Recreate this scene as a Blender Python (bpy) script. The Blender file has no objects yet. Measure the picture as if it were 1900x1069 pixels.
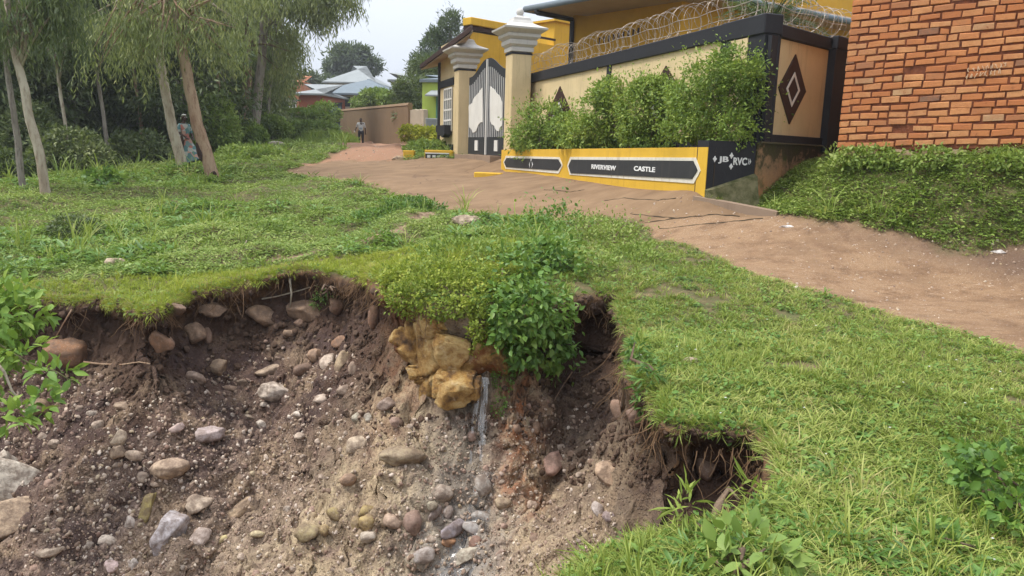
import bpy, math, random
import numpy as np
from mathutils import Vector, Matrix
from mathutils.bvhtree import BVHTree

sc = bpy.context.scene
COL = sc.collection
PI = math.pi
# ------------------------------------------------------------------ camera
F, PITCH, ROLL, EYE = 1400.0, 10.36, 0.03, 1.6
cam_d = bpy.data.cameras.new('camera')
cam = bpy.data.objects.new('camera', cam_d)
COL.objects.link(cam)
cam_d.sensor_width = 36.0
cam_d.lens = 36.0 * F / 1900.0
cam_d.clip_start, cam_d.clip_end = 0.05, 3000.0
CR = Matrix.Rotation(math.radians(90 - PITCH), 3, 'X') @ Matrix.Rotation(ROLL, 3, 'Z')
cam.matrix_world = Matrix.Translation((0, 0, EYE)) @ CR.to_4x4()
sc.camera = cam
# ------------------------------------------------------------------ sky, sun, exposure
SUN_EL, SUN_AZ = 62.0, -95.0          # azimuth clockwise from +Y, in degrees
w = bpy.data.worlds.new("World"); sc.world = w; w.use_nodes = True
nt = w.node_tree; nt.nodes.clear()
wo = nt.nodes.new('ShaderNodeOutputWorld'); bg = nt.nodes.new('ShaderNodeBackground')
sky = nt.nodes.new('ShaderNodeTexSky'); sky.sky_type = 'NISHITA'; sky.sun_disc = False
sky.sun_elevation = math.radians(SUN_EL); sky.sun_rotation = math.radians(SUN_AZ)
sky.air_density = 1.0; sky.dust_density = 4.0; sky.ozone_density = 1.0
hs = nt.nodes.new('ShaderNodeHueSaturation'); hs.inputs['Saturation'].default_value = 0.22
tc = nt.nodes.new('ShaderNodeTexCoord'); nz = nt.nodes.new('ShaderNodeTexNoise')
nz.inputs['Scale'].default_value = 2.2; nz.inputs['Detail'].default_value = 5
cr = nt.nodes.new('ShaderNodeMapRange')
cr.inputs['To Min'].default_value = 0.90; cr.inputs['To Max'].default_value = 1.08
mx = nt.nodes.new('ShaderNodeMix'); mx.data_type = 'RGBA'; mx.inputs[0].default_value = 0.6
mx.inputs[7].default_value = (8.4, 9.1, 10.4, 1)      # the even grey-white of the cloud deck
ml = nt.nodes.new('ShaderNodeVectorMath'); ml.operation = 'SCALE'
L = nt.links.new
L(sky.outputs[0], hs.inputs['Color']); L(hs.outputs[0], mx.inputs[6]); L(tc.outputs['Generated'], nz.inputs['Vector'])
L(nz.outputs[0], cr.inputs[0]); L(mx.outputs[2], ml.inputs[0]); L(cr.outputs[0], ml.inputs['Scale'])
# an overcast deck is about three times as bright overhead as near the horizon
sz = nt.nodes.new('ShaderNodeSeparateXYZ'); L(tc.outputs['Generated'], sz.inputs[0])
dk = nt.nodes.new('ShaderNodeMapRange'); dk.inputs['From Min'].default_value = 0.0; dk.inputs['From Max'].default_value = 1.0; dk.inputs['To Min'].default_value = 0.64; dk.inputs['To Max'].default_value = 1.45
L(sz.outputs[2], dk.inputs[0]); m2 = nt.nodes.new('ShaderNodeVectorMath'); m2.operation = 'SCALE'; L(ml.outputs[0], m2.inputs[0]); L(dk.outputs[0], m2.inputs['Scale'])
L(m2.outputs[0], bg.inputs['Color']); bg.inputs['Strength'].default_value = 0.09
L(bg.outputs[0], wo.inputs['Surface'])
sun_d = bpy.data.lights.new('sun', 'SUN'); sun_d.energy = 1.5; sun_d.angle = math.radians(12)
sun_d.color = (1.0, 0.95, 0.87)
sun = bpy.data.objects.new('sun', sun_d); COL.objects.link(sun)
_el, _az = math.radians(SUN_EL), math.radians(SUN_AZ)
sdir = Vector((math.sin(_az) * math.cos(_el), math.cos(_az) * math.cos(_el), math.sin(_el)))
sun.rotation_euler = sdir.to_track_quat('Z', 'Y').to_euler()
sc.view_settings.view_transform = 'Standard'; sc.view_settings.look = 'None'
sc.view_settings.gamma = 1.0; sc.view_settings.exposure = 1.1
sc.cycles.max_bounces = 5; sc.cycles.diffuse_bounces = 3; sc.cycles.transparent_max_bounces = 6
sc.cycles.use_denoising = True

# ------------------------------------------------------------------ helpers
def ray(px, py):
    return (CR @ Vector(((px - 950) / F, -(py - 534.5) / F, -1.0)))
CP = Vector((0, 0, EYE))
def P(px, py, Y):
    d = ray(px, py); return CP + d * (Y / d.y)
def hit(px, py, p0, n):
    d = ray(px, py); n = Vector(n)
    return CP + d * ((Vector(p0) - CP).dot(n) / d.dot(n))

def props(o, label=None, cat=None, group=None, kind=None):
    if label: o['label'] = label
    if cat: o['category'] = cat
    if group: o['group'] = group
    if kind: o['kind'] = kind
    elif cat: o['kind'] = 'thing'
    return o
def link(name, me, parent=None, mat=None):
    o = bpy.data.objects.new(name, me); COL.objects.link(o)
    if parent is not None: o.parent = parent
    if mat is not None and len(me.materials) == 0: me.materials.append(mat)
    return o
def thing(name, label, cat, loc=(0, 0, 0), group=None, rot=0.0):
    o = bpy.data.objects.new(name, None); COL.objects.link(o)
    o.location = loc; o.rotation_euler = (0, 0, rot); o.empty_display_size = 0.2
    return props(o, label, cat, group)
def mesh_np(name, V, faces, mat=None, parent=None, smooth=False, fattr=None, vattr=None, off=None):
    """faces: (n,k) array or a list of such arrays. Vertices are given in world space; `off` (the parent's location) is taken off"""
    V = np.asarray(V, dtype=np.float64)
    if off is not None: V = V - np.asarray(off, dtype=np.float64)
    if not isinstance(faces, list): faces = [faces]
    faces = [np.asarray(f, dtype=np.int32) for f in faces if len(f)]
    me = bpy.data.meshes.new(name)
    me.vertices.add(len(V)); me.vertices.foreach_set('co', V.astype(np.float32).ravel())
    lv = np.concatenate([f.ravel() for f in faces])
    tot = np.concatenate([np.full(len(f), f.shape[1], dtype=np.int32) for f in faces])
    st = np.concatenate([[0], np.cumsum(tot)[:-1]]).astype(np.int32)
    me.loops.add(len(lv)); me.loops.foreach_set('vertex_index', lv)
    me.polygons.add(len(tot)); me.polygons.foreach_set('loop_start', st)
    me.polygons.foreach_set('loop_total', tot)
    if smooth: me.polygons.foreach_set('use_smooth', np.ones(len(tot), dtype=bool))
    me.update(calc_edges=True)
    for k, a in (fattr or {}).items():
        at = me.attributes.new(k, 'FLOAT', 'FACE'); at.data.foreach_set('value', np.asarray(a, dtype=np.float32))
    for k, a in (vattr or {}).items():
        at = me.attributes.new(k, 'FLOAT', 'POINT'); at.data.foreach_set('value', np.asarray(a, dtype=np.float32))
    return link(name, me, parent, mat)

class MB:
    """collects boxes, prisms and tubes, then builds ONE mesh object"""
    def __init__(s): s.V = []; s.F = []; s.A = []; s.n = 0
    def add(s, V, Fs, a=0.0):
        s.V.append(np.asarray(V, float))
        for f in Fs: s.F.append([i + s.n for i in f]); s.A.append(a)
        s.n += len(V)
    def box(s, p, q, fr=None, a=0.0, bev=0.0):
        x0, y0, z0 = p; x1, y1, z1 = q
        if bev <= 0:
            V = [(x0,y0,z0),(x1,y0,z0),(x1,y1,z0),(x0,y1,z0),(x0,y0,z1),(x1,y0,z1),(x1,y1,z1),(x0,y1,z1)]
            Fs = [(0,3,2,1),(4,5,6,7),(0,1,5,4),(1,2,6,5),(2,3,7,6),(3,0,4,7)]
        else:
            b = bev; V = []; Fs = []
            def ring(z, i): return [(x0+i,y0+b,z),(x0+b,y0+i,z),(x1-b,y0+i,z),(x1-i,y0+b,z),(x1-i,y1-b,z),(x1-b,y1-i,z),(x0+b,y1-i,z),(x0+i,y1-b,z)]
            for z, i in ((z0, b), (z0+b, 0), (z1-b, 0), (z1, b)): V += ring(z, i if i else 0)
            for r in range(3):
                for k in range(8): Fs.append((r*8+k, r*8+(k+1)%8, (r+1)*8+(k+1)%8, (r+1)*8+k))
            Fs.append(tuple(range(7, -1, -1))); Fs.append(tuple(range(24, 32)))
        V = np.array(V, float)
        if fr is not None: V = fr(V)
        s.add(V, Fs, a); return s
    def prism(s, poly, d0, d1, fr=None, a=0.0):
        """poly: list of (u,z), extruded along the frame's normal from d0 to d1 (frame coordinates (u, d, z))"""
        n = len(poly)
        V = np.array([(u, d0, z) for u, z in poly] + [(u, d1, z) for u, z in poly], float)
        Fs = [tuple(range(n)), tuple(range(2*n-1, n-1, -1))] + [(i, i+n, (i+1) % n + n, (i+1) % n) for i in range(n)]
        if fr is not None: V = fr(V)
        s.add(V, Fs, a); return s
    def plan(s, poly, z0, z1, a=0.0):
        n = len(poly)
        V = [(x, y, z0) for x, y in poly] + [(x, y, z1) for x, y in poly]
        Fs = [tuple(range(n-1, -1, -1)), tuple(range(n, 2*n))] + [(i, (i+1) % n, (i+1) % n + n, i+n) for i in range(n)]
        s.add(V, Fs, a); return s
    def tube(s, pts, rad, seg=8, a=0.0, caps=True):
        V, Fs = tube_np(pts, rad, seg, caps); s.add(V, Fs, a); return s
    def build(s, name, mat, parent=None, off=None, smooth=False):
        V = np.concatenate(s.V)
        if off is not None: V = V - np.asarray(off, float)
        me = bpy.data.meshes.new(name)
        me.from_pydata(V.tolist(), [], s.F); me.update()
        at = me.attributes.new('rnd', 'FLOAT', 'FACE'); at.data.foreach_set('value', np.array(s.A, dtype=np.float32))
        if smooth: me.polygons.foreach_set('use_smooth', np.ones(len(s.F), dtype=bool))
        return link(name, me, parent, mat)

def tube_np(pts, rad, seg=8, caps=True, rough=0.0, seed=0):
    pts = np.asarray(pts, float); n = len(pts)
    rad = np.broadcast_to(np.asarray(rad, float), (n,)) if np.ndim(rad) else np.full(n, float(rad))
    t = np.gradient(pts, axis=0); t /= np.linalg.norm(t, axis=1)[:, None] + 1e-9
    up = np.array([0, 0, 1.0]) if abs(t[0][2]) < 0.9 else np.array([1.0, 0, 0])
    u = np.cross(t[0], up); u /= np.linalg.norm(u)
    rs = np.random.RandomState(seed); V = []
    for i in range(n):
        u = u - t[i] * np.dot(u, t[i]); u /= np.linalg.norm(u) + 1e-9
        v = np.cross(t[i], u)
        for k in range(seg):
            a = 2 * PI * k / seg
            r = rad[i] * (1 + (rough * rs.uniform(-1, 1) if rough else 0))
            V.append(pts[i] + (u * math.cos(a) + v * math.sin(a)) * r)
    Fs = [(i*seg+k, i*seg+(k+1) % seg, (i+1)*seg+(k+1) % seg, (i+1)*seg+k) for i in range(n-1) for k in range(seg)]
    if caps: Fs += [tuple(range(seg-1, -1, -1)), tuple(range((n-1)*seg, n*seg))]
    return V, Fs

def frame(o, u, n=None):
    """maps (u, d, z) to the world: u along the wall, d out of its face, z up"""
    o = np.array(o, float); u = np.array([u[0], u[1], 0.0]); u /= np.linalg.norm(u)
    nn = np.array([u[1], -u[0], 0.0]) if n is None else np.array([n[0], n[1], 0.0]) / np.hypot(n[0], n[1])
    def f(V):
        V = np.asarray(V, float); return o + V[:, :1] * u + V[:, 1:2] * nn + V[:, 2:3] * np.array([0, 0, 1.0])
    f.o, f.u, f.n = o, u, nn
    return f
def uz(fr, px, py, d=0.0):
    """pixel of the photo to (u, z) on the face of a wall (used only to read sizes off the photo)"""
    p = np.array(hit(px, py, fr.o + fr.n * d, fr.n)); return float(np.dot(p - fr.o, fr.u)), float(p[2] - fr.o[2])

# numpy value noise
def _h(ix, iy, iz, seed):
    n = (ix.astype(np.int64) * 374761393 + iy.astype(np.int64) * 668265263 + iz.astype(np.int64) * 2147483647 + seed * 1274126177) & 0xffffffff
    n = ((n ^ (n >> 13)) * 1274126177) & 0xffffffff
    n = ((n ^ (n >> 16)) * 2246822519) & 0xffffffff
    return ((n ^ (n >> 15)) & 0xffffff) / float(0xffffff)
def vnoise(x, y, z=None, seed=0):
    x = np.asarray(x, float); y = np.asarray(y, float); z = np.zeros_like(x) if z is None else np.asarray(z, float)
    ix, iy, iz = np.floor(x), np.floor(y), np.floor(z); fx, fy, fz = x-ix, y-iy, z-iz
    fx, fy, fz = fx*fx*(3-2*fx), fy*fy*(3-2*fy), fz*fz*(3-2*fz); r = 0
    for a in (0, 1):
        for b in (0, 1):
            for c in (0, 1):
                r = r + _h(ix+a, iy+b, iz+c, seed) * (fx if a else 1-fx) * (fy if b else 1-fy) * (fz if c else 1-fz)
    return r * 2 - 1
def fbm(x, y, z=None, oct=4, seed=0, gain=0.5):
    r = 0; a = 1.0; s = 1.0; t = 0
    x = np.asarray(x, float); y = np.asarray(y, float)
    z = None if z is None else np.asarray(z, float)
    for o in range(oct):
        r = r + a * vnoise(x*s + 17.3*o, y*s - 9.1*o, None if z is None else z*s + 5.7*o, seed + o); t += a
        a *= gain; s *= 2.03
    return r / t

# ------------------------------------------------------------------ materials
def mat_new(name):
    m = bpy.data.materials.new(name); m.use_nodes = True
    n = m.node_tree; b = n.nodes['Principled BSDF']; b.inputs['Roughness'].default_value = 0.85
    b.inputs['Specular IOR Level'].default_value = 0.25
    return m, n, b
def N(n, t, **k):
    x = n.nodes.new(t)
    for a, v in k.items():
        if hasattr(x, a): setattr(x, a, v)
        else: x.inputs[a.replace('_', ' ')].default_value = v
    return x
def ramp(n, stops, inp=None):
    r = n.nodes.new('ShaderNodeValToRGB'); e = r.color_ramp.elements
    while len(e) > 1: e.remove(e[0])
    e[0].position = stops[0][0]; e[0].color = (*stops[0][1], 1)
    for p, c in stops[1:]:
        k = e.new(p); k.color = (*c, 1)
    if inp is not None: n.links.new(inp, r.inputs[0])
    return r
def mixc(n, fac, a, b, mode='MIX'):
    m = n.nodes.new('ShaderNodeMix'); m.data_type = 'RGBA'; m.blend_type = mode
    for s, v in ((m.inputs[0], fac), (m.inputs[6], a), (m.inputs[7], b)):
        if hasattr(v, 'links'): n.links.new(v, s)
        elif isinstance(v, (int, float)): s.default_value = v
        else: s.default_value = (*v, 1)
    return m.outputs[2]
def noise(n, scale, detail=5, rough=0.55, vec=None, dist=0.0):
    t = n.nodes.new('ShaderNodeTexNoise'); t.inputs['Scale'].default_value = scale
    t.inputs['Detail'].default_value = detail; t.inputs['Roughness'].default_value = rough; t.inputs['Distortion'].default_value = dist
    if vec is not None: n.links.new(vec, t.inputs['Vector'])
    return t.outputs[0]
def pos(n):
    return n.nodes.new('ShaderNodeNewGeometry').outputs['Position']
def bump(n, b, h, strength=0.5, dist=0.02):
    u = n.nodes.new('ShaderNodeBump'); u.inputs['Strength'].default_value = strength; u.inputs['Distance'].default_value = dist
    n.links.new(h, u.inputs['Height']); n.links.new(u.outputs[0], b.inputs['Normal'])
def maprange(n, inp, a, b, c=0.0, d=1.0):
    m = n.nodes.new('ShaderNodeMapRange'); n.links.new(inp, m.inputs[0])
    for i, v in enumerate((a, b, c, d)): m.inputs[i+1].default_value = v
    return m.outputs[0]
def mathn(n, op, a, b=None):
    m = n.nodes.new('ShaderNodeMath'); m.operation = op
    for i, v in enumerate((a, b)):
        if v is None: continue
        if hasattr(v, 'links'): n.links.new(v, m.inputs[i])
        else: m.inputs[i].default_value = v
    return m.outputs[0]
def attr(n, name):
    a = n.nodes.new('ShaderNodeAttribute'); a.attribute_name = name; return a.outputs['Fac']

def wall_paint(name, col, dirt=(0.16, 0.10, 0.06), amt=0.5, rough=0.8, scale=1.6):
    """painted plaster with faint patches, rain streaks and a little roughness"""
    m, n, b = mat_new(name); p = pos(n)
    c1 = tuple(x * 0.86 for x in col)
    base = mixc(n, maprange(n, noise(n, scale, 6, 0.6, p), 0.35, 0.7), col, c1)
    mp = N(n, 'ShaderNodeMapping'); mp.inputs['Scale'].default_value = (5, 5, 0.5); n.links.new(p, mp.inputs[0])
    st = maprange(n, noise(n, 1.6, 5, 0.65, mp.outputs[0]), 0.55, 0.85, 0, amt)
    sp = maprange(n, noise(n, 28, 3, 0.6, p), 0.62, 0.8, 0, amt * 0.6)
    c = mixc(n, st, base, dirt); c = mixc(n, sp, c, dirt)
    n.links.new(c, b.inputs['Base Color']); b.inputs['Roughness'].default_value = rough
    bump(n, b, noise(n, 40, 4, 0.6, p), 0.25, 0.01)
    return m
def leaf_mat(name, stops, trans=0.35, scale=1.5, rough=0.55):
    """leaf colour varies leaf by leaf and in soft patches; some light passes through"""
    m, n, b = mat_new(name)
    g = n.nodes.new('ShaderNodeNewGeometry'); oi = n.nodes.new('ShaderNodeObjectInfo')
    rn = mathn(n, 'ADD', mathn(n, 'MULTIPLY', g.outputs['Random Per Island'], 0.5), mathn(n, 'MULTIPLY', oi.outputs['Random'], 0.2))
    pn = maprange(n, noise(n, scale, 4, 0.6, g.outputs['Position']), 0.3, 0.7, 0.0, 0.45)
    r = ramp(n, stops, mathn(n, 'ADD', rn, pn))
    b.inputs['Roughness'].default_value = rough; b.inputs['Specular IOR Level'].default_value = 0.3
    n.links.new(r.outputs[0], b.inputs['Base Color'])
    t = n.nodes.new('ShaderNodeBsdfTranslucent'); ms = n.nodes.new('ShaderNodeMixShader')
    n.links.new(mixc(n, 0.5, r.outputs[0], (0.30, 0.42, 0.05)), t.inputs['Color'])
    ms.inputs[0].default_value = trans
    n.links.new(b.outputs[0], ms.inputs[1]); n.links.new(t.outputs[0], ms.inputs[2])
    n.links.new(ms.outputs[0], n.nodes['Material Output'].inputs['Surface'])
    return m

import bmesh
_ico = {}
def ico(sub):
    if sub not in _ico:
        bm = bmesh.new(); bmesh.ops.create_icosphere(bm, subdivisions=sub, radius=1.0)
        _ico[sub] = (np.array([v.co[:] for v in bm.verts]), np.array([[v.index for v in f.verts] for f in bm.faces])); bm.free()
    return _ico[sub]
# ================================================================== GROUND
CTRL = [  # (px, py, distance) read off the photo
 (530,322,24),(660,300,28),(669,276,45),(690,256,58),(745,296,27),(700,338,19),(810,388,15),(900,403,14),(1050,402,13.4),(1200,427,11.4),
 (1300,480,9.5),(1470,532,8.0),(1650,592,6.9),(1900,648,6.0),(960,291,22),(870,291,26),(930,318,21.6),(1120,336,15.6),(1312,358,11.7),(1215,347.5,13.45),(1260,352.5,12.6),(1165,342,14.5),(1250,380,11.7),(1180,368,13.0),(1020,326,18.2),(1400,388,11.6),
 (1440,397,10.9),(1560,425,10.0),(1700,450,9.5),(1900,475,9.0),(1600,307,11.2),(1900,318,9.75),(1750,312,10.45),(1490,345,11.75),(1560,296,11.9),
 (1150,480,8.8),(1100,560,7.0),(1190,690,5.0),(1060,470,8.6),(400,535,9.0),(100,560,8.8),(250,550,8.8),(700,512,9.0),(560,505,9.0),
 (-150,560,8.8),(-300,400,14),(0,400,15),(300,425,14),(500,405,15),(600,362,18),(400,338,22),(60,358,18),(200,330,22),(340,314,24),(-200,350,18),
 (452,264,35),(520,278,30),(500,302,26),(640,264,46),(560,480,10.4),(650,455,11.0),(760,425,12.2),(800,470,8.2),(900,455,9.2),(300,270,34),(100,300,30),(180,470,11),
]
PLAN = [(0,0,0),(1.2,1.2,0),(1.2,2.8,0),(2.5,2.5,0.0),(4,3,0.06),(1.6,4.2,0.05),(3,5,0.12),(6,4,0.25),(9,5,.7),(-4,0,-0.35),(-9,0,-.6),(0,-6,-.1),(8,-4,.2),(-9,4,-.6),(-10,8.5,-.6),
 (-14,28,.6),(-20,45,1.4),(-30,20,-.6),(-28,60,2.0),(4,20,1.5),(7,16,1.5),(6,30,1.9),(12,24,2.0),(14,14,1.9),(2,40,2.2),(-8,70,2.8),(10,60,3.0),(-30,100,3.5),(0,120,4),(40,80,3.5),
 (40,20,2),(40,-20,1),(-40,-20,-1.5),(-60,40,0),(-60,110,3),(60,140,4),(0,-60,-1)]
cp = [tuple(P(*c)) for c in CTRL] + [(x, y, z) for x, y, z in PLAN]
cp = np.array(cp)
def _ker(d2): return np.sqrt(d2 + 0.35)
_K = _ker(((cp[:, None, :2] - cp[None, :, :2]) ** 2).sum(-1)) + np.eye(len(cp)) * -0.02
_Pm = np.c_[np.ones(len(cp)), cp[:, :2]]
_A = np.block([[_K, _Pm], [_Pm.T, np.zeros((3, 3))]])
_w = np.linalg.solve(_A, np.r_[cp[:, 2], 0, 0, 0])
def H0(x, y):
    x = np.asarray(x, float); y = np.asarray(y, float); sh = x.shape; x = x.ravel(); y = y.ravel()
    xc = np.clip(x, -75, 75); yc = np.clip(y, -70, 170); out = np.empty(len(x))
    for i in range(0, len(x), 20000):
        a, b = xc[i:i+20000], yc[i:i+20000]
        k = _ker((a[:, None] - cp[None, :, 0])**2 + (b[:, None] - cp[None, :, 1])**2)
        out[i:i+20000] = k @ _w[:-3] + _w[-3] + _w[-2]*a + _w[-1]*b
    return out.reshape(sh)
def g0(px, py):
    """where the sight line of a pixel meets the undisturbed ground"""
    d = ray(px, py); t = np.concatenate([np.linspace(1.5, 30, 500), np.linspace(30.1, 120, 400)])
    X, Y, Z = t*d.x/d.y, t, EYE + t*d.z/d.y
    f = Z - H0(X, Y); k = np.argmax(f < 0)
    if not (f < 0).any(): k = len(t) - 1
    return float(X[k]), float(Y[k])
def poly_sd(x, y, poly):
    """signed distance (inside positive) and the nearest point on the outline"""
    x = np.asarray(x, float).ravel(); y = np.asarray(y, float).ravel(); best = np.full(len(x), 1e18); nx = np.zeros(len(x)); ny = np.zeros(len(x))
    ins = np.zeros(len(x), bool); n = len(poly)
    for i in range(n):
        (ax, ay), (bx, by) = poly[i], poly[(i+1) % n]; dx, dy = bx-ax, by-ay
        t = np.clip(((x-ax)*dx + (y-ay)*dy) / (dx*dx+dy*dy+1e-12), 0, 1); qx, qy = ax+t*dx, ay+t*dy
        d = (x-qx)**2 + (y-qy)**2; m = d < best; best[m] = d[m]; nx[m] = qx[m]; ny[m] = qy[m]
        c = (ay > y) != (by > y)
        with np.errstate(divide='ignore', invalid='ignore'):
            ins ^= c & (x < dx*(y-ay)/(dy if dy else 1e-12) + ax)
    return np.where(ins, 1, -1) * np.sqrt(best), nx, ny

RIM_PX = [(-60,562),(60,560),(130,556),(200,552),(290,574),(335,545),(440,520),(540,503),(640,510),(700,508),(716,530),(742,548),(790,556),(870,560),(925,558),
          (975,556),(1030,550),(1075,546),(1150,543),(1162,600),(1186,680),(1220,730),(1250,790),(1330,795),(1425,805),(1438,850)]
RIM = [g0(*p) for p in RIM_PX]
RIM += [(1.37, 3.36), (1.08, 3.10), (0.62, 2.92), (0.40, 2.78), (0.16, 2.50), (0.0, 2.15), (-0.6, 1.85), (-2.5, 1.5), (-6, 1.4), (-9.5, 3.5), (-9.5, 7.5)]
prof_s = np.array([-9, 0, .05, .09, .14, .20, .30, .40, .60, 1.0, 1.6, 2.6, 4.0, 9.0])
prof_o = np.array([-9, 0, .07, .06, -.07, -.08, .06, .30, .60, 1.0, 1.6, 2.6, 4.0, 9.0])
prof_d = np.array([0, 0, .045, .12, .22, .42, .74, .98, 1.26, 1.68, 2.18, 2.78, 3.25, 3.4])

def plan_poly(px): return [g0(*p) if isinstance(p, tuple) else p for p in px]
APRON = plan_poly([(505,324),(560,310),(640,301),(745,297),(865,292),(875,285),(940,285),(940,315),(1100,328),(1312,350),(1300,368),(1430,398),(1430,408),(1200,424),(1180,411),(1100,405),(1000,402),(900,405),(820,396),(780,372),(700,347),(600,334)])
ROAD = plan_poly([(1165,400),(1430,400),(1500,412),(1600,428),(1700,452),(1800,468),(1900,482),(2300,540),(2600,900),(2300,800),(1900,650),(1800,618),(1650,590),(1560,560),(1470,535),(1400,508),(1300,475),(1215,432)])
TRACK = plan_poly([(505,324),(600,296),(640,282),(648,266),(675,250),(700,247),(765,262),(790,278),(745,298),(640,303),(560,312)])
TRAIL = plan_poly([(500,478),(560,471),(650,447),(770,417),(800,400),(812,404),(770,427),(655,458),(560,482),(500,486)])
# the grid: fine over the gully, coarse far away
def axis(lo, hi, step, far, g=1.09):
    a = [lo]; s = step
    while a[0] > -far: s *= g; a.insert(0, a[0]-s)
    m = list(np.arange(lo + step, hi, step)); b = [hi]; s = step
    far_b = far
    while b[-1] < far_b: s *= g; b.append(b[-1]+s)
    return np.array(a + m + b)
gx = axis(-6.2, 1.9, 0.019, 500, 1.08); gy = axis(2.2, 9.5, 0.018, 500, 1.05)
GX, GY = np.meshgrid(gx, gy); nx_, ny_ = len(gx), len(gy)
X, Y = GX.ravel(), GY.ravel()
near = (np.abs(X) < 60) & (Y < 90) & (Y > -20)
Z = H0(X, Y)
Zn = np.where(near, fbm(X*0.8, Y*0.8, oct=3, seed=3) * 0.05, 0); Zn = Zn + np.where((X < 1) & (Y > 9.4) & near, fbm(X*1.1, Y*1.1, oct=3, seed=303)*.20*np.clip((Y-9.4)/1.5, 0, 1), 0); Z += Zn
sd, qx, qy = poly_sd(X, Y, RIM)
sdn = sd + np.where(np.abs(sd) < 3, fbm(X*1.5, Y*1.5, oct=4, seed=11) * 0.13, 0)
inx, iny = (X - qx) * np.sign(sd), (Y - qy) * np.sign(sd); ln = np.hypot(inx, iny) + 1e-6; inx /= ln; iny /= ln
ss = np.clip(sdn, -9, 9)
off = np.interp(ss, prof_s, prof_o) - ss
steep = 1 + 0.30 * fbm(X*0.6, Y*0.6, oct=2, seed=21) + .30*np.clip((X-.1)/.5, 0, 1)*np.clip((7.2-Y)/1.0, 0, 1)
D = np.interp(ss, prof_s, prof_d) * np.where(ss > .15, steep, 1)
wgt = np.clip(ss / 0.15, 0, 1)
off = np.where((ss > 0) & (ss < .6), off, 0) * np.clip(1.0 + 0.8*fbm(X*0.9+50, Y*0.9, oct=2, seed=5), .1, 1.7)
# ribs and gullies washed into the bank, running down the slope
PX_, PY_, PZ_ = X.copy(), Y.copy(), Z.copy()
PX_ += inx * off; PY_ += iny * off
Zr = -D
rg = fbm(X*3.0, Y*3.0, oct=3, seed=33); r2 = fbm(X*9, Y*9, D*15, oct=3, seed=44); r3 = fbm(X*26, Y*26, D*34, oct=2, seed=45)
cell = np.abs(fbm(X*5, Y*5, D*3, oct=3, seed=61))
rid = 1 - 2*np.abs(fbm(X*11, Y*11, D*17, oct=3, seed=52)); rid2 = 1 - 2*np.abs(vnoise(X*24, Y*24, D*34, seed=53))
Zr += wgt * (rg * 0.12 + r2 * 0.085 + r3 * 0.03 - 0.12 * (0.25 - cell) + (rid-.5)*.055 + (rid2-.4)*.022)
PX_ += wgt * (fbm(X*4, Y*4, D*8, oct=4, seed=70, gain=.6) * 0.12 + vnoise(X*15, Y*15, D*30, seed=72)*.014); PY_ += wgt * (fbm(X*4+9, Y*4, D*8, oct=4, seed=71, gain=.6) * 0.12 + vnoise(X*15, Y*15, D*30, seed=73)*.014)
# channel where the water runs away from the outfall
CH = [g0(885,640)] ; cx = np.array([-0.27, -0.30, -0.38, -0.55, -0.85, -1.3]); cy = np.array([6.9, 6.2, 5.6, 4.9, 4.2, 3.2])
dch = np.full(len(X), 9.0)
for i in range(len(cx)-1):
    dx, dy = cx[i+1]-cx[i], cy[i+1]-cy[i]; t = np.clip(((X-cx[i])*dx+(Y-cy[i])*dy)/(dx*dx+dy*dy), 0, 1)
    dch = np.minimum(dch, np.hypot(X-cx[i]-t*dx, Y-cy[i]-t*dy))
Zr -= wgt * 0.22 * np.exp(-(dch/0.38)**2)
PZ_ += Zr
m_soil = np.clip(sdn / 0.05 + 0.2, 0, 1)
def mask(poly, soft=0.15, nz=0.25, sc_=1.2, seed=1):
    s, _, _ = poly_sd(X, Y, poly)
    s = s + np.where(np.abs(s) < 4, fbm(X*sc_, Y*sc_, oct=4, seed=seed) * nz, 0)
    return np.clip(s/soft + 0.5, 0, 1)
m_apron = mask(APRON, 0.06, 0.05, 2.5, 5); m_road = mask(ROAD, 0.12, 0.28, 1.3, 6)
m_track = mask(TRACK, 0.4, 0.6, 0.6, 7); m_trail = mask(TRAIL, 0.2, 0.35, 1.6, 8)
# hard surfaces are flatter; the trodden road has small ruts and scuffs
road_any = np.maximum(m_apron, np.maximum(m_road, m_track))
PZ_ += m_apron * (1 - m_road) * 0.03 - Zn * m_apron * .85
PZ_ += m_road * (1-m_apron) * (fbm(X*1.2, Y*2.5, oct=3, seed=81) * 0.012 + np.abs(fbm(X*7, Y*7, oct=2, seed=82)) * 0.006)
Vg = np.c_[PX_, PY_, PZ_]
idx = np.arange(nx_*ny_).reshape(ny_, nx_)
Fg = np.c_[idx[:-1, :-1].ravel(), idx[:-1, 1:].ravel(), idx[1:, 1:].ravel(), idx[1:, :-1].ravel()]

gm, n, b = mat_new('ground'); p = pos(n)
sxyz = N(n, 'ShaderNodeSeparateXYZ'); n.links.new(p, sxyz.inputs[0])
# turf soil under the grass
nA = noise(n, 0.8, 6, 0.6, p); nB = noise(n, 12, 6, 0.65, p); nC = noise(n, 55, 4, 0.6, p)
turf = mixc(n, maprange(n, nB, .4, .65), (0.085, 0.085, 0.032), (0.15, 0.105, 0.055))
turf = mixc(n, maprange(n, nA, .55, .75), turf, (0.10, 0.13, 0.035))
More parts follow.
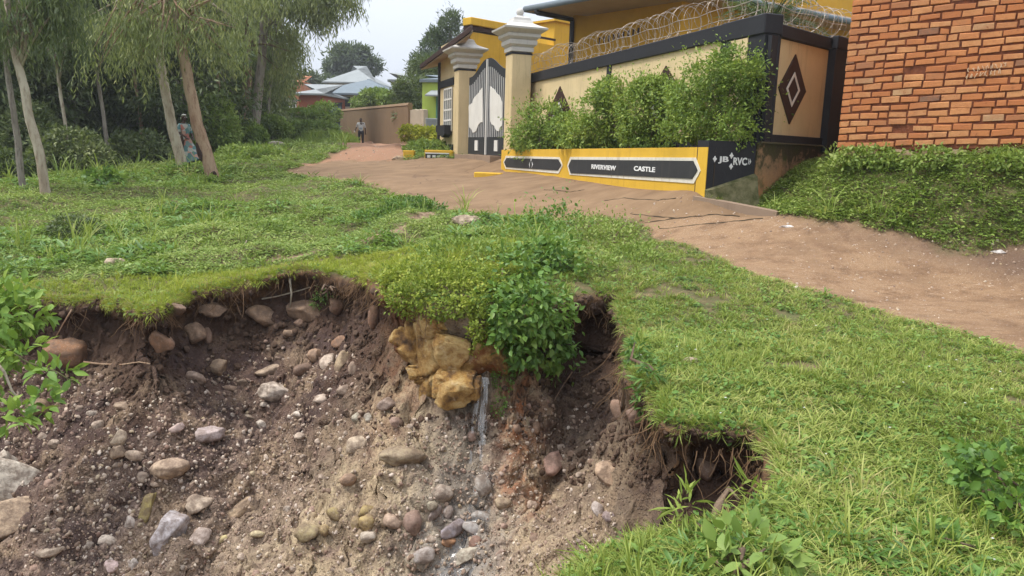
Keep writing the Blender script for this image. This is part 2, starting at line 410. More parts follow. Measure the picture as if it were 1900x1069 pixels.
# soil of the gully: dark humus at the top, purple-brown below, tan sand towards the stream
dep = attr(n, 'depth'); tan = attr(n, 'tan')
so = ramp(n, [(0.0, (0.12, 0.065, 0.03)), (0.10, (0.052, 0.029, 0.017)), (0.30, (0.082, 0.047, 0.030)), (0.5, (0.115, 0.070, 0.052)), (.75, (0.21, 0.145, 0.11)), (1.0, (0.31, 0.225, 0.175))],
          mathn(n, 'ADD', mathn(n, 'MULTIPLY', dep, 0.42), maprange(n, noise(n, 2.2, 5, .6, p), .3, .7, -.16, .16)))
tanc = mixc(n, maprange(n, nB, .35, .65), (0.50, 0.395, 0.25), (0.32, 0.24, 0.15))
soil = so.outputs[0]
soil = mixc(n, maprange(n, nC, .48, .70, 0, .75), soil, (0.045, 0.025, 0.017))
soil = mixc(n, maprange(n, noise(n, 4.5, 6, .7, p), .52, .66, 0, .55), soil, (0.085, 0.052, 0.042))
vo = N(n, 'ShaderNodeTexVoronoi'); vo.inputs['Scale'].default_value = 42; n.links.new(p, vo.inputs['Vector'])
vo2 = N(n, 'ShaderNodeTexVoronoi'); vo2.inputs['Scale'].default_value = 85; n.links.new(p, vo2.inputs['Vector'])
peb = ramp(n, [(0, (.22, .16, .115)), (.35, (.42, .33, .24)), (.6, (.30, .20, .17)), (.8, (.5, .44, .36)), (1, (.35, .26, .24))], None)
cs = N(n, 'ShaderNodeSeparateColor'); n.links.new(vo.outputs['Color'], cs.inputs[0]); n.links.new(cs.outputs[0], peb.inputs[0])
pm = mathn(n, 'MULTIPLY', maprange(n, vo.outputs['Distance'], .42, .25), maprange(n, cs.outputs[1], .45, .5))
lowm = maprange(n, dep, .45, 1.0)
soil = mixc(n, mathn(n, 'MULTIPLY', mathn(n, 'MULTIPLY', pm, maprange(n, noise(n, 1.9, 5, .6, p), .40, .6)), mathn(n, 'MULTIPLY', lowm, .8)), soil, peb.outputs[0])
cs2 = N(n, 'ShaderNodeSeparateColor'); n.links.new(vo2.outputs['Color'], cs2.inputs[0])
pm2 = mathn(n, 'MULTIPLY', maprange(n, vo2.outputs['Distance'], .5, .3), maprange(n, cs2.outputs[1], .6, .65))
pat = maprange(n, noise(n, 2.7, 5, .6, p), .42, .6)
soil = mixc(n, mathn(n, 'MULTIPLY', mathn(n, 'MULTIPLY', pm2, pat), mathn(n, 'MULTIPLY', lowm, .6)), soil, (0.36, 0.27, 0.20))
pq = mathn(n, 'MULTIPLY', maprange(n, noise(n, 1.3, 7, .62, p), .50, .60, 0, .7), maprange(n, dep, .55, 1.1)); soil = mixc(n, pq, soil, mixc(n, maprange(n, nC, .4, .62), (.36, .26, .165), (.17, .115, .075)))
pq2 = mathn(n, 'MULTIPLY', maprange(n, noise(n, 1.9, 7, .66, p), .49, .58, 0, .75), maprange(n, dep, .3, .8)); soil = mixc(n, pq2, soil, (.062, .038, .034))
soil = mixc(n, mathn(n, 'MULTIPLY', tan, maprange(n, noise(n, 3.5, 6, .65, p), .32, .62)), soil, tanc)
soil = mixc(n, maprange(n, nC, .50, .70, 0, .5), soil, (0.07, 0.045, 0.035))
silt = attr(n, 'silt'); sc2 = mixc(n, mathn(n, 'MULTIPLY', pm, .9), (.34, .31, .27), (.55, .53, .50)); soil = mixc(n, mathn(n, 'MULTIPLY', silt, maprange(n, nB, .3, .6, .5, 1)), soil, sc2)
soil = mixc(n, mathn(n, 'MULTIPLY', attr(n, 'wet'), .55), soil, (.10, .085, .075))
rust = attr(n, 'rust')
soil = mixc(n, mathn(n, 'MULTIPLY', rust, maprange(n, noise(n, 6, 5, .6, p), .35, .6)), soil, (0.30, 0.095, 0.03))
# road, apron, track
mpr = N(n, 'ShaderNodeMapping'); mpr.inputs['Scale'].default_value = (1.6, 2.6, 1); mpr.inputs['Rotation'].default_value = (0, 0, .35); n.links.new(p, mpr.inputs[0])
rs_ = noise(n, 1.6, 7, .62, mpr.outputs[0])
road = ramp(n, [(.3, (.125, .072, .038)), (.44, (.225, .135, .074)), (.56, (.27, .17, .095)), (.68, (.225, .14, .078)), (.8, (.18, .11, .065))], rs_)
road_c = mixc(n, maprange(n, noise(n, 30, 5, .7, p), .55, .72, 0, .6), road.outputs[0], (.17, .10, .06))
road_c = mixc(n, mathn(n, 'MULTIPLY', pm2, .5), road_c, (.46, .36, .26))
road_c = mixc(n, maprange(n, noise(n, .7, 6, .7, p), .50, .64, 0, .55), road_c, (.15, .088, .05)); apr_c0 = None
edge = attr(n, 'damp'); mpf = N(n, 'ShaderNodeMapping'); mpf.inputs['Scale'].default_value = (5, 15, 1); mpf.inputs['Rotation'].default_value = (0, 0, .45); n.links.new(p, mpf.inputs[0])
flk = maprange(n, noise(n, 1.0, 4, .75, mpf.outputs[0]), .60, .66, 0, .6); road_c = mixc(n, flk, road_c, (.13, .075, .045))
flk2 = maprange(n, noise(n, 1.7, 3, .7, mpf.outputs[0]), .64, .70, 0, .7); road_c = mixc(n, flk2, road_c, (.46, .36, .26))
road_c = mixc(n, edge, road_c, (.11, .07, .05))
apr = ramp(n, [(.3, (.15, .092, .05)), (.5, (.195, .123, .068)), (.7, (.24, .155, .088))], noise(n, .9, 7, .6, mpr.outputs[0]))
apr_c = mixc(n, maprange(n, noise(n, 9, 5, .7, p), .62, .78, 0, .35), apr.outputs[0], (.38, .28, .18))
apr_c = mixc(n, maprange(n, noise(n, 60, 3, .7, p), .55, .75, 0, .3), apr_c, (.18, .11, .07))
vc = N(n, 'ShaderNodeTexVoronoi', feature='DISTANCE_TO_EDGE'); vc.inputs['Scale'].default_value = .42; 
wv = N(n, 'ShaderNodeVectorMath', operation='ADD'); nn_ = N(n, 'ShaderNodeTexNoise'); nn_.inputs['Scale'].default_value = 1.5; n.links.new(p, nn_.inputs['Vector'])
n.links.new(p, wv.inputs[0]); n.links.new(nn_.outputs['Color'], wv.inputs[1]); n.links.new(wv.outputs[0], vc.inputs['Vector'])
crk = mathn(n, 'MULTIPLY', maprange(n, vc.outputs['Distance'], .012, .004), maprange(n, noise(n, .5, 2, .5, p), .45, .55))
apr_c = mixc(n, mathn(n, 'MULTIPLY', crk, .8), apr_c, (.09, .05, .03))
trk = mixc(n, maprange(n, nB, .35, .65), (.33, .15, .085), (.225, .14, .078)); trk = mixc(n, maprange(n, nC, .5, .7, 0, .6), trk, (.36, .26, .18))
trl = mixc(n, maprange(n, nB, .4, .6), (.27, .19, .12), (.16, .10, .06))
c = mixc(n, attr(n, 'trail'), turf, trl); c = mixc(n, attr(n, 'track'), c, trk); c = mixc(n, attr(n, 'road'), c, road_c)
c = mixc(n, attr(n, 'apron'), c, apr_c); c = mixc(n, attr(n, 'soil'), c, soil)
n.links.new(c, b.inputs['Base Color']); b.inputs['Roughness'].default_value = .9
wet = attr(n, 'wet'); n.links.new(maprange(n, wet, 0, 1, .92, .22), b.inputs['Roughness'])
hb = mathn(n, 'ADD', mathn(n, 'MULTIPLY', nC, .5), mathn(n, 'ADD', mathn(n, 'MULTIPLY', nB, 1.0), mathn(n, 'MULTIPLY', pm, mathn(n, 'MULTIPLY', attr(n, 'soil'), .6))))
bp = N(n, 'ShaderNodeBump'); bp.inputs['Distance'].default_value = .03; n.links.new(hb, bp.inputs['Height'])
n.links.new(mathn(n, 'SUBTRACT', .8, mathn(n, 'MULTIPLY', attr(n, 'apron'), .6)), bp.inputs['Strength']); n.links.new(bp.outputs[0], b.inputs['Normal'])

# tan sandy zone: towards the stream and the bottom of the slope, below the big stones
cxp, cyp = -0.9, 5.6
tanz = np.clip(1.6 - np.hypot((X - cxp)/1.9, (Y - cyp)/1.15), 0, 1) + np.clip((ss - 1.75)/1.2, 0, .85) + .9*np.exp(-(dch/.55)**2)
tanz = np.clip(tanz, 0, 1) * np.clip(1 - np.clip((X - 0.25)/0.6, 0, 1)*.75, 0, 1)
rustz = np.exp(-((X+1.0)/.35)**2 - ((Y-7.3)/.7)**2) + .8*np.exp(-((X-.12)/.22)**2 - ((Y-6.5)/.8)**2)
foot = np.array([g0(*q) for q in ((1440,400),(1560,424),(1700,450),(1800,466),(1900,482),(2200,530))])
damp, _, _ = poly_sd(X, Y, [tuple(q) for q in foot] + [(foot[-1][0], foot[-1][1]+3), (foot[0][0], foot[0][1]+3)])
damp = np.clip(1 - np.abs(damp + .1)/.55, 0, 1) * np.clip((X-3.6)/2.5, 0, 1) * .9
ground = mesh_np('ground', Vg, Fg, gm, smooth=True, vattr=dict(soil=m_soil, depth=np.clip(D, 0, 3)/1.0, tan=tanz, rust=np.clip(rustz, 0, 1),
    road=m_road, apron=m_apron, track=m_track, trail=m_trail, damp=damp, wet=np.exp(-(dch/.25)**2)*wgt, silt=np.exp(-(dch/.42)**2)*wgt*np.clip((6.4-Y)/.8, 0, 1)))
props(ground, 'sloping ground with red dirt road, meadow and stony washed-out gully', kind='structure')
# ray casting on the finished ground
_sel = (Vg[:, 0] > -70) & (Vg[:, 0] < 70) & (Vg[:, 1] > -8) & (Vg[:, 1] < 130)
_fk = Fg[_sel[Fg].all(1)]
BV = BVHTree.FromPolygons([tuple(v) for v in Vg], [tuple(f) for f in _fk.tolist()])
def gp(px, py):
    d = ray(px, py).normalized(); h = BV.ray_cast(CP, d)
    return (h[0], h[1]) if h[0] is not None else (P(px, py, 60), Vector((0, 0, 1)))
def gz(x, y):
    h = BV.ray_cast(Vector((x, y, 30)), Vector((0, 0, -1)))
    return h[0].z if h[0] is not None else float(H0(x, y))
# ================================================================== WALLS AND HOUSES
M_cream = wall_paint('cream_paint', (0.62, 0.485, 0.275), amt=.5)
M_black = wall_paint('black_paint', (0.022, 0.022, 0.026), (0.05, 0.045, 0.035), .5, .6)
M_brown = wall_paint('brown_paint', (0.045, 0.022, 0.016), (0.07, 0.04, 0.03), .4, .6)
M_yellow = wall_paint('yellow_paint', (0.64, 0.385, 0.04), (0.22, .12, .035), .5)
M_yel2 = wall_paint('ochre_paint', (0.60, 0.335, 0.035), (0.35, .2, .03), .2)
M_white = wall_paint('white_paint', (0.68, 0.655, 0.60), (0.30, .25, .2), .45)
M_stone_white = wall_paint('capital_plaster', (0.56, 0.54, 0.50), (0.22, .2, .18), .5)
M_soffit = wall_paint('soffit', (0.42, 0.31, 0.21), (.2, .13, .08), .3)
M_darkmetal = wall_paint('dark_metal', (0.035, 0.037, 0.042), (.1, .09, .08), .2, .45)
M_letter = wall_paint('letter_white', (0.72, 0.72, 0.70), (.3, .3, .3), .3)
M_bluegrey = wall_paint('gate_steel', (0.15, 0.19, 0.23), (.1, .08, .06), .4, .5)
M_lime = wall_paint('lime_paint', (0.40, 0.52, 0.10), (.2, .25, .06), .3)
M_teal = wall_paint('teal_paint', (0.10, 0.26, 0.19), (.06, .12, .1), .3)
M_mud = wall_paint('mud_plaster', (0.25, 0.165, 0.095), (.09, .06, .04), .6, .9, .7)
M_mud2 = wall_paint('pale_plaster', (0.50, 0.42, 0.32), (.2, .15, .1), .5)
M_redwall = wall_paint('red_brickwork', (0.34, 0.10, 0.05), (.15, .06, .04), .5)
M_orange = wall_paint('orange_brickwork', (0.42, 0.17, 0.08), (.2, .09, .05), .5)
M_zinc = wall_paint('zinc_roof', (0.17, 0.205, 0.23), (.12, .12, .12), .4, .85)
M_zincw = wall_paint('pale_zinc_roof', (0.28, 0.30, 0.30), (.16, .15, .14), .4, .85)
M_glass, _n, _b = mat_new('dark_glass'); _b.inputs['Base Color'].default_value = (.03, .035, .04, 1); _b.inputs['Roughness'].default_value = .15
M_wire, _n, _b = mat_new('galvanised_wire'); _b.inputs['Base Color'].default_value = (.40, .34, .28, 1); _b.inputs['Metallic'].default_value = .5; _b.inputs['Roughness'].default_value = .5

def text3d(s, fr, u, z, height, width, name, parent, off, mat, d=0.035, bold=0.02, flip=-1):
    cu = bpy.data.curves.new(name, 'FONT'); cu.body = s; cu.size = 1.0; cu.extrude = 0.02; cu.offset = bold; cu.resolution_u = 3
    o = bpy.data.objects.new(name, cu); COL.objects.link(o); bpy.context.view_layer.update()
    dg = bpy.context.evaluated_depsgraph_get(); me = bpy.data.meshes.new_from_object(o.evaluated_get(dg))
    V = np.array([v.co[:] for v in me.vertices]); bpy.data.objects.remove(o); 
    mn, mxx = V.min(0), V.max(0); V = (V - mn) / (mxx - mn + 1e-9)
    W_ = fr(np.c_[u + flip * V[:, 0] * width, d + V[:, 2] * .006, z + V[:, 1] * height]) - np.asarray(off)
    me.vertices.foreach_set('co', W_.astype(np.float32).ravel()); me.update(); me.materials.clear()
    return link(name, me, parent, mat)

# ---- the long front wall of the compound
Oc = P(1409, 200, 12.1); Oe = P(978, 150, 22.6)
uf = np.array([Oe.x - Oc.x, Oe.y - Oc.y]); uf /= np.hypot(*uf); nf = (-uf[1], uf[0])
FW = frame((Oc.x, Oc.y, 0), uf, nf)
ZT = uz(FW, 1300, 58)[1]; ZT = (ZT + uz(FW, 980, 138)[1]) / 2
U = lambda px, py=150: uz(FW, px, py)[0]
UE = U(978)
ft = thing('compound_wall', 'long cream wall with black top band and dark diamonds behind the hedge', 'wall', (Oc.x, Oc.y, gz(Oc.x-.3, Oc.y-.3)), 'walls of the yellow house compound')
of = ft.location
m = MB(); m.box((.45, -.22, .5), (UE, 0, ZT-.24), FW); m.build('wall', M_cream, ft, of)
m = MB(); m.box((U(1348, 60), -.28, ZT-.26), (UE+.02, .055, ZT), FW, bev=.012)
m.box((0, -.02, uz(FW, 1300, 266)[1]-.25), (UE, .03, uz(FW, 1300, 266)[1]+.1), FW)
m.build('top_band', M_black, ft, of)
for a, b_ in ((1127, 1134), (977, 985)):
    m = MB(); m.box((U(b_), 0, .9), (U(a), .033, ZT-.26), FW); m.build('strip', M_black, ft, of)
def diamond(fr, uc, zc, hw, hh, parent, off, d=.0):
    m = MB(); m.prism([(uc-hw, zc), (uc, zc-hh), (uc+hw, zc), (uc, zc+hh)], d, d+.022, fr); m.build('diamond', M_brown, parent, off)
    o = parent.children[-1] if False else None
    k = .50; q = .38; m = MB()
    for i in range(4):
        A = [(-1, 0), (0, -1), (1, 0), (0, 1)]; a, c = A[i], A[(i+1) % 4]
        m.prism([(uc+a[0]*hw*k, zc+a[1]*hh*k), (uc+c[0]*hw*k, zc+c[1]*hh*k), (uc+c[0]*hw*q, zc+c[1]*hh*q), (uc+a[0]*hw*q, zc+a[1]*hh*q)], d+.022, d+.030, fr)
    m.build('diamond_outline', M_white, parent, off)
for px, py in ((1040, 160), (1237, 122)):
    uc, zc = uz(FW, px, py); diamond(FW, uc, zc-.80, .95, .80, ft, of)
# corner pier with an inset cream strip
zc_t = uz(FW, 1415, 27)[1]
zb0_ = P(1435, 266, 12.1).z
pr = thing('corner_pier', 'tall black corner pier with a narrow cream strip between hedge and diamond panel', 'pillar', (Oc.x, Oc.y, gz(Oc.x-.3, Oc.y-.3)), 'walls of the yellow house compound')
m = MB(); m.box((-.02, -.25, zb0_), (U(1343, 60), .03, zc_t-.28), FW); m.box((-.04, -.28, zc_t-.30), (U(1345, 60)+.03, .06, zc_t), FW, bev=.015)
m.build('pier', M_black, pr, pr.location)
m = MB(); m.box((U(1393, 60), .03, 1.4), (U(1362, 60), .045, zc_t-.31), FW); m.build('inset', M_cream, pr, pr.location)

# ---- the short side wall with the big diamond
Os = P(1421, 150, 12.05)
us = np.array([1.0, 0.95]); us /= np.hypot(*us)
FS = frame((Os.x, Os.y, 0), us, (us[1], -us[0]))
S = lambda px, py: uz(FS, px, py)
st = thing('side_wall', 'short cream wall panel with one big dark diamond between black pier and brick house', 'wall', (Os.x, Os.y, gz(Os.x, Os.y-.3)), 'walls of the yellow house compound')
u0, z0 = S(1445, 70); u1, _ = S(1527, 92); _, z1 = S(1435, 248)
uq0, _ = S(1532, 150); uq1, _ = S(1562, 180)
zst = (S(1480, 54)[1] + S(1520, 66)[1]) / 2; zb = (S(1435, 265)[1] + S(1540, 272)[1]) / 2
zp0 = (S(1445, 68)[1] + S(1527, 91)[1]) / 2; zp1 = (S(1426, 248)[1] + S(1514, 257)[1]) / 2
m = MB(); m.box((.12, -.2, zb+.02), (uq1, 0, zst-.2), FS); m.build('wall', M_cream, st, st.location)
m = MB(); m.box((u0-.02, -.26, zp0), (uq1, .06, zst), FS, bev=.012); m.box((.02, -.02, zb), (uq1, .05, zp1), FS); m.box((.0, -.02, zp1), (u0, .042, zp0), FS)
m.build('black_frame', M_black, st, st.location)
uc = S(1470, 170)[0]; za = S(1475, 101)[1]; zbb = S(1465, 231)[1]; hw = (S(1494, 166)[0] - S(1443, 166)[0]) / 2
diamond(FS, (S(1494, 166)[0] + S(1443, 166)[0]) / 2, (za+zbb)/2, hw, (za-zbb)/2, st, st.location, 0.0)
ep = thing('end_pier', 'black pier at the end of the diamond panel next to the orange bricks', 'pillar', tuple(FS(np.array([[uq0, 0, 1.5]]))[0]), 'walls of the yellow house compound')
zq = S(1550, 70)[1]
m = MB(); m.box((uq0, -.3, zb-.1), (uq1+.05, .13, zq-.2), FS); m.box((uq0-.03, -.33, zq-.22), (uq1+.10, .17, zq), FS, bev=.015); m.build('pier', M_black, ep, ep.location)

# ---- the footing under the side wall, stained with moss and red mud, and the black painted wing with the letters
M_foot, n, b = mat_new('stained_footing'); p = pos(n)
zz = N(n, 'ShaderNodeSeparateXYZ'); n.links.new(p, zz.inputs[0])
hgt = mathn(n, 'ADD', zz.outputs[2], maprange(n, noise(n, 3.2, 5, .65, p), .3, .7, -.28, .28))
cf = ramp(n, [(0, (.46, .19, .07)), (.30, (.40, .22, .11)), (.52, (.30, .18, .10)), (.60, (.075, .062, .028)), (.8, (.06, .05, .028)), (1, (.10, .085, .04))], maprange(n, hgt, .85, 2.15))
cg = mixc(n, maprange(n, noise(n, 2.4, 4, .6, p), .52, .66, 0, .8), cf.outputs[0], (.055, .075, .015))
n.links.new(mixc(n, maprange(n, noise(n, 35, 4, .7, p), .5, .75, 0, .5), cg, (.12, .07, .04)), b.inputs['Base Color']); bump(n, b, noise(n, 14, 5, .7, p), .5, .02)
A_ = P(1312, 300, 11.55); B_ = P(1401, 300, 11.85)
us2 = FS(np.array([[uq1+.3, 0.02, 0]]))[0]
ztp = P(1312, 273, 11.55).z
fo = thing('wall_footing', 'stained concrete footing under the diamond panel, mossy above and red with mud below', 'wall footing', (B_.x, B_.y, gz(B_.x, B_.y-.2)), 'walls of the yellow house compound')
nb = FS.n * .03
m = MB(); m.plan([(B_.x+.015, B_.y), (us2[0], us2[1]), (us2[0]-nb[0]*8, us2[1]-nb[1]*8), (B_.x-.1, B_.y+.4)], .2, zb-.004); m.build('footing', M_foot, fo, fo.location)
m = MB(); m.tube([(B_.x+.05, B_.y-.03, zb-.01), (us2[0], us2[1]-.03, zb-.01)], .022, 6); m.build('ledge', M_foot, fo, fo.location)
FJ = frame((A_.x, A_.y, 0), (B_.x-A_.x, B_.y-A_.y), None)
FJ = frame((A_.x, A_.y, 0), (B_.x-A_.x, B_.y-A_.y), (FJ.n[0], FJ.n[1]) if FJ.n[1] < 0 else (-FJ.n[0], -FJ.n[1]))
LJ = math.hypot(B_.x-A_.x, B_.y-A_.y)
jb = thing('lettered_wing_wall', 'short black wing wall painted with white letters beside the yellow planter', 'wall', (A_.x, A_.y, gz(A_.x, A_.y-.3)), 'walls of the yellow house compound')
zlow = uz(FJ, 1330, 335)[1]; zlow2 = uz(FJ, 1395, 330)[1]
m = MB(); m.box((.01, -.30, .3), (LJ, 0, zb-.002), FJ); m.build('wall', M_black, jb, jb.location)
# the sloping mossy haunch at its foot
M_moss, n, b = mat_new('mossy_concrete'); p = pos(n)
n.links.new(mixc(n, maprange(n, noise(n, 5, 5, .65, p), .4, .62), (.17, .15, .08), (.055, .06, .018)), b.inputs['Base Color']); bump(n, b, noise(n, 20, 4, .7, p), .5, .02)
m = MB()
zA, zB = uz(FJ, 1320, 352)[1], uz(FJ, 1398, 322)[1]
gA, gB = zA-.30, gz(B_.x, B_.y-.3)-.25
V = FJ(np.array([(.0, .003, zA), (LJ, .003, zB), (LJ, .003, gB), (0, .003, gA), (.0, .05, zA-.02), (LJ, .09, zB-.04), (LJ, .26, gB), (0, .22, gA)]))
m.add(V, [(0,1,2,3), (4,7,6,5), (0,4,5,1), (1,5,6,2), (3,7,4,0)]); m.build('haunch', M_moss, jb, jb.location)
def mk(px0, px1, py0, py1): 
    (a, zt), (c, zl) = uz(FJ, px0, py0), uz(FJ, px1, py1); return a, c, zl, zt
for s_, x0, x1, y0, y1 in (('JB', 1333, 1351, 290, 304), ('RVC', 1361, 1385, 292, 307)):
    a, c, zl, zt = mk(x0, x1, y0, y1)
    text3d(s_, FJ, a, zl, zt-zl, c-a, 'lettering', jb, jb.location, M_letter, .002, .03, flip=1)
for x, y in ((1326, 295), (1357, 289), (1356, 309)):
    a, z_ = uz(FJ, x, y); h = .048; m = MB(); pts = []
    for k in range(8): r = h if k % 2 == 0 else h*.62; pts.append((a + r*.75*math.sin(k*PI/4), z_ + r*math.cos(k*PI/4)))
    m.prism(pts[::-1], 0.0, .01, FJ); m.build('star', M_letter, jb, jb.location)
a, z_ = uz(FJ, 1389, 300)
m = MB()
for k in (0, .028): m.prism([(a-.012+k, z_+.045), (a+.012+k, z_), (a-.012+k, z_-.045), (a-.002+k, z_)][::-1], 0, .01, FJ)
m.build('chevron', M_letter, jb, jb.location)

# ---- the yellow planter with the name board
E_ = P(930, 300, 21.6)
up = np.array([A_.x-E_.x, A_.y-E_.y]); LP_ = np.hypot(*up); up /= LP_
FPn = frame((E_.x, E_.y, 0), up, (up[1], -up[0]))
if FPn.n[1] > 0: FPn = frame((E_.x, E_.y, 0), up, (-up[1], up[0]))
zpl = (ztp + P(930, 278, 21.6).z)/2; zpa, zpb = P(930, 278, 21.6).z, ztp
pt = thing('planter', 'long yellow masonry planter with black name boards in front of the compound wall', 'planter', (E_.x, E_.y, gz(E_.x, E_.y)), None)
def zl_(u): return zpa + (zpb-zpa)*u/LP_
m = MB()
def qbox(u0, u1, d0, d1, za0, za1, zb0, zb1, fr, mb):
    V = [(u0,d0,za0),(u1,d0,zb0),(u1,d1,zb0),(u0,d1,za0),(u0,d0,za1),(u1,d0,zb1),(u1,d1,zb1),(u0,d1,za1)]
    mb.add(fr(np.array(V, float)), [(0,3,2,1),(4,5,6,7),(0,1,5,4),(1,2,6,5),(2,3,7,6),(3,0,4,7)])
qbox(0, LP_-.005, -.14, 0, .2, zpa, .2, zpb, FPn, m)
qbox(0, .12, -.7, -.14, .2, zpa, .2, zpa, FPn, m)
m.build('planter_wall', M_yellow, pt, pt.location)
M_soil, n, b = mat_new('planter_soil'); b.inputs['Base Color'].default_value = (.05, .035, .02, 1)
m = MB(); wc = FW(np.array([[0.02, 0.02, 0], [UE, .02, 0]])); q0 = FPn(np.array([[.1, -.13, 0], [LP_, -.13, 0]]))
m.plan([tuple(q0[0][:2]), tuple(q0[1][:2]), tuple(wc[0][:2]), tuple(wc[1][:2])], .5, min(zpa, zpb)-.08); m.build('soil', M_soil, pt, pt.location)
def board(px0, px1, yt0, yt1, yb0, yb1, mat, d0, d1, name, notch, grow=0.0):
    """long board with notched ends; y top/bottom given at both ends"""
    (ua, za), (ub, zb_) = uz(FPn, px0, yt0), uz(FPn, px1, yt1); zc, zd = uz(FPn, px0, yb0)[1], uz(FPn, px1, yb1)[1]
    ha, hb_ = (za-zc), (zb_-zd); k = notch
    poly = [(ua+k, zc), (ub-k, zd), (ub-k*.55, zd+hb_*.22), (ub-k*.35, zd+hb_*.30), (ub, zd+hb_*.5), (ub-k*.35, zd+hb_*.70), (ub-k*.55, zd+hb_*.78), (ub-k, zb_),
            (ua+k, za), (ua+k*.55, za-ha*.22), (ua+k*.35, za-ha*.3), (ua, za-ha*.5), (ua+k*.35, za-ha*.7), (ua+k*.55, za-ha*.78)]
    m = MB(); m.prism(poly, d0, d1, FPn); m.build(name, mat, pt, pt.location)
M_wb = wall_paint('board_white', (0.66, 0.62, 0.52), (.30, .18, .05), .9, .8, 5)
M_bb = wall_paint('board_black', (0.035, 0.036, 0.038), (.09, .08, .07), .6, .6, 4)
board(1054, 1302, 291, 293, 324, 342, M_wb, 0, .012, 'white_border', .16)
board(1057, 1297, 296, 299, 321, 333, M_bb, .012, .024, 'name_board', .14)
board(935, 1045, 289, 292, 313, 323, M_wb, 0, .012, 'white_border', .22)
board(937, 1043, 293, 296, 310, 317, M_bb, .012, .024, 'name_board', .20)
for s_, x0, x1, y0, y1 in (('RIVERVIEW', 1100, 1145, 305, 317), ('CASTLE', 1179, 1218, 308, 320)):
    (ua, zt), (ub, zl) = uz(FPn, x0, (y0)), uz(FPn, x1, y1)
    text3d(s_, FPn, ua, zl, zt-zl, ub-ua, 'lettering', pt, pt.location, M_letter, .024, .028, flip=1)
ua, za = uz(FPn, 987, 304)
m = MB(); 
for k in (-1, 1):
    m.prism([(ua+k*.07, za-.10), (ua+k*.14, za-.02), (ua+k*.07, za+.05), (ua+k*.10, za-.02)][::k], .024, .03, FPn)
m.prism([(ua-.03, za+.09), (ua, za+.13), (ua+.03, za+.09), (ua, za+.05)][::-1], .024, .03, FPn); m.build('emblem', M_letter, pt, pt.location)

# ---- razor wire coils
def coil(name, label, fr, ua, ub, z, r, pitch, loc, seed):
    rs = np.random.RandomState(seed); nT = int(abs(ub-ua)/pitch); pts = []
    tt = np.linspace(0, nT*2*PI, nT*22); uu = np.linspace(ua, ub, len(tt))
    rr = r * (1 + .10*np.sin(uu*3.1) + .06*np.sin(uu*11))
    V = np.c_[uu + .12*np.sin(tt*.5), -.1 + rr*np.cos(tt), z + r*.96 + rr*np.sin(tt) + .03*np.sin(uu*2.3)]
    Wp = fr(V); m = MB(); m.tube(Wp, .0038, 4, caps=False)
    for i in range(0, len(Wp)-1, 2):
        t = Wp[i+1]-Wp[i]; t /= np.linalg.norm(t); s = np.cross(t, rs.normal(size=3)); s /= np.linalg.norm(s)
        m.add([Wp[i]-s*.016, Wp[i]+t*.008, Wp[i]+s*.016, Wp[i]-t*.008], [(0, 1, 2, 3)])
    for zz_ in (.10, r*1.1):
        m.tube(fr(np.array([(u_, -.1, z+zz_+.02*math.sin(u_*5)) for u_ in np.linspace(ua, ub, 30)])), .006, 4, caps=False)
    o = m.build(name, M_wire, None, loc); o.location = loc
    return props(o, label, 'razor wire', 'razor wire coils on the compound walls')
coil('razor_wire', 'long razor wire coil along the cream wall top from gate pillar to corner pier', FW, UE, .3, ZT, .27, .17, tuple(FW(np.array([[UE/2, 0, ZT]]))[0]), 1)
coil('razor_wire', 'short coil of razor wire above the diamond panel beside the brick house', FS, .25, uq1+.1, zst, .27, .15, tuple(FS(np.array([[.8, 0, zst]]))[0]), 2)

# ---- gate pillars with stepped white capitals
def pillar(px, py0, Yd, htop, wd, label):
    c = P(px, py0, Yd); base = gz(c.x, c.y); k = wd/.62
    t = thing('gate_pillar', label, 'pillar', (c.x, c.y, base), 'pillars of the gate')
    fr = frame((c.x, c.y, 0), uf, nf); zs = htop; h = wd/2
    m = MB(); m.box((-h, -h, base-.5), (h, h, zs), fr, bev=.02); m.build('shaft', M_cream, t, t.location)
    prof = [(.27, 0), (.27, .035), (.345, .05), (.355, .15), (.33, .17), (.42, .25), (.43, .36), (.40, .375), (.50, .46), (.51, .53), (.49, .545), (.66, .66), (.67, .71), (.60, .735),
            (.47, .79), (.33, .86), (.27, .95), (.25, 1.02), (.18, 1.05), (.10, 1.08), (.075, 1.12)]
    V = []; Fs = []
    for i, (r, z) in enumerate(prof):
        r *= k; z *= k; V += [(-r, -r, z+zs), (r, -r, z+zs), (r, r, z+zs), (-r, r, z+zs)]
        if i: Fs += [((i-1)*4+q, (i-1)*4+(q+1) % 4, i*4+(q+1) % 4, i*4+q) for q in range(4)]
    Fs += [(3, 2, 1, 0), tuple(range(len(V)-4, len(V)))]
    m = MB(); m.add(fr(np.array(V)), Fs); m.build('capital', M_stone_white, t, t.location)
    rr = .115*k; zc = zs + 1.20*k; m = MB(); V = []; Fs = []
    for i in range(9):
        a = PI*i/8; 
        for q in range(12): V.append((rr*max(.02, math.sin(a))*math.cos(q*PI/6), rr*max(.02, math.sin(a))*math.sin(q*PI/6), zc+rr*math.cos(a)*-1))
    Fs = [(i*12+q, i*12+(q+1) % 12, (i+1)*12+(q+1) % 12, (i+1)*12+q) for i in range(8) for q in range(12)]
    m.add(fr(np.array(V)), Fs); m.build('finial', M_stone_white, t, t.location, smooth=True)
    m = MB(); m.box((-h-.012, -h-.012, zs-.03), (h+.012, h+.012, zs+.02), fr); m.build('groove', M_black, t, t.location)
    return t
zsr = P(960, 101, 22).z; zsl = P(862, 131, 26.8).z
pillar(957, 290, 22.0, zsr, .58, 'cream gate pillar with white stepped capital between gate and hedge')
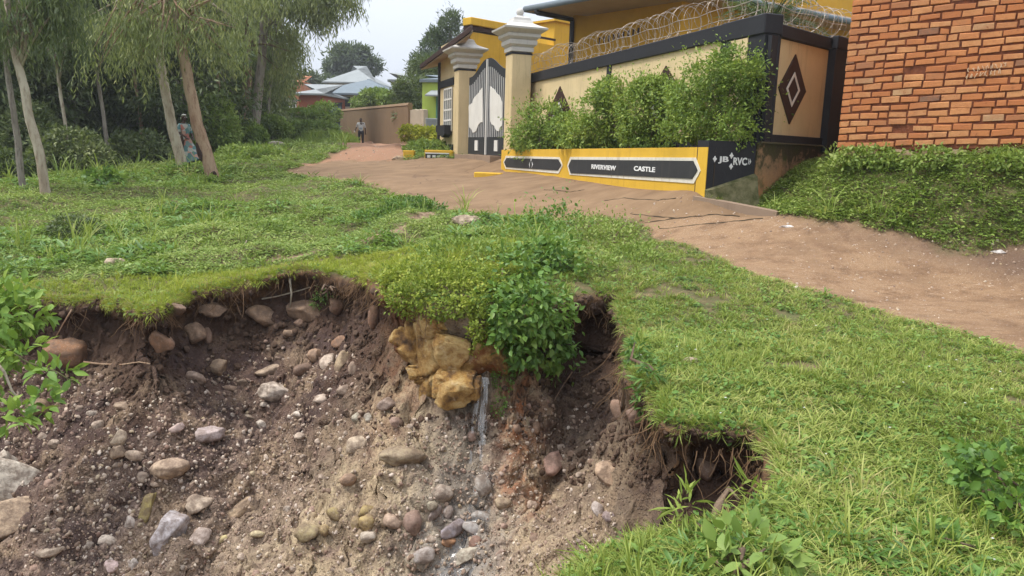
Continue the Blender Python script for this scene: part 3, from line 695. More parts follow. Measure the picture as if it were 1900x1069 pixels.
pillar(860, 290, 26.8, zsl, .60, 'cream gate pillar with white stepped capital beside the barred guardhouse window')
# ---- the double gate
pg0, pg1 = P(941, 280, 22.6), P(868, 280, 26.0)
ug = np.array([pg1.x-pg0.x, pg1.y-pg0.y]); LG = np.hypot(*ug); FG = frame((pg0.x, pg0.y, 0), ug, (-ug[1], ug[0]))
zg = gz(pg0.x-.6, pg0.y+1.5)
gt = thing('double_gate', 'tall black and white double metal gate with curved top between the two capital pillars', 'gate', tuple(FG(np.array([[LG/2, 0, zg]]))[0]))
hC = uz(FG, 907, 108)[1]; hR = uz(FG, 936, 130)[1]; hL = uz(FG, 871, 143)[1]; hs_ = (hR+hL)/2; zb_g = zg+.05
def topz(t): return hs_ + (hC-hs_)*(0.5-0.5*math.cos(PI*min(1, max(0, (1-abs(2*t-1))*1.15-.1))))
mid = LG/2
for side in (0, 1):
    a, b_ = (0.02, mid-.02) if side == 0 else (mid+.02, LG-.02)
    K = 20; us_ = np.linspace(a, b_, K+1); m = MB()
    top = [(u_, topz(u_/LG)) for u_ in us_]
    m.prism([(us_[0], zb_g), (us_[-1], zb_g)] + top[::-1], -.02, .0, FG)
    leaf = m.build('leaf', M_darkmetal, gt, gt.location)
    m = MB()
    for i in range(11):
        u_ = a + (b_-a)*(i+.5)/11; zt = topz(u_/LG)-.26
        m.box((u_-.022, 0, zb_g+.55), (u_+.022, .015, zt), FG)
    m.build('bars', wall_paint('gate_bar', (.50, .49, .47), (.1, .1, .1), .3, .5) if side == 0 else bpy.data.materials['gate_bar'], leaf)
    bb = gt.children_recursive[-1] if False else None
    # pale plate with a stepped edge
    tp, bt = (([(911,160),(915,164),(920,167),(923,174),(928,177),(933,190)], [(933,233),(929,237),(927,244),(922,242),(918,233),(914,231),(911,225)]) if side == 0 else
              ([(871,196),(878,191),(880,183),(885,177),(890,172),(892,168),(897,162)], [(897,227),(893,227),(889,232),(885,243),(879,247),(876,240),(872,236)]))
    m = MB(); m.prism([uz(FG, *q) for q in tp] + [uz(FG, *q) for q in bt], .016, .03, FG); m.build('plate', M_white, gt, gt.location)
    m = MB(); uu = a+(b_-a)*.5; m.box((uu-.14, .0, zb_g+.12), (uu+.14, .03, zb_g+.45), FG); m.build('foot_plate', M_white, gt, gt.location)
m = MB(); m.box((mid-.035, -.01, zb_g), (mid+.035, .045, hC-.03), FG); m.build('center_strip', M_white, gt, gt.location)
for c in gt.children_recursive:
    if c.name.startswith('bars'):
        c.data.transform(Matrix.Translation(-gt.location)); 
# threshold ramp
m = MB(); o_ = FG(np.array([[0, 0, 0]]))[0]
m.box((.1, -.3, zg-.3), (LG-.1, .5, zg+.03), FG); o = m.build('gate_threshold', wall_paint('concrete', (.28, .2, .14), (.14, .09, .06), .5), None, gt.location); o.location = gt.location
props(o, 'flat concrete threshold under the double gate', 'threshold')
m = MB(); q = P(905, 311, 20.8); fr = frame((q.x, q.y, 0), (1, -.25), (-.25, -1)); zq = gz(q.x, q.y)
m.box((-.38, -.3, zq-.2), (.40, .05, zq+.10), fr, bev=.02); o = m.build('kerb_block', M_yellow, None, tuple(q)); o.location = q
props(o, 'small yellow kerb block on the apron before the gate', 'kerb')

# ---- guardhouse left of the gate
gh = thing('guardhouse', 'cream guardhouse with barred window, black trim and brown roof beside the gate', 'house', tuple(FW(np.array([[U(830, 200), 0, 1.5]]))[0]), None)
pgh = P(842, 200, 28.2); FH = frame((pgh.x, pgh.y, 0), uf, nf); g = gh.location
ua = uz(FH, 842, 200)[0]; ub = uz(FH, 815, 200)[0]; zt = uz(FH, 820, 98)[1]
m = MB(); m.box((ua-.10, -.9, 1), (ub, 0, zt+.25), FH); m.build('wall', M_cream, gh, g)
m = MB(); m.box((ub-.18, 0, 1), (ub+.06, .06, zt+.25), FH); z_ = uz(FH, 830, 148)[1]; m.box((ua-.08, 0, z_-.26), (ub, .05, z_), FH); z_ = uz(FH, 830, 268)[1]; m.box((ua-.08, 0, .9), (ub, .05, z_), FH); m.build('trim', M_black, gh, g)
wa, wb = uz(FH, 840, 200)[0], uz(FH, 826, 200)[0]; za, zb2 = uz(FH, 833, 165)[1], uz(FH, 833, 243)[1]
m = MB(); m.box((wa, 0, zb2), (wb, .02, za), FH); wi = m.build('window', M_glass, gh, g)
m = MB()
for k in range(5): u_ = wa+(wb-wa)*k/4; m.box((u_-.035, .02, zb2), (u_+.035, .06, za), FH)
for k in range(5): z_ = zb2+(za-zb2)*k/4; m.box((wa, .025, z_-.03), (wb, .055, z_+.03), FH)
m.build('bars', M_white, wi, g)
m = MB(); z_ = uz(FH, 833, 233)[1]; m.prism([(wa, z_-.32), (wa+.3*(wb-wa), z_-.45), (wa+.7*(wb-wa), z_-.36), (wb+.25, z_-.22), (wb+.25, z_), (wa, z_)], .04, .3, FH); m.build('window_box', M_black, gh, g)
# roof of the guardhouse
r0, r1 = hit(875, 47, FH.o+FH.n*.40, FH.n), hit(779, 120, FH.o+FH.n*.60, FH.n); r3_ = P(877, 45, 27.5)
q = np.array([r1.x-r0.x, r1.y-r0.y]); q /= np.hypot(*q); inn = np.array([q[1], -q[0]]); 
V = [np.array([r0.x, r0.y, r0.z]), np.array([r1.x, r1.y, r1.z]), np.array([r1.x+inn[0]*1.3, r1.y+inn[1]*1.3, r1.z+.35]), np.array(r3_)]
m = MB(); dn = np.array([0, 0, -.16]); m.add([v for v in V] + [v+dn for v in V], [(3,2,1,0), (4,5,6,7), (0,1,5,4), (1,2,6,5), (2,3,7,6), (3,0,4,7)]); m.build('roof', M_brown, gh, g)
ins = .04; V2 = [V[0]+np.array([inn[0]*.05, inn[1]*.05, 0]), V[1]+np.array([inn[0]*.05, inn[1]*.05, 0]), V[2], V[3]]
m = MB(); m.add([v+dn*1.05 for v in V2] + [v+dn*1.3 for v in V2], [(3,2,1,0), (4,5,6,7), (0,1,5,4), (1,2,6,5), (2,3,7,6), (3,0,4,7)]); m.build('soffit', M_soffit, gh, g)

# ---- yellow outbuilding behind the gate
yb = thing('outbuilding', 'bright yellow flat-roofed outbuilding with parapet behind the gate', 'house', tuple(P(900, 200, 27.5)))
p0 = P(872, 100, 27.45); FY = frame((p0.x, p0.y, 0), us, (us[1], -us[0])); g = yb.location
ue = uz(FY, 1078, 100)[0]; zt = uz(FY, 900, 44)[1]; um = uz(FY, 942, 60)[0]
m = MB(); m.box((0, -.3, 1), (ue, 0, zt-.35), FY); m.box((uz(FY, 1028, 60)[0], -2.5, zt-.36), (ue, .02, uz(FY, 1040, 42)[1]), FY)
m.build('wall', M_yellow, yb, g)
m = MB(); m.box((-.08, -.34, zt-.14), (um+1.3, .14, zt+.12), FY, bev=.02); m.box((uz(FY, 1024, 60)[0], -2.5, uz(FY, 1040, 42)[1]), (ue+.05, .12, uz(FY, 1040, 38)[1]), FY); m.build('parapet', M_yellow, yb, g)
m = MB(); m.box((-.05, -.33, zt-.30), (um+1.25, .06, zt-.141), FY); m.box((uz(FY, 1000, 60)[0], 0, uz(FY, 1015, 74)[1]), (uz(FY, 1030, 60)[0], .05, uz(FY, 1015, 70)[1]), FY); m.build('trim', M_brown, yb, g)

# ---- main yellow house
mh = thing('main_house', 'large ochre yellow house with deep eaves, grey gutter and downpipe behind the razor wire', 'house', tuple(P(1262, 100, 21.3)))
g = mh.location
C2 = P(1262, 60, 21.3); C1 = P(1062, 60, 24.4); C3 = P(1640, 60, 26.5)
d1 = np.array([C1.x-C2.x, C1.y-C2.y]); L1 = np.hypot(*d1); d1 /= L1; F1 = frame((C2.x, C2.y, 0), d1, (-d1[1], d1[0]))
if F1.n[1] > 0: F1 = frame((C2.x, C2.y, 0), d1, (d1[1], -d1[0]))
d2 = np.array([C3.x-C2.x, C3.y-C2.y]); L2 = np.hypot(*d2); d2 /= L2; F2 = frame((C2.x, C2.y, 0), d2, (d2[1], -d2[0]))
zev = P(1062, 28, 24.4).z
m = MB(); bk = np.array([C1.x, C1.y]) + F1.n[:2]*-8
m.plan([(C2.x, C2.y), (C3.x, C3.y), (C3.x, C3.y+7), (bk[0]+2, bk[1]), (C1.x, C1.y)], .8, zev+1.2); m.build('wall', M_yel2, mh, g)
def slab(pts, th, name, mat, par):
    m = MB(); k = len(pts); V = [np.array(p_, float) for p_ in pts] + [np.array(p_, float) - np.array([0, 0, th]) for p_ in pts]
    m.add(V, [tuple(range(k)), tuple(range(2*k-1, k-1, -1))] + [(i, i+k, (i+1) % k+k, (i+1) % k) for i in range(k)]); return m.build(name, mat, par, g)
e0 = P(974, 16, 23.6); e1v = np.array([-d1[0], -d1[1]])
# the eaves run parallel to the left wall, then turn with the right wall
ea = np.array([e0.x, e0.y]); eb = ea + e1v*(L1+1.5); za = e0.z
w2 = np.array([C3.x, C3.y]) + F2.n[:2]*.8; 
# corner where both eave lines meet
A2 = np.array([e1v, -d2]).T; tt = np.linalg.solve(A2, w2-ea); ec = ea + e1v*tt[0]
back1 = ea + F1.n[:2]*-5; 
slab([(ea[0], ea[1], za), (ec[0], ec[1], za), (w2[0], w2[1], za+.02), (C3.x, C3.y+4, za+1.8), (back1[0]+1.5, back1[1], za+1.9), (back1[0], back1[1], za+.0)], .10, 'roof', M_soffit, mh)
m = MB(); m.tube([(ea[0], ea[1], za-.02), (ec[0]*.995, ec[1]*.995, za-.02), (w2[0], w2[1], za)], .085, 10); m.tube([(ea[0], ea[1], za-.02), (back1[0], back1[1], za-.02)], .085, 10); m.build('gutter', M_zinc, mh, g, smooth=True)
# downpipe
dp = F1(np.array([[L1-.05, .08, 0]]))[0]; gq = ea + (np.array([ec[0], ec[1]])-ea)*.10
zx = P(1058, 30, 24.3).z
m = MB(); m.tube([(gq[0], gq[1], za-.08), (gq[0], gq[1], zx-.08), (gq[0]+.03, gq[1], zx-.12), (dp[0], dp[1], zx-.10), (dp[0], dp[1], zx-.16), (dp[0], dp[1], 1.0)], .07, 8); m.build('downpipe', M_darkmetal, mh, g)
(ul, zl), (ur, zr) = uz(F1, 1190, 4), uz(F1, 1140, 12)
m = MB(); m.tube(F1(np.array([(ul, .35, zl+.05), (ur, .35, zl-.02)])), .03, 6); m.box((ul-.1, 0, zl-.12), (ul+.1, .12, zl+.04), F1); m.build('wall_lamp', M_white, mh, g)
# row of pierced dark vents just above the wire
(va, vz), (vb, vz2) = uz(F1, 1112, 76), uz(F1, 1184, 58)
k = 9
for i in range(k):
    t = i/(k-1); u_ = va+(vb-va)*t; z_ = vz+(vz2-vz)*t
    m = MB(); m.box((u_-.05, 0, z_-.09), (u_+.02, .012, z_+.09), F1); m.build('vent', M_brown, mh, g)

# ================================================================== BRICK HOUSE
Bo = P(1554, 274, 11.5); ub_ = np.array([1.453, -1.0]); _FB = frame((Bo.x, Bo.y, 0), ub_, (-1.0, -1.453))
def FB(V):
    V = np.array(V, float); V[:, 2] += .045*V[:, 0]; return _FB(V)   # the courses climb a little to the right, as the hand-laid wall does
FB.o, FB.u, FB.n = _FB.o, _FB.u, _FB.n
bh = thing('brick_house', 'house of rough orange handmade bricks on a rubble stone footing above the grass bank', 'house', (Bo.x, Bo.y, gz(Bo.x, Bo.y)))
M_brick, n, b = mat_new('orange_brick'); p = pos(n)
r_ = attr(n, 'rnd')
bc = ramp(n, [(0, (.44, .155, .055)), (.3, (.52, .205, .075)), (.55, (.55, .235, .09)), (.88, (.57, .28, .12)), (.955, (.42, .17, .07)), (.985, (.17, .11, .08)), (1, (.56, .34, .17))], r_)
bc2 = mixc(n, maprange(n, noise(n, 7, 6, .65, p), .4, .65, 0, .55), bc.outputs[0], (.40, .15, .06))
bc3 = mixc(n, maprange(n, noise(n, 45, 4, .7, p), .55, .75, 0, .6), bc2, (.22, .09, .045))
bc3 = mixc(n, maprange(n, noise(n, 1.3, 6, .65, p), .52, .72, 0, .5), bc3, (.33, .17, .09))
bc3 = mixc(n, maprange(n, noise(n, 11, 5, .75, p), .60, .70, 0, .8), bc3, (.24, .085, .035))
n.links.new(bc3, b.inputs['Base Color']); bump(n, b, noise(n, 60, 5, .7, p), .6, .012)
M_mortar, n, b = mat_new('mud_mortar'); p = pos(n)
n.links.new(mixc(n, maprange(n, noise(n, 9, 5, .7, p), .4, .65), (.20, .065, .028), (.11, .035, .018)), b.inputs['Base Color']); bump(n, b, noise(n, 40, 4, .7, p), .6, .02)
zB0 = Bo.z; LB = 7.5; rows = 38
rs = np.random.RandomState(5); m = MB(); rowh = .1008
for r in range(rows):
    u_ = -rs.uniform(0, .2) if r % 2 else 0.0; u_ = max(u_, 0); first = True
    zz0 = zB0 + r*rowh
    sag = rs.uniform(-.003, .003)
    while u_ < LB:
        Lb = rs.choice([.235, .245, .255, .25, .12], p=[.25, .25, .25, .2, .05]) if not (first and r % 2) else .13
        first = False; hh = .075 + rs.uniform(-.010, .008); dz = rs.uniform(-.006, .006); ti = rs.uniform(-.010, .010)
        pr_ = rs.uniform(-.005, .006); j = lambda s=.005: rs.uniform(-s, s)
        a_, b_ = u_ + .006, min(u_+Lb-.008, LB)
        z_ = zz0 + dz + sag
        wav = .008*math.sin(u_*1.3+r*.2)
        V = []
        for dd, ins_ in ((-.10, 0), (pr_-.006, 0), (pr_, .006)):
            V += [(a_+ins_+j(), dd, z_+ins_+j()+wav), (b_-ins_+j(), dd, z_+ti+ins_+j()+wav), (b_-ins_+j(), dd, z_+hh+ti-ins_+j()+wav), (a_+ins_+j(), dd, z_+hh-ins_+j()+wav)]
        Fs = [(8, 9, 10, 11)] + [(4*q+i, 4*q+(i+1) % 4, 4*q+4+(i+1) % 4, 4*q+4+i) for q in (0, 1) for i in range(4)]
        if rs.uniform() > .006: m.add(FB(np.array(V)), Fs, rs.uniform())
        u_ += Lb + rs.uniform(.004, .014)
m.build('brickwork', M_brick, bh, bh.location)
m = MB(); m.box((.015, -.25, zB0-.05), (LB, -.016, zB0+rows*rowh+.1), FB); m.box((.015, -5, zB0-.05), (.26, -.25, zB0+rows*rowh+.1), FB); m.build('mortar', M_mortar, bh, bh.location)
# side face bricks, seen edge-on along the corner
m = MB()
for r in range(rows):
    d_ = -.002
    while d_ > -4.5:
        Lb = .245 if not (r % 2 == 0 and d_ > -.01) else .12
        z_ = zB0 + r*rowh + rs.uniform(-.004, .004)
        m.box((-.002 + rs.uniform(-.006, .004), d_-Lb+.012, z_), (.10, d_, z_+.08), FB, a=rs.uniform()); d_ -= Lb + .008
m.build('side_brickwork', M_brick, bh, bh.location)
# rubble footing under the courses
def rubble():
    m = MB(); rr = np.random.RandomState(21); u_ = .05
    V0, F0 = ico(2)
    while u_ < LB:
        w_ = rr.uniform(.22, .50); h_ = rr.uniform(.26, .36)
        V = V0.copy()
        V = np.sign(V)*np.abs(V)**.62
        for _ in range(7): nrm = rr.normal(size=3); nrm /= np.linalg.norm(nrm); t = V @ nrm - rr.uniform(.8, 1.05); V -= np.clip(t, 0, None)[:, None]*nrm
        V = V*np.array([w_/2, .11, h_/2])*1.0; V[:, 0] += u_+w_/2; V[:, 1] += -.07; V[:, 2] += zB0-.02-h_/2
        m.add(FB(V), [tuple(f) for f in F0], rr.uniform()); 
        if False: V2 = V0*np.array([.07, .08, .05]); V2[:, 0] += u_; V2[:, 1] += -.03; V2[:, 2] += zB0-.06; m.add(FB(V2), [tuple(f) for f in F0], rr.uniform())
        u_ += w_*.93
    return m
M_rub, n, b = mat_new('rubble_stone'); p = pos(n)
rc = ramp(n, [(0, (.13, .085, .05)), (.4, (.22, .14, .075)), (.7, (.27, .20, .12)), (1, (.20, .09, .04))], attr(n, 'rnd'))
n.links.new(mixc(n, maprange(n, noise(n, 8, 5, .7, p), .45, .65, 0, .7), rc.outputs[0], (.12, .09, .05)), b.inputs['Base Color']); bump(n, b, noise(n, 30, 5, .7, p), .6, .02)
rubble().build('stone_footing', M_rub, bh, bh.location, smooth=True)
m = MB(); m.box((.02, -.25, zB0-.7), (LB, -.05, zB0-.02), FB); m.build('footing_mortar', M_mortar, bh, bh.location)
# chalk scrawl worn away: short pale scratches
M_chalk, n, b = mat_new('chalk'); b.inputs['Base Color'].default_value = (.62, .44, .28, 1)
(ca, cz) = uz(FB, 1797, 140); m = MB()
for row, (y, k) in enumerate(((140, 9), (152, 8))):
    for i in range(k):
        (u_, z_) = uz(FB, 1796+i*8.5+(row*-3), y-i*.9)
        for q in range(2):
            aa = rs.uniform(-.7, .7); ln_ = rs.uniform(.02, .035); uu_, zz_ = u_+rs.uniform(-.012, .012), z_+rs.uniform(-.01, .01)
            dx, dz_ = math.sin(aa)*ln_, math.cos(aa)*ln_
            m.prism([(uu_-dx-.004, zz_-dz_), (uu_-dx+.004, zz_-dz_), (uu_+dx+.004, zz_+dz_), (uu_+dx-.004, zz_+dz_)], .0, .0145, FB)
m.build('scratches', M_chalk, bh, bh.location)

# ================================================================== FAR HOUSES
def hip(name, label, px0, px1, ye, yb_, Yd, ridge, wallm, roofm, dep=7, rot=0.0, over=.5, cat='house', wins=(), group='houses up the hill', gable=.25):
    a, c = P(px0, ye, Yd), P(px1, ye, Yd); wd = abs(c.x-a.x); cx_ = (a.x+c.x)/2; ze = (a.z+c.z)/2; zr = P((px0+px1)/2, ridge, Yd+dep/2).z
    zg_ = min(P(px0, yb_, Yd).z, H0(cx_, Yd)-0.3)
    fr = frame((cx_, Yd, 0), (math.cos(rot), math.sin(rot)), (math.sin(rot), -math.cos(rot)))
    t = thing(name, label, cat, (cx_, Yd, float(zg_)), group); h = wd/2
    m = MB(); m.box((-h+over, -dep+over, zg_-1.0), (h-over, -over, ze), fr); m.build('wall', wallm, t, t.location)
    V = fr(np.array([(-h, 0, ze), (h, 0, ze), (h, -dep, ze), (-h, -dep, ze), (-h+dep*gable*2, -dep/2, zr), (h-dep*gable*2, -dep/2, zr), (-h, 0, ze-.15), (h, 0, ze-.15), (h, -dep, ze-.15), (-h, -dep, ze-.15)]))
    m = MB(); m.add(V, [(0,1,5,4), (1,2,5), (2,3,4,5), (3,0,4), (6,7,1,0), (7,8,2,1), (8,9,3,2), (9,6,0,3), (9,8,7,6)]); m.build('roof', roofm, t, t.location)
    for (x0, x1, y0, y1) in wins:
        (ua_, zt_), (ub2, zb3) = uz(fr, x0, y0, -over), uz(fr, x1, y1, -over)
        m = MB(); m.box((ua_, -over-.02, zb3), (ub2, -over+.03, zt_), fr); m.build('window', M_glass, t, t.location)
    return t, fr
hip('zinc_roof_house', 'long white house under a grey zinc roof behind the mud wall', 574, 742, 173, 212, 75, 146, M_mud2, M_zinc, 9, -.12, .6, wins=((604, 618, 182, 196), (640, 650, 180, 198)))
hip('zinc_roof_house', 'house of which only the pale hipped zinc roof shows above the grey roof', 596, 700, 152, 200, 88, 122, M_mud2, M_zincw, 8, -.1, .6)
hip('red_brick_house', 'small red brick house with pale roof left of the long zinc roof', 541, 604, 173, 205, 70, 156, M_redwall, M_zincw, 7, -.15, .4)
hip('orange_brick_house', 'tall orange brick house half hidden by the drooping branches', 500, 566, 151, 200, 92, 140, M_orange, M_orange, 8, 0, .1)
hip('white_house', 'small white house with dark windows between the eucalyptus trunks', 486, 526, 178, 205, 80, 170, M_white, M_zincw, 6, 0, .3, wins=((500, 506, 184, 193), (512, 518, 184, 193)))
hip('green_roofed_house', 'olive house with pale flat roof edge and yellow post behind the mud wall', 718, 792, 148, 205, 52, 136, wall_paint('olive_paint', (.16, .2, .08), (.1, .1, .05), .4), M_zincw, 7, -.1, .7)
t_, fr_ = hip('lime_house', 'narrow lime green house wall beside the guardhouse', 776, 842, 147, 242, 40, 139, M_lime, M_zinc, 5, -.25, .12, wins=())
(a_, z1_), (b_, z2_) = uz(fr_, 811, 170, -.1), uz(fr_, 820, 235, -.1)
m = MB(); m.box((a_, -.15, z2_), (b_, .05, z1_), fr_); m.build('pilaster', M_teal, t_, t_.location)
(a_, z1_), (b_, z2_) = uz(fr_, 799, 171), uz(fr_, 822, 178)
m = MB(); V = fr_(np.array([(a_, .8, z2_), (b_, .8, z2_), (b_, -.1, z1_+.1), (a_, -.1, z1_+.1), (a_, .8, z2_-.08), (b_, .8, z2_-.08), (b_, -.1, z1_), (a_, -.1, z1_)])); m.add(V, [(0,1,2,3), (7,6,5,4), (0,4,5,1), (1,5,6,2), (3,7,4,0)]); m.build('awning', M_zincw, t_, t_.location)
def long_wall(name, label, a, b2, ya, yb2, mat, cat='wall', th=.25, group='walls along the track', cap=None):
    """a, b2 = (px, py_top, distance)"""
    A, B = P(*a), P(*b2); t = thing(name, label, cat, ((A.x+B.x)/2, (A.y+B.y)/2, float(H0((A.x+B.x)/2, (A.y+B.y)/2))), group)
    K = 14; rs2 = np.random.RandomState(len(label)); V = []
    u_ = np.array([B.x-A.x, B.y-A.y]); L_ = np.hypot(*u_); u_ /= L_; n_ = np.array([-u_[1], u_[0]])
    for i in range(K+1):
        q = A.lerp(B, i/K); zt = q.z + rs2.uniform(-.04, .04); zb4 = float(H0(q.x, q.y))-1.2
        V += [(q.x, q.y, zb4), (q.x, q.y, zt), (q.x+n_[0]*th, q.y+n_[1]*th, zt), (q.x+n_[0]*th, q.y+n_[1]*th, zb4)]
    Fs = [(4*i, 4*i+4, 4*i+5, 4*i+1) for i in range(K)] + [(4*i+1, 4*i+5, 4*i+6, 4*i+2) for i in range(K)] + [(4*i+2, 4*i+6, 4*i+7, 4*i+3) for i in range(K)] + [(0, 1, 2, 3), (4*K+3, 4*K+2, 4*K+1, 4*K)]
    m = MB(); m.add(V, Fs); o = m.build('wall', mat, t, t.location)
    if cap:
        m = MB(); m.tube([A + Vector((n_[0]*th/2, n_[1]*th/2, .02)), B + Vector((n_[0]*th/2, n_[1]*th/2, .02))], th*.62, 6); m.build('coping', cap, t, t.location)
    return t
long_wall('mud_wall', 'long brown mud plastered wall behind the walking man', (631, 207, 57), (757, 196, 41), 0, 0, M_mud, cap=M_mud)
long_wall('garden_wall', 'short pale low wall between mud wall and lime green house', (752, 205, 41.5), (786, 203, 39.8), 0, 0, M_mud2)
long_wall('earth_wall', 'reddish earth wall behind the bushes left of the grey gate', (488, 199, 66), (612, 204, 58.5), 0, 0, M_mud)
A, B = P(611, 194, 58.3), P(634, 196, 57.2); t = thing('steel_gate', 'tall blue-grey steel gate at the end of the mud wall', 'gate', (A.x, A.y, float(H0(A.x, A.y))))
fr = frame((A.x, A.y, 0), (B.x-A.x, B.y-A.y), (0.1, -1)); lw = math.hypot(B.x-A.x, B.y-A.y); z0_ = float(H0(A.x, A.y))-.3
m = MB(); m.box((0, -.05, z0_), (lw, 0, A.z), fr); m.build('panel', M_bluegrey, t, t.location)
m = MB()
for k in range(4): m.box((lw*k/3-.06, 0, z0_), (lw*k/3+.06, .08, A.z+.05), fr)
m.box((-.1, 0, (A.z+z0_)/2), (lw+.1, .06, (A.z+z0_)/2+.12), fr); m.box((-.1, -.08, A.z), (lw+.1, .1, A.z+.12), fr); m.build('gate_frame', M_darkmetal, t, t.location)
# noticeboard box on the lime wall
A = P(790, 219, 37.5); fr = frame((A.x, A.y, 0), (1, 0.2), (.2, -1)); t = thing('notice_board', 'grey-white notice board on a post in front of the lime green house', 'notice board', (A.x+.3, A.y, gz(A.x+.3, A.y)))
m = MB(); m.box((0, -.1, P(790, 235, 37.5).z), (.65, 0, A.z), fr, bev=.02); bo_ = m.build('board', M_zincw, t, t.location)
m = MB()
for k in range(5): m.box((.06, 0, A.z-.10-k*.065), (.55-.05*(k % 2), .004, A.z-.085-k*.065), fr)
m.build('print_lines', M_bluegrey, bo_, t.location)
m = MB(); m.box((.28, -.08, t.location.z-.2), (.36, -.02, P(790, 235, 37.5).z), fr); m.build('post', M_darkmetal, t, t.location)
# small yellow planters left of the gate
def ybox(px0, px1, pyt, pyb, Yd, label, panel=False):
    a, c = P(px0, pyt, Yd), P(px1, pyt, Yd); zl = gz((a.x+c.x)/2, Yd-.1); fr = frame((a.x, a.y, 0), (1, .02), (.02, -1)); w_ = c.x-a.x
    t = thing('small_planter', label, 'planter', ((a.x+c.x)/2, Yd, zl), 'small yellow planters left of the gate')
    zt = a.z; zb5 = P(px0, pyb, Yd).z
    m = MB(); m.box((0, -.5, min(zl, zb5)-.3), (w_, 0, zt), fr, bev=.02); m.build('box', M_yellow, t, t.location)
    m = MB(); m.box((.05, -.45, zt-.02), (w_-.05, -.05, zt+.012), fr); m.build('soil', M_soil, t, t.location)
    if panel:
        h_ = zt-zb5; m = MB(); m.box((.02, 0, zb5+h_*.30), (w_-.12, .012, zb5+h_*.70), fr); bo_ = m.build('sign_strip', M_bb, t, t.location)
        m = MB(); m.box((.02, 0, zb5+h_*.71), (w_-.12, .014, zb5+h_*.80), fr)
        for x0, x1 in ((.10, .22), (.30, .42), (.48, .72), (.80, .90)): m.box((x0*w_*.93, .012, zb5+h_*.40), (x1*w_*.93, .018, zb5+h_*.60), fr)
        m.build('faded_lettering', M_letter, bo_, t.location)
ybox(788, 840, 278, 302, 26.3, 'low yellow planter with a faded black sign strip at the foot of the gate pillar', True)
ybox(748, 768, 279, 298, 27.0, 'small plain yellow planter block at the edge of the red track')
# kerb at the wing wall
m = MB(); a, c = g0(1285, 374), g0(1440, 405); fr = frame((a[0], a[1], 0), (c[0]-a[0], c[1]-a[1])); fr = frame((a[0], a[1], 0), (c[0]-a[0], c[1]-a[1]), (-fr.n[0], -fr.n[1]) if fr.n[1] > 0 else (fr.n[0], fr.n[1]))
Lk = math.hypot(c[0]-a[0], c[1]-a[1]); za, zc = gz(*a), gz(*c)
m.add(fr(np.array([(0,.0,za-.3),(Lk,.0,zc-.3),(Lk,-.22,zc-.3),(0,-.22,za-.3),(0,0,za+.07),(Lk,0,zc+.06),(Lk,-.22,zc+.06),(0,-.22,za+.07)])), [(0,1,5,4),(4,5,6,7),(1,2,6,5),(3,0,4,7),(2,3,7,6)])
o = m.build('kerb', bpy.data.materials['concrete'], None, (a[0], a[1], za)); o.location = (a[0], a[1], za); props(o, 'low concrete kerb at the foot of the lettered black wing wall', 'kerb')
# ================================================================== STONES
M_stone, n, b = mat_new('river_stone'); p = pos(n)
oc = N(n, 'ShaderNodeAttribute'); oc.attribute_name = 'tint'; oc.attribute_type = 'OBJECT'
tcn = n.nodes.new('ShaderNodeTexCoord'); ov = tcn.outputs['Object']
c1 = mixc(n, maprange(n, noise(n, 9, 6, .65, ov), .35, .7, 0, .55), oc.outputs['Color'], (.20, .125, .08))
c1 = mixc(n, maprange(n, noise(n, 60, 4, .7, p), .5, .8, 0, .45), c1, (.55, .47, .38))
gn = n.nodes.new('ShaderNodeNewGeometry'); sx = N(n, 'ShaderNodeSeparateXYZ'); n.links.new(gn.outputs['Normal'], sx.inputs[0])
c1 = mixc(n, mathn(n, 'MULTIPLY', maprange(n, noise(n, 11, 6, .72, p), .40, .58), .7), c1, (.13, .085, .06))
n.links.new(c1, b.inputs['Base Color']); b.inputs['Roughness'].default_value = .7; bump(n, b, noise(n, 35, 6, .7, p), .55, .02)
def rock_mesh(name, size, seed, sub=3, ang=0.5, mat=None, lump=.26):
    V, Fc = ico(sub); V = V.copy(); rs = np.random.RandomState(seed)
    for _ in range(int(4 + ang*12)):                      # flat broken faces
        nrm = rs.normal(size=3); nrm /= np.linalg.norm(nrm); dd = rs.uniform(.60 - ang*.16, .92)
        t = V @ nrm - dd; V -= np.clip(t, 0, None)[:, None] * nrm * (.65 + .35*ang)
    o = rs.uniform(0, 50, 3)
    nz_ = fbm(V[:, 0]*1.3+o[0], V[:, 1]*1.3+o[1], V[:, 2]*1.3+o[2], oct=4, seed=seed % 97)
    V *= (1 + lump*nz_ + .07*fbm(V[:, 0]*4+o[1], V[:, 1]*4+o[2], V[:, 2]*4+o[0], oct=3, seed=seed % 89))[:, None]
    V *= np.asarray(size)[None]/2
    me = bpy.data.meshes.new(name); me.from_pydata(V.tolist(), [], Fc.tolist())
    me.polygons.foreach_set('use_smooth', np.ones(len(Fc), bool)); me.update()
    me.materials.append(mat or M_stone); return me
PROTO = [rock_mesh('stone', (1, rs_, rz_), 100+i, 3, an) for i, (rs_, rz_, an) in enumerate([(.75, .6, .2), (.6, .5, .3), (.8, .7, .8), (.5, .4, .7), (.85, .75, .3), (.65, .35, .9), (.7, .6, 1.0), (.9, .8, .5)])]
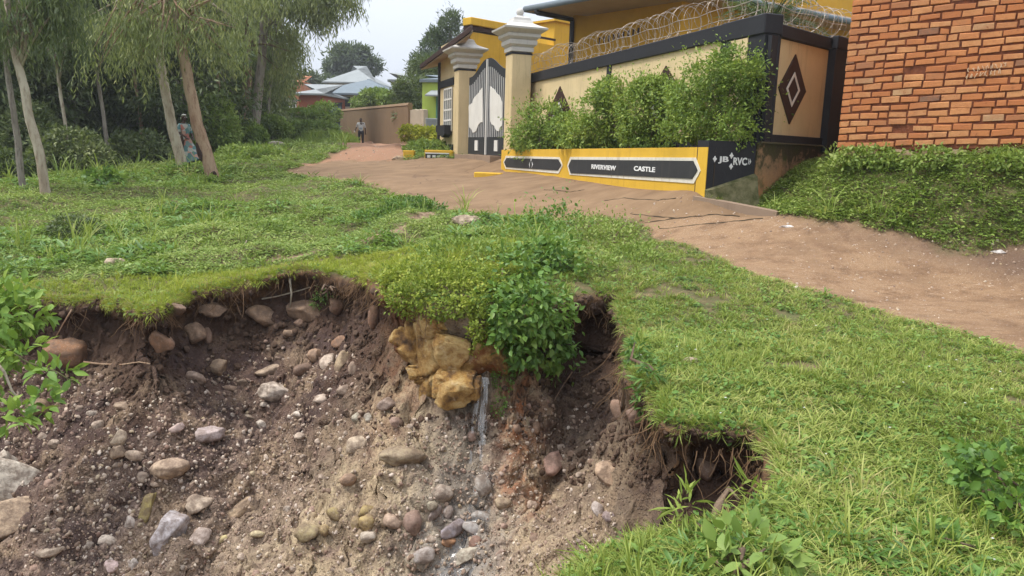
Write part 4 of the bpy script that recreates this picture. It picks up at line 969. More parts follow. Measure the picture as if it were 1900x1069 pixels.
def place(name, me, px, py, rot=0.0, sink=.25, up=.0):
    """sets a stone into the bank where the ground is, turned in the plane of the slope"""
    h, nn = gp(px, py); o = bpy.data.objects.new(name, me); COL.objects.link(o)
    nn = Vector(nn); 
    if nn.z < 0: nn = -nn
    toc = (CP - h).normalized(); axis_n = (nn*.6 + toc*.6).normalized()
    xr = Vector((1, 0, 0)); xr = (xr - axis_n*xr.dot(axis_n)).normalized(); yr = axis_n.cross(xr)
    x2 = xr*math.cos(rot) + yr*math.sin(rot); y2 = axis_n.cross(x2)
    o.matrix_world = Matrix.Translation(h) @ Matrix((x2, y2, axis_n)).transposed().to_4x4()
    return o, h, (CP-h).length, axis_n
# px, py, width px, height px, turn (rad, counter-clockwise), roundness (0 round .. 1 broken), tint, label
ST = [
 (394,574,48,24,.05,.6,(.36,.24,.15),'flat tan stone high in the bank just under the turf left of the root'),
 (487,586,58,34,-.3,.4,(.27,.17,.10),'brown slab stone leaning right under the turf, left of the bulky brown boulder'),
 (566,578,62,38,-.15,.2,(.26,.165,.10),'bulky brown boulder beneath the hanging pale root'),
 (624,567,26,34,.1,.5,(.28,.16,.10),'small brown stone to the right of the bulky boulder under the turf'),
 (362,620,36,38,-.4,.7,(.34,.22,.14),'squarish tan block tilted in dark soil left of the upper bank'),
 (384,622,20,26,.2,.6,(.26,.16,.11),'narrow brown stone touching the tilted squarish block'),
 (300,636,46,30,.2,.4,(.25,.125,.065),'reddish brown boulder half buried under the left turf lip'),
 (128,655,66,44,.0,.3,(.27,.13,.06),'largest reddish boulder under the overhanging left turf'),
 (322,572,50,24,.0,.6,(.17,.10,.06),'dark brown stone tucked under the turf edge on the left'),
 (406,680,34,30,.5,.6,(.42,.30,.19),'chunky buff stone above the flat pinkish stone'),
 (364,702,38,20,.05,.5,(.50,.37,.28),'flat pinkish stone below the chunky buff stone'),
 (500,690,58,18,.03,.4,(.50,.38,.27),'long thin pale stone lying flat above the white oval stone'),
 (566,690,40,26,.1,.4,(.22,.14,.10),'dark brown stone right of the long thin pale stone'),
 (512,726,52,30,.0,.25,(.72,.61,.50),'bright white oval stone in the middle of the bank'),
 (609,673,28,40,.2,.5,(.62,.50,.39),'upright white stone, left one of a standing pair'),
 (635,674,24,40,-.05,.5,(.44,.33,.20),'upright tan stone, right one of a standing pair'),
 (654,684,14,22,.0,.4,(.46,.34,.25),'small upright stone right of the standing pair'),
 (585,660,24,26,.4,.5,(.42,.27,.17),'orange tan stone just left of the standing pair'),
 (632,636,32,22,.3,.5,(.30,.16,.09),'rusty curved stone above the standing pair'),
 (640,725,26,18,.2,.3,(.44,.34,.26),'small buff stone below the standing pair'),
 (596,741,30,16,.05,.4,(.56,.45,.36),'pale flat stone right of the white oval stone'),
 (430,722,32,14,-.1,.4,(.33,.22,.15),'small brown flat stone left of the white oval stone'),
 (448,710,16,12,.0,.5,(.28,.21,.15),'tiny dark stone beside the brown flat stone'),
 (462,775,28,12,-.35,.6,(.50,.40,.29),'thin pale sliver stone pointing down right below the white oval stone'),
 (389,806,50,28,.4,.8,(.52,.43,.41),'grey lilac slab stone tilted up to the right'),
 (315,868,58,30,.22,.1,(.58,.43,.30),'smooth cream pebble-like boulder with a shadow below'),
 (221,815,22,26,-.2,.3,(.66,.53,.38),'cream rounded stone left of the grey slab'),
 (218,838,24,26,.3,.6,(.42,.31,.21),'tan stone directly under the cream rounded stone'),
 (252,846,30,16,-.15,.2,(.60,.46,.34),'curved cream stone above and left of the smooth cream boulder'),
 (282,806,26,10,.6,.7,(.55,.45,.38),'thin pale shard stone between cream stone and grey slab'),
 (326,795,28,14,.4,.7,(.58,.44,.39),'small pink stone above the grey slab'),
 (72,757,34,24,.35,.15,(.34,.24,.14),'oval olive tan stone near the leafy bush at left'),
 (230,755,28,14,-.05,.4,(.44,.33,.23),'small buff stone high at left above the cream stones'),
 (275,940,22,50,-.08,.6,(.45,.37,.13),'narrow yellow green stone standing left of the big pale slab'),
 (315,983,52,80,-.05,1.0,(.60,.56,.57),'big upright pale grey pointed slab stone near the bottom'),
 (370,934,40,36,.5,.9,(.66,.53,.40),'angular cream triangular stone right of the pointed slab'),
 (440,948,62,20,.72,.2,(.52,.38,.24),'long bone shaped tan stone lying diagonally'),
 (372,997,36,30,.1,.6,(.60,.50,.44),'pale pinkish angular stone right of the pointed slab base'),
 (412,1004,38,12,.4,.5,(.50,.42,.20),'yellowish sliver stone lower right of the pointed slab'),
 (239,973,20,24,.3,.9,(.70,.61,.53),'small white shard stone left of the yellow green stone'),
 (202,1007,30,18,.0,.6,(.68,.57,.46),'small white stone low at left of the slab'),
 (478,992,24,12,.05,.4,(.60,.50,.30),'small yellowish pebble right of the sliver stone'),
 (207,1052,20,22,.3,.6,(.60,.45,.42),'pink stone at the bottom edge of the bank'),
 (248,1048,14,18,.0,.4,(.66,.60,.54),'white pebble beside the pink stone at the bottom'),
 (92,1025,40,14,.3,.5,(.52,.42,.32),'flat buff stone low in the left corner'),
 (661,827,38,26,.35,.1,(.62,.50,.36),'cream egg shaped stone above the large olive flat stone'),
 (745,848,72,32,.1,.15,(.34,.27,.17),'large flat olive stone in the sandy bank left of the waterfall'),
 (570,990,38,30,.4,.6,(.38,.31,.16),'olive brown broken stone below the ring of pebbles'),
 (646,890,26,18,.1,.4,(.46,.30,.19),'small orange buff pebble below the cream egg shaped stone'),
 (680,948,28,18,.2,.1,(.38,.29,.11),'round mustard pebble, upper one of the mustard pebbles'),
 (683,969,28,24,.0,.1,(.42,.31,.12),'round mustard pebble, largest of the mustard pebbles'),
 (662,972,18,24,.3,.2,(.42,.32,.15),'small mustard pebble left of the largest mustard pebble'),
 (622,955,30,18,.2,.2,(.36,.28,.12),'flat mustard pebble left of the other mustard pebbles'),
 (602,985,14,16,.1,.2,(.46,.34,.15),'tiny mustard pebble farthest left of the mustard pebbles'),
 (729,967,34,22,-.05,.1,(.52,.38,.28),'smooth pinkish oval cobble right of the mustard pebbles'),
 (766,971,28,40,.1,.15,(.30,.20,.16),'dark upright oval cobble near the stream'),
 (682,996,26,18,.0,.2,(.60,.52,.42),'white cobble below the mustard pebbles'),
 (820,916,38,28,.1,.1,(.44,.37,.30),'round grey cobble with a ring, upstream in the gully bed'),
 (806,950,16,32,-.6,.2,(.34,.29,.27),'slim grey cobble slanting beside the stream'),
 (830,952,18,24,-.3,.2,(.36,.31,.28),'small grey cobble beside the slim slanting one'),
 (893,962,44,26,-.2,.5,(.46,.45,.42),'pale blue grey flat stone on the right side of the stream'),
 (838,985,54,30,.5,.7,(.34,.31,.34),'bluish slate slab in the stream'),
 (880,980,40,22,-.3,.5,(.46,.44,.42),'grey wet stone right of the bluish slate slab'),
 (834,1005,26,16,.1,.3,(.46,.24,.12),'orange wet stone below the bluish slate slab'),
 (880,1006,26,16,.5,.5,(.30,.17,.13),'dark red wet stone right of the orange wet stone'),
 (870,1030,52,26,.5,.6,(.52,.48,.38),'pale wet slab low in the stream'),
 (790,1030,40,24,.2,.5,(.40,.36,.33),'grey flat stone left of the pale wet slab'),
 (802,940,22,16,.2,.3,(.40,.37,.27),'olive cobble behind the slim grey cobble'),
 (895,900,28,36,.2,.5,(.42,.38,.33),'grey boulder beside the foot of the waterfall'),
 (933,935,30,22,.3,.4,(.44,.34,.22),'tan stone on the right bank of the stream'),
 (880,745,16,14,.2,.4,(.34,.24,.15),'small brown stone at the lip of the waterfall'),
 (1025,865,34,52,-.45,.6,(.46,.28,.22),'long pink stone slanting in the right bank'),
 (1130,878,46,56,.2,.7,(.50,.35,.23),'big buff stone set in the right bank'),
 (1150,760,28,44,.3,.5,(.26,.16,.11),'brown upright stone high in the right bank'),
 (1180,770,38,32,.0,.4,(.20,.12,.09),'dark lumpy stone right of the brown upright stone'),
 (984,940,28,20,.5,.6,(.58,.44,.34),'pale angular stone between stream and right bank'),
 (958,795,20,24,.3,.5,(.44,.28,.19),'pinkish stone beside the water on the right'),
 (1110,945,26,26,.5,.7,(.60,.52,.47),'white shard stone above the foreground grass tips'),
 (1130,958,22,18,.1,.5,(.42,.34,.34),'lilac grey pebble right of the white shard stone'),
 (995,795,20,22,.0,.5,(.30,.18,.11),'brown stone under the leafy shrub'),
 (1305,870,38,44,.2,.4,(.16,.10,.07),'dark earthy stone under the grass overhang'),
 (720,748,34,24,.2,.5,(.42,.32,.26),'grey pink stone left of the hanging yellow boulder'),
 (664,776,24,20,.1,.4,(.46,.44,.34),'pale greenish stone left of the yellow boulder'),
 (683,775,14,16,.0,.4,(.52,.49,.40),'little white stone touching the pale greenish stone'),
 (556,600,20,14,.2,.5,(.30,.19,.13),'small brown stone tucked beneath the bulky boulder'),
 (694,590,26,44,.05,.4,(.24,.12,.07),'tall red brown stone beside the mossy lip'),
 (538,618,26,12,.0,.5,(.34,.23,.15),'thin tan stone below the brown slab stone'),
]
rsS = random.Random(8)
for i, (px, py, wpx, hpx, rot, an, tint, lab) in enumerate(ST):
    h, _n = gp(px, py); dist = (CP-h).length; s = dist/F
    me = rock_mesh('stone', (wpx*s*1.14, hpx*s*1.20, max(.5, min(1.0, 1.1-an*.3))*min(wpx, hpx)*s*1.25), 300+i, 3 if wpx < 45 else 4, an)
    o, h, _d, axn = place('stone', me, px, py, rot)
    o.location = h + axn * min(wpx, hpx)*s*.04
    o['tint'] = tint; props(o, lab, 'stone', 'stones in the gully bank')

def special(name, size_px, px, py, Yoff, rot, seed, an, tint, label, mat=None, sub=5, thick=.7, grp=None, cat='stone'):
    h, _n = gp(px, py); dist = (CP-h).length - Yoff; s = dist/F; c = CP + (h-CP).normalized()*dist
    me = rock_mesh(name, (size_px[0]*s*1.08, size_px[1]*s*1.08, thick*min(size_px)*s), seed, sub, an, mat)
    o = bpy.data.objects.new(name, me); COL.objects.link(o); ax = (CP-c).normalized()
    xr = Vector((1, 0, 0)); xr = (xr-ax*xr.dot(ax)).normalized(); yr = ax.cross(xr)
    x2 = xr*math.cos(rot)+yr*math.sin(rot); y2 = ax.cross(x2)
    o.matrix_world = Matrix.Translation(c) @ Matrix((x2, y2, ax)).transposed().to_4x4(); o['tint'] = tint
    return props(o, label, cat, grp)
# the big ochre rocks that carry the outfall
M_ochre, n, b = mat_new('ochre_rock'); p = pos(n)
co = ramp(n, [(.32, (.04, .022, .010)), (.40, (.17, .085, .025)), (.48, (.38, .21, .055)), (.56, (.54, .37, .15)), (.64, (.36, .20, .06)), (.76, (.12, .065, .022))], noise(n, 4.0, 10, .7, p))
co2 = mixc(n, maprange(n, noise(n, 2.4, 5, .6, p), .57, .66), co.outputs[0], (.22, .075, .02))
co2 = mixc(n, maprange(n, noise(n, 9, 5, .6, p), .58, .7, 0, .8), co2, (.60, .47, .28))
n.links.new(co2, b.inputs['Base Color']); b.inputs['Roughness'].default_value = .5; b.inputs['Specular IOR Level'].default_value = .4; bump(n, b, noise(n, 14, 9, .75, p), 1.0, .05)
G = 'ochre rocks around the outfall'
def orock(size, px, py, Yd, rot, seed, an, label, thick=.8):
    h_, _n = gp(px, py); c = P(px, py, h_.y - Yd); sc_ = (c-CP).length/F; me = rock_mesh('boulder', (size[0]*sc_*1.2, size[1]*sc_*1.2, thick*min(size)*sc_), seed, 5, .40+an*.5, M_ochre, .15)
    V = np.array([v.co[:] for v in me.vertices]); k = 1/(min(size)*sc_); cr_ = np.abs(fbm(V[:, 0]*k*1.1+seed, V[:, 1]*k*1.1, V[:, 2]*k*1.1, oct=2, seed=seed % 51))
    V *= (1 - .26*np.clip(1-cr_/.07, 0, 1) + .03*fbm(V[:, 0]*k*9, V[:, 1]*k*9, V[:, 2]*k*9, oct=3, seed=7))[:, None]                       # clefts
    me.vertices.foreach_set('co', V.astype(np.float32).ravel()); me.update()
    o = bpy.data.objects.new('boulder', me); COL.objects.link(o); ax = (CP-c).normalized(); xr = Vector((1, 0, 0)); xr = (xr-ax*xr.dot(ax)).normalized(); yr = ax.cross(xr)
    x2 = xr*math.cos(rot)+yr*math.sin(rot); y2 = ax.cross(x2); o.matrix_world = Matrix.Translation(c) @ Matrix((x2, y2, ax)).transposed().to_4x4(); return props(o, label, 'rock', G)
orock((130, 170), 826, 664, -.02, .1, 701, .35, 'large knobbly ochre rock face under the hanging turf', .75)
orock((70, 56), 806, 606, .10, .25, 702, .5, 'pale yellow rock at the top of the ochre rock face')
orock((62, 74), 840, 648, .12, .7, 722, .3, 'bulging yellow middle of the ochre rock face')
orock((98, 70), 850, 722, .16, .10, 703, .25, 'rounded dripping ochre boulder hanging lowest beside the waterfall', .95)
orock((130, 52), 872, 676, .06, .42, 704, .6, 'slanting brown rock shelf above the waterfall')
orock((90, 90), 774, 645, -.03, -.4, 705, .5, 'red brown rock left of the ochre face')
orock((120, 50), 796, 698, .0, -.15, 706, .6, 'dark rusty ledge below the red brown rock')
orock((70, 100), 908, 645, .0, .2, 707, .5, 'mossy brown rock behind the waterfall lip')
special('boulder', (136, 62), 14, 898, .10, -.2, 711, .45, (.74, .66, .54), 'big white rock with a raised horn at the left edge')
special('boulder', (46, 60), 12, 868, .18, .35, 712, .9, (.74, .66, .54), 'horn shaped white rock standing behind the big white rock')
special('boulder', (170, 60), 26, 966, .05, .30, 713, .5, (.50, .37, .25), 'long tan rock below the big white rock at the left edge')
special('boulder', (40, 20), 212, 490, .02, .1, 714, .4, (.62, .50, .34), 'tan boulder in the meadow above the left turf edge')
special('boulder', (56, 24), 868, 412, .05, 0, 715, .4, (.58, .46, .33), 'rounded buff boulder at the edge of the apron')
special('boulder', (40, 22), 507, 274, .1, .05, 716, .8, (.56, .50, .42), 'pale rock in the weeds beside the grey eucalyptus trunks')
special('boulder', (26, 13), 742, 296, .1, 0, 717, .5, (.50, .38, .24), 'pale rock beside the small plain yellow planter')
special('boulder', (30, 18), 1278, 672, .02, .2, 718, .5, (.62, .50, .36), 'small tan stone lying in the grass right of the gully')
special('boulder', (24, 9), 1462, 421, .0, -.1, 719, .9, (.74, .70, .66), 'white scrap of stone on the red road near the kerb')
special('boulder', (22, 8), 1852, 468, .0, 0, 720, .9, (.74, .70, .66), 'white scrap of stone on the road foot at the far right')
special('boulder', (16, 10), 1478, 537, .0, 0, 721, .9, (.70, .62, .50), 'small pale stone at the grassy road edge')

seen = set()
def shortname(t):
    t = t.replace(', ', ' , '); ws = t.split(); cut = {'in','under','left','right','below','above','near','beside','beneath','with','of','leaning','tilted','high','to','half','tucked','lying','set','standing','at','pointing',',','one','touching','just','upstream','slanting','behind','low','upper','farthest','that'}
    for i, w_ in enumerate(ws):
        if i > 1 and w_ in cut: return ' '.join(ws[:i])
    return ' '.join(ws[:5])
# small stones, individually, all over the bank (largest in view), then the gravel
rs = np.random.RandomState(77); cnt = 0
tints = [((.52, .42, .33), 'buff'), ((.30, .20, .14), 'brown'), ((.62, .54, .45), 'whitish'), ((.42, .28, .22), 'pinkish'), ((.38, .31, .20), 'olive')]
used = [(q[0], q[1], max(q[2], q[3])*.6) for q in ST]
tries = 0
while cnt < 205 and tries < 5000:
    tries += 1
    px, py = rs.uniform(60, 1240), rs.uniform(600, 1069)
    if py < 640 and px < 350: continue
    h, nn = gp(px, py)
    s_, _, _ = poly_sd([h.x], [h.y], RIM)
    if s_[0] < .16 or (px > 1000 and py > 900 and rs.rand() < .6): continue
    w_ = 8 + 15*rs.rand()**2.6
    if any((px-a)**2 + (py-b_)**2 < (r_*.8+w_*.6)**2 for a, b_, r_ in used): continue
    if 740 < px < 920 and 560 < py < 770: continue
    used.append((px, py, w_*.6)); s = (CP-h).length/F
    k = rs.choice(5, p=[.34, .24, .16, .16, .10]); tint, cn = tints[k]; v = rs.uniform(.8, 1.2)
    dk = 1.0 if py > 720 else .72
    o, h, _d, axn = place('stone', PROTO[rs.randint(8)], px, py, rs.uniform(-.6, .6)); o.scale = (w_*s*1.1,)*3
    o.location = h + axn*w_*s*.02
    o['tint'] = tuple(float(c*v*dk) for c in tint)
    ks = sorted(ST, key=lambda q: (q[0]-px)**2 + (q[1]-py)**2); lab = None
    for q in ks[:6]:
        dx, dy = px-q[0], py-q[1]; dr = ('left of' if dx < 0 else 'right of') if abs(dx) > 2.2*abs(dy) else (('above' if dy < 0 else 'below') + ('' if abs(dy) > 2.2*abs(dx) else (' left of' if dx < 0 else ' right of')))
        nm = shortname(q[7]); di = math.hypot(dx, dy); l_ = f'{"tiny" if w_ < 11 else "small"} {cn} pebble {"just " if di < 38 else ""}{dr} the {nm}'
        if l_ not in seen and len(l_.split()) <= 16: lab = l_; break
    if lab is None: lab = f'{"tiny" if w_ < 11 else "small"} {cn} pebble set in the soil of the gully bank'
    seen.add(lab)
    zone = 'right bank below the grass' if px > 960 else ('upper dark bank under the turf' if py < 740 else ('lower bank near the stream' if px > 560 else 'lower left bank'))
    props(o, lab, 'pebble', f'{cn} pebbles in the {zone}'); cnt += 1

# gravel: thousands of grains scattered with geometry nodes
def scatter(name, label, kind_cat, pts, rots, scls, idxs, protos, mat=None):
    """one point cloud mesh whose points carry instances of the prototypes"""
    me = bpy.data.meshes.new(name); me.vertices.add(len(pts)); me.vertices.foreach_set('co', np.asarray(pts, np.float32).ravel())
    a = me.attributes.new('rot', 'FLOAT_VECTOR', 'POINT'); a.data.foreach_set('vector', np.asarray(rots, np.float32).ravel())
    a = me.attributes.new('scl', 'FLOAT', 'POINT'); a.data.foreach_set('value', np.asarray(scls, np.float32))
    a = me.attributes.new('pick', 'INT', 'POINT'); a.data.foreach_set('value', np.asarray(idxs, np.int32))
    o = link(name, me); pc = bpy.data.collections.new(name + '_kinds')
    for q in protos: pc.objects.link(q)
    ng = bpy.data.node_groups.new(name, 'GeometryNodeTree'); nd = ng.nodes
    ng.interface.new_socket('Geometry', in_out='INPUT', socket_type='NodeSocketGeometry'); ng.interface.new_socket('Geometry', in_out='OUTPUT', socket_type='NodeSocketGeometry')
    gi, go = nd.new('NodeGroupInput'), nd.new('NodeGroupOutput'); ci = nd.new('GeometryNodeCollectionInfo'); ip = nd.new('GeometryNodeInstanceOnPoints')
    ci.inputs['Collection'].default_value = pc; ci.inputs['Separate Children'].default_value = True; ci.inputs['Reset Children'].default_value = True
    ip.inputs['Pick Instance'].default_value = True
    def at(nm, ty):
        x = nd.new('GeometryNodeInputNamedAttribute'); x.data_type = ty; x.inputs[0].default_value = nm
        return [s_ for s_ in x.outputs if s_.enabled][0] if False else x.outputs[0]
    lk = ng.links.new
    lk(gi.outputs[0], ip.inputs['Points']); lk(ci.outputs[0], ip.inputs['Instance']); lk(at('pick', 'INT'), ip.inputs['Instance Index'])
    er = nd.new('FunctionNodeEulerToRotation'); lk(at('rot', 'FLOAT_VECTOR'), er.inputs[0]); lk(er.outputs[0], ip.inputs['Rotation'])
    lk(at('scl', 'FLOAT'), ip.inputs['Scale']); lk(ip.outputs[0], go.inputs[0])
    mo = o.modifiers.new('scatter', 'NODES'); mo.node_group = ng
    props(o, label, None, None, 'stuff'); return o
M_grain, n, b = mat_new('gravel_grain')
oi = N(n, 'ShaderNodeObjectInfo'); rr = ramp(n, [(0, (.19, .13, .095)), (.25, (.28, .20, .145)), (.5, (.42, .32, .235)), (.65, (.22, .135, .10)), (.88, (.60, .51, .42)), (1, (.36, .27, .16))], oi.outputs['Random'])
n.links.new(rr.outputs[0], b.inputs['Base Color']); bump(n, b, noise(n, 90, 3, .6, pos(n)), .5, .01)
gk = []
for i in range(6):
    me = rock_mesh('grain', (1, .75, .6), 800+i, 2, .6, M_grain); gk.append(bpy.data.objects.new('grain', me))
gpx, grot, gs = [], [], []
for _ in range(16000):
    px, py = rs.uniform(-30, 1300), rs.uniform(610, 1100); h, nn = gp(px, py)
    s_, _, _ = poly_sd([h.x], [h.y], RIM)
    if s_[0] < .2: continue
    D_ = (CP-h).length
    den = .35 + .65*min(1, max(0, (py-640)/150)); den *= .5+.5*(fbm([h.x*1.5], [h.y*1.5], oct=3, seed=9)[0] > -.12)
    if rs.rand() > den: continue
    gpx.append(h); grot.append(rs.uniform(-3, 3, 3)); gs.append(D_/F*(2.6+9*rs.rand()**3))
scatter('gravel', 'fine gravel and grit in the soil of the gully bank', '', gpx, grot, gs, rs.randint(0, 6, len(gpx)), gk)
# clods of earth stuck to the steep part of the bank
M_clod, n, b = mat_new('earth_clod'); p = pos(n)
n.links.new(mixc(n, maprange(n, noise(n, 16, 6, .7, p), .35, .65), (.06, .036, .023), (.15, .095, .065)), b.inputs['Base Color']); bump(n, b, noise(n, 60, 5, .75, p), .9, .02)
ck = [bpy.data.objects.new('clod', rock_mesh('clod', (1, .85, .75), 850+i, 3, .4, M_clod)) for i in range(5)]
cp_, cr2, cs_ = [], [], []
ca_ = np.array(RIM[:31]); 
for _ in range(7000):
    px, py = rs.uniform(-20, 1440), rs.uniform(540, 900); h, nn = gp(px, py); s_ = poly_sd([h.x], [h.y], RIM)[0][0]
    if not (-.02 < s_ < (.8 if px > 1000 else .34)) or (740 < px < 925 and py < 770): continue
    if rs.rand() > (1.0 if px > 1000 else .6) * (1.15 - s_*.75): continue
    cp_.append(h); cr2.append(rs.uniform(-3, 3, 3)); cs_.append((CP-h).length/F*(4+12*rs.rand()**3))
scatter('earth_clods', 'dark crumbly clods of earth on the steep upper bank', '', cp_, cr2, cs_, rs.randint(0, 5, len(cp_)), ck)
# crumbs and stones trodden into the road
gpx, grot, gs = [], [], []
for _ in range(5200):
    px, py = rs.uniform(500, 1920), rs.uniform(256, 660); h, nn = gp(px, py)
    if poly_sd([h.x], [h.y], ROAD)[0][0] < -.2 and poly_sd([h.x], [h.y], TRACK)[0][0] < -.5 and poly_sd([h.x], [h.y], TRAIL)[0][0] < -.1: continue
    gpx.append(h - Vector((0, 0, .004))); grot.append(rs.uniform(-3, 3, 3)); gs.append((CP-h).length/F*(2+5*rs.rand()**3))
scatter('road_grit', 'loose grit and stone chips on the red dirt road', '', gpx, grot, gs, rs.randint(0, 6, len(gpx)), gk)
# the thin fall of water from the outfall
M_water, n, b = mat_new('falling_water'); b.inputs['Base Color'].default_value = (.85, .88, .90, 1); b.inputs['Roughness'].default_value = .08; b.inputs['Transmission Weight'].default_value = .55; b.inputs['IOR'].default_value = 1.33; b.inputs['Alpha'].default_value = .24
ht, _ = gp(893, 712); hb_, _ = gp(905, 880)
m = MB(); top = P(893, 704, gp(893, 712)[0].y - .13)
L_ = .92; K = 26; W_ = 9                                    # a thin clear sheet, torn and rippled, with a few threads and drops
for i in range(K+1):
    t = L_*i/K; zz_ = top.z+.02 - (top.z+.02-hb_.z-.03)*t
    for j in range(W_):
        q = (j/(W_-1)-.5); wv_ = .13*(1+.35*t); rp_ = float(fbm([q*6+i*.05], [t*5.0], oct=3, seed=5)[0])
        m.V.append(np.array([[top.x + q*wv_ + .012*math.sin(t*9), top.y - .06*math.sqrt(t) - .30*t + rp_*.03, zz_]]))
for i in range(K):
    for j in range(W_-1):
        tear = float(fbm([j*1.3], [i*.22], oct=2, seed=15)[0]) + .25*i/K
        if tear < .12: a = i*W_+j; m.F.append([a, a+1, a+W_+1, a+W_]); m.A.append(0.0)
m.n = (K+1)*W_
for i in range(5):
    o0 = rs.uniform(-.06, .06); pts = []; L2 = rs.uniform(.4, .95)
    for k in range(11): t = L2*k/10; pts.append((top.x+o0*(1+.3*t)+rs.normal()*.003, top.y-.07*math.sqrt(t)-.30*t, top.z+.02-(top.z+.02-hb_.z-.03)*t))
    m.tube(pts, .0012, 5)
for i in range(60):
    V_, F_ = ico(1); q = hb_ + Vector((rs.normal()*.07, rs.normal()*.05-.05, abs(rs.normal())*.05)) if i > 22 else Vector((top.x+rs.normal()*.05, top.y-.2*rs.rand()-.05, top.z-rs.rand()*(top.z-hb_.z)))
    m.add(V_*rs.uniform(.002, .005)+np.array(q), [tuple(f) for f in F_])
wf = m.build('waterfall', M_water, None, smooth=True); props(wf, 'thin trickle of water falling beside the ochre boulder', 'water', None)
M_pool, n, b = mat_new('stream_water'); b.inputs['Base Color'].default_value = (.62, .62, .62, 1); b.inputs['Roughness'].default_value = .12; b.inputs['Transmission Weight'].default_value = .8; b.inputs['Alpha'].default_value = .45; b.inputs['IOR'].default_value = 1.33; bump(n, b, noise(n, 14, 3, .5, pos(n)), .2, .01)
V = []; K = 40; W_ = 7
for i in range(K+1):
    t = i/K; px, py = 905 - 55*t - 25*t*t, 880 + 215*t
    for j in range(W_):
        w_ = (j/(W_-1)-.5)*(46+46*t); h, _n = gp(px+w_, py); V.append((h.x, h.y, h.z+.018-.05*abs(j/(W_-1)-.5)**2*4))
Fs = [(i*W_+j, i*W_+j+1, (i+1)*W_+j+1, (i+1)*W_+j) for i in range(K) for j in range(W_-1)]
mesh_np('stream_water', V, np.array(Fs), M_pool, smooth=True); props(bpy.data.objects['stream_water'], 'shallow stream running over the stones', None, None, 'structure')
# ================================================================== PLANTS
G_LAWN = [(0, (0.09, 0.131, 0.021)), (0.3, (0.179, 0.239, 0.038)), (0.6, (0.274, 0.333, 0.065)), (0.85, (0.37, 0.397, 0.105)), (1, (0.452, 0.381, 0.165))]
G_RIM = [(0, (0.126, 0.166, 0.018)), (0.35, (0.239, 0.293, 0.03)), (0.7, (0.353, 0.387, 0.045)), (1, (0.457, 0.409, 0.098))]
G_MEAD = [(0, (0.058, 0.098, 0.018)), (0.3, (0.12, 0.19, 0.035)), (0.65, (0.212, 0.294, 0.056)), (1, (0.333, 0.371, 0.111))]
G_LEAF = [(0, (.03, .07, .015)), (.35, (.07, .15, .03)), (.7, (.13, .24, .045)), (1, (.23, .33, .07))]
G_HEDGE = [(0, (0.051, 0.091, 0.02)), (0.35, (0.133, 0.212, 0.039)), (0.7, (0.253, 0.339, 0.061)), (1, (0.455, 0.496, 0.11))]
G_EUC = [(0, (0.072, 0.091, 0.042)), (0.35, (0.145, 0.175, 0.069)), (0.7, (0.241, 0.271, 0.098)), (1, (0.435, 0.435, 0.162))]
G_DARK = [(0, (0.029, 0.043, 0.018)), (0.4, (0.067, 0.096, 0.036)), (0.75, (0.136, 0.167, 0.063)), (1, (0.24, 0.261, 0.105))]
G_YEL = [(0, (.12, .17, .012)), (.4, (.30, .32, .02)), (1, (.50, .46, .04))]
ML = leaf_mat('lawn_blade', G_LAWN, .3, .9); MR = leaf_mat('rim_blade', G_RIM, .35, .8); MM = leaf_mat('meadow_leaf', G_MEAD, .3, .55)
MLF = leaf_mat('broad_leaf', G_LEAF, .3, 2.0, .42); MH = leaf_mat('hedge_leaf', G_HEDGE, .3, 1.6); ME = leaf_mat('eucalyptus_leaf', G_EUC, .25, .8)
MD = leaf_mat('forest_leaf', G_DARK, .2, .35); MY = leaf_mat('croton_leaf', G_YEL, .3, 3.0); 
MLF2 = leaf_mat('sprig_leaf', [(0, (.05, .11, .02)), (.4, (.11, .21, .035)), (.75, (.20, .32, .05)), (1, (.32, .42, .08))], .3, 3)
MDRY = leaf_mat('dry_blade', [(0, (.16, .09, .03)), (.5, (.28, .19, .08)), (1, (.40, .30, .14))], .2, 2)
M_root, n, b = mat_new('root_fibre'); b.inputs['Base Color'].default_value = (.16, .095, .05, 1)
M_stem, n, b = mat_new('green_stem'); b.inputs['Base Color'].default_value = (.10, .10, .04, 1)
def bark(name, c1, c2, c3, sc_=3.0):
    m, n, b = mat_new(name); p = pos(n); mp = N(n, 'ShaderNodeMapping'); mp.inputs['Scale'].default_value = (1, 1, .28); n.links.new(p, mp.inputs[0])
    a = mixc(n, maprange(n, noise(n, sc_, 6, .65, mp.outputs[0]), .40, .58), c1, c2)
    a = mixc(n, maprange(n, noise(n, sc_*4, 5, .7, mp.outputs[0]), .52, .72, 0, .8), a, c3)
    n.links.new(a, b.inputs['Base Color']); bump(n, b, noise(n, sc_*7, 6, .7, mp.outputs[0]), .7, .03); return m
BK_tan = bark('peeling_tan_bark', (.36, .26, .17), (.26, .155, .095), (.12, .065, .04)); BK_pale = bark('pale_bark', (.46, .41, .31), (.30, .24, .17), (.15, .10, .07))
BK_grey = bark('grey_bark', (.30, .27, .22), (.20, .17, .14), (.09, .07, .055)); BK_brown = bark('brown_bark', (.20, .14, .095), (.13, .085, .055), (.06, .04, .03))

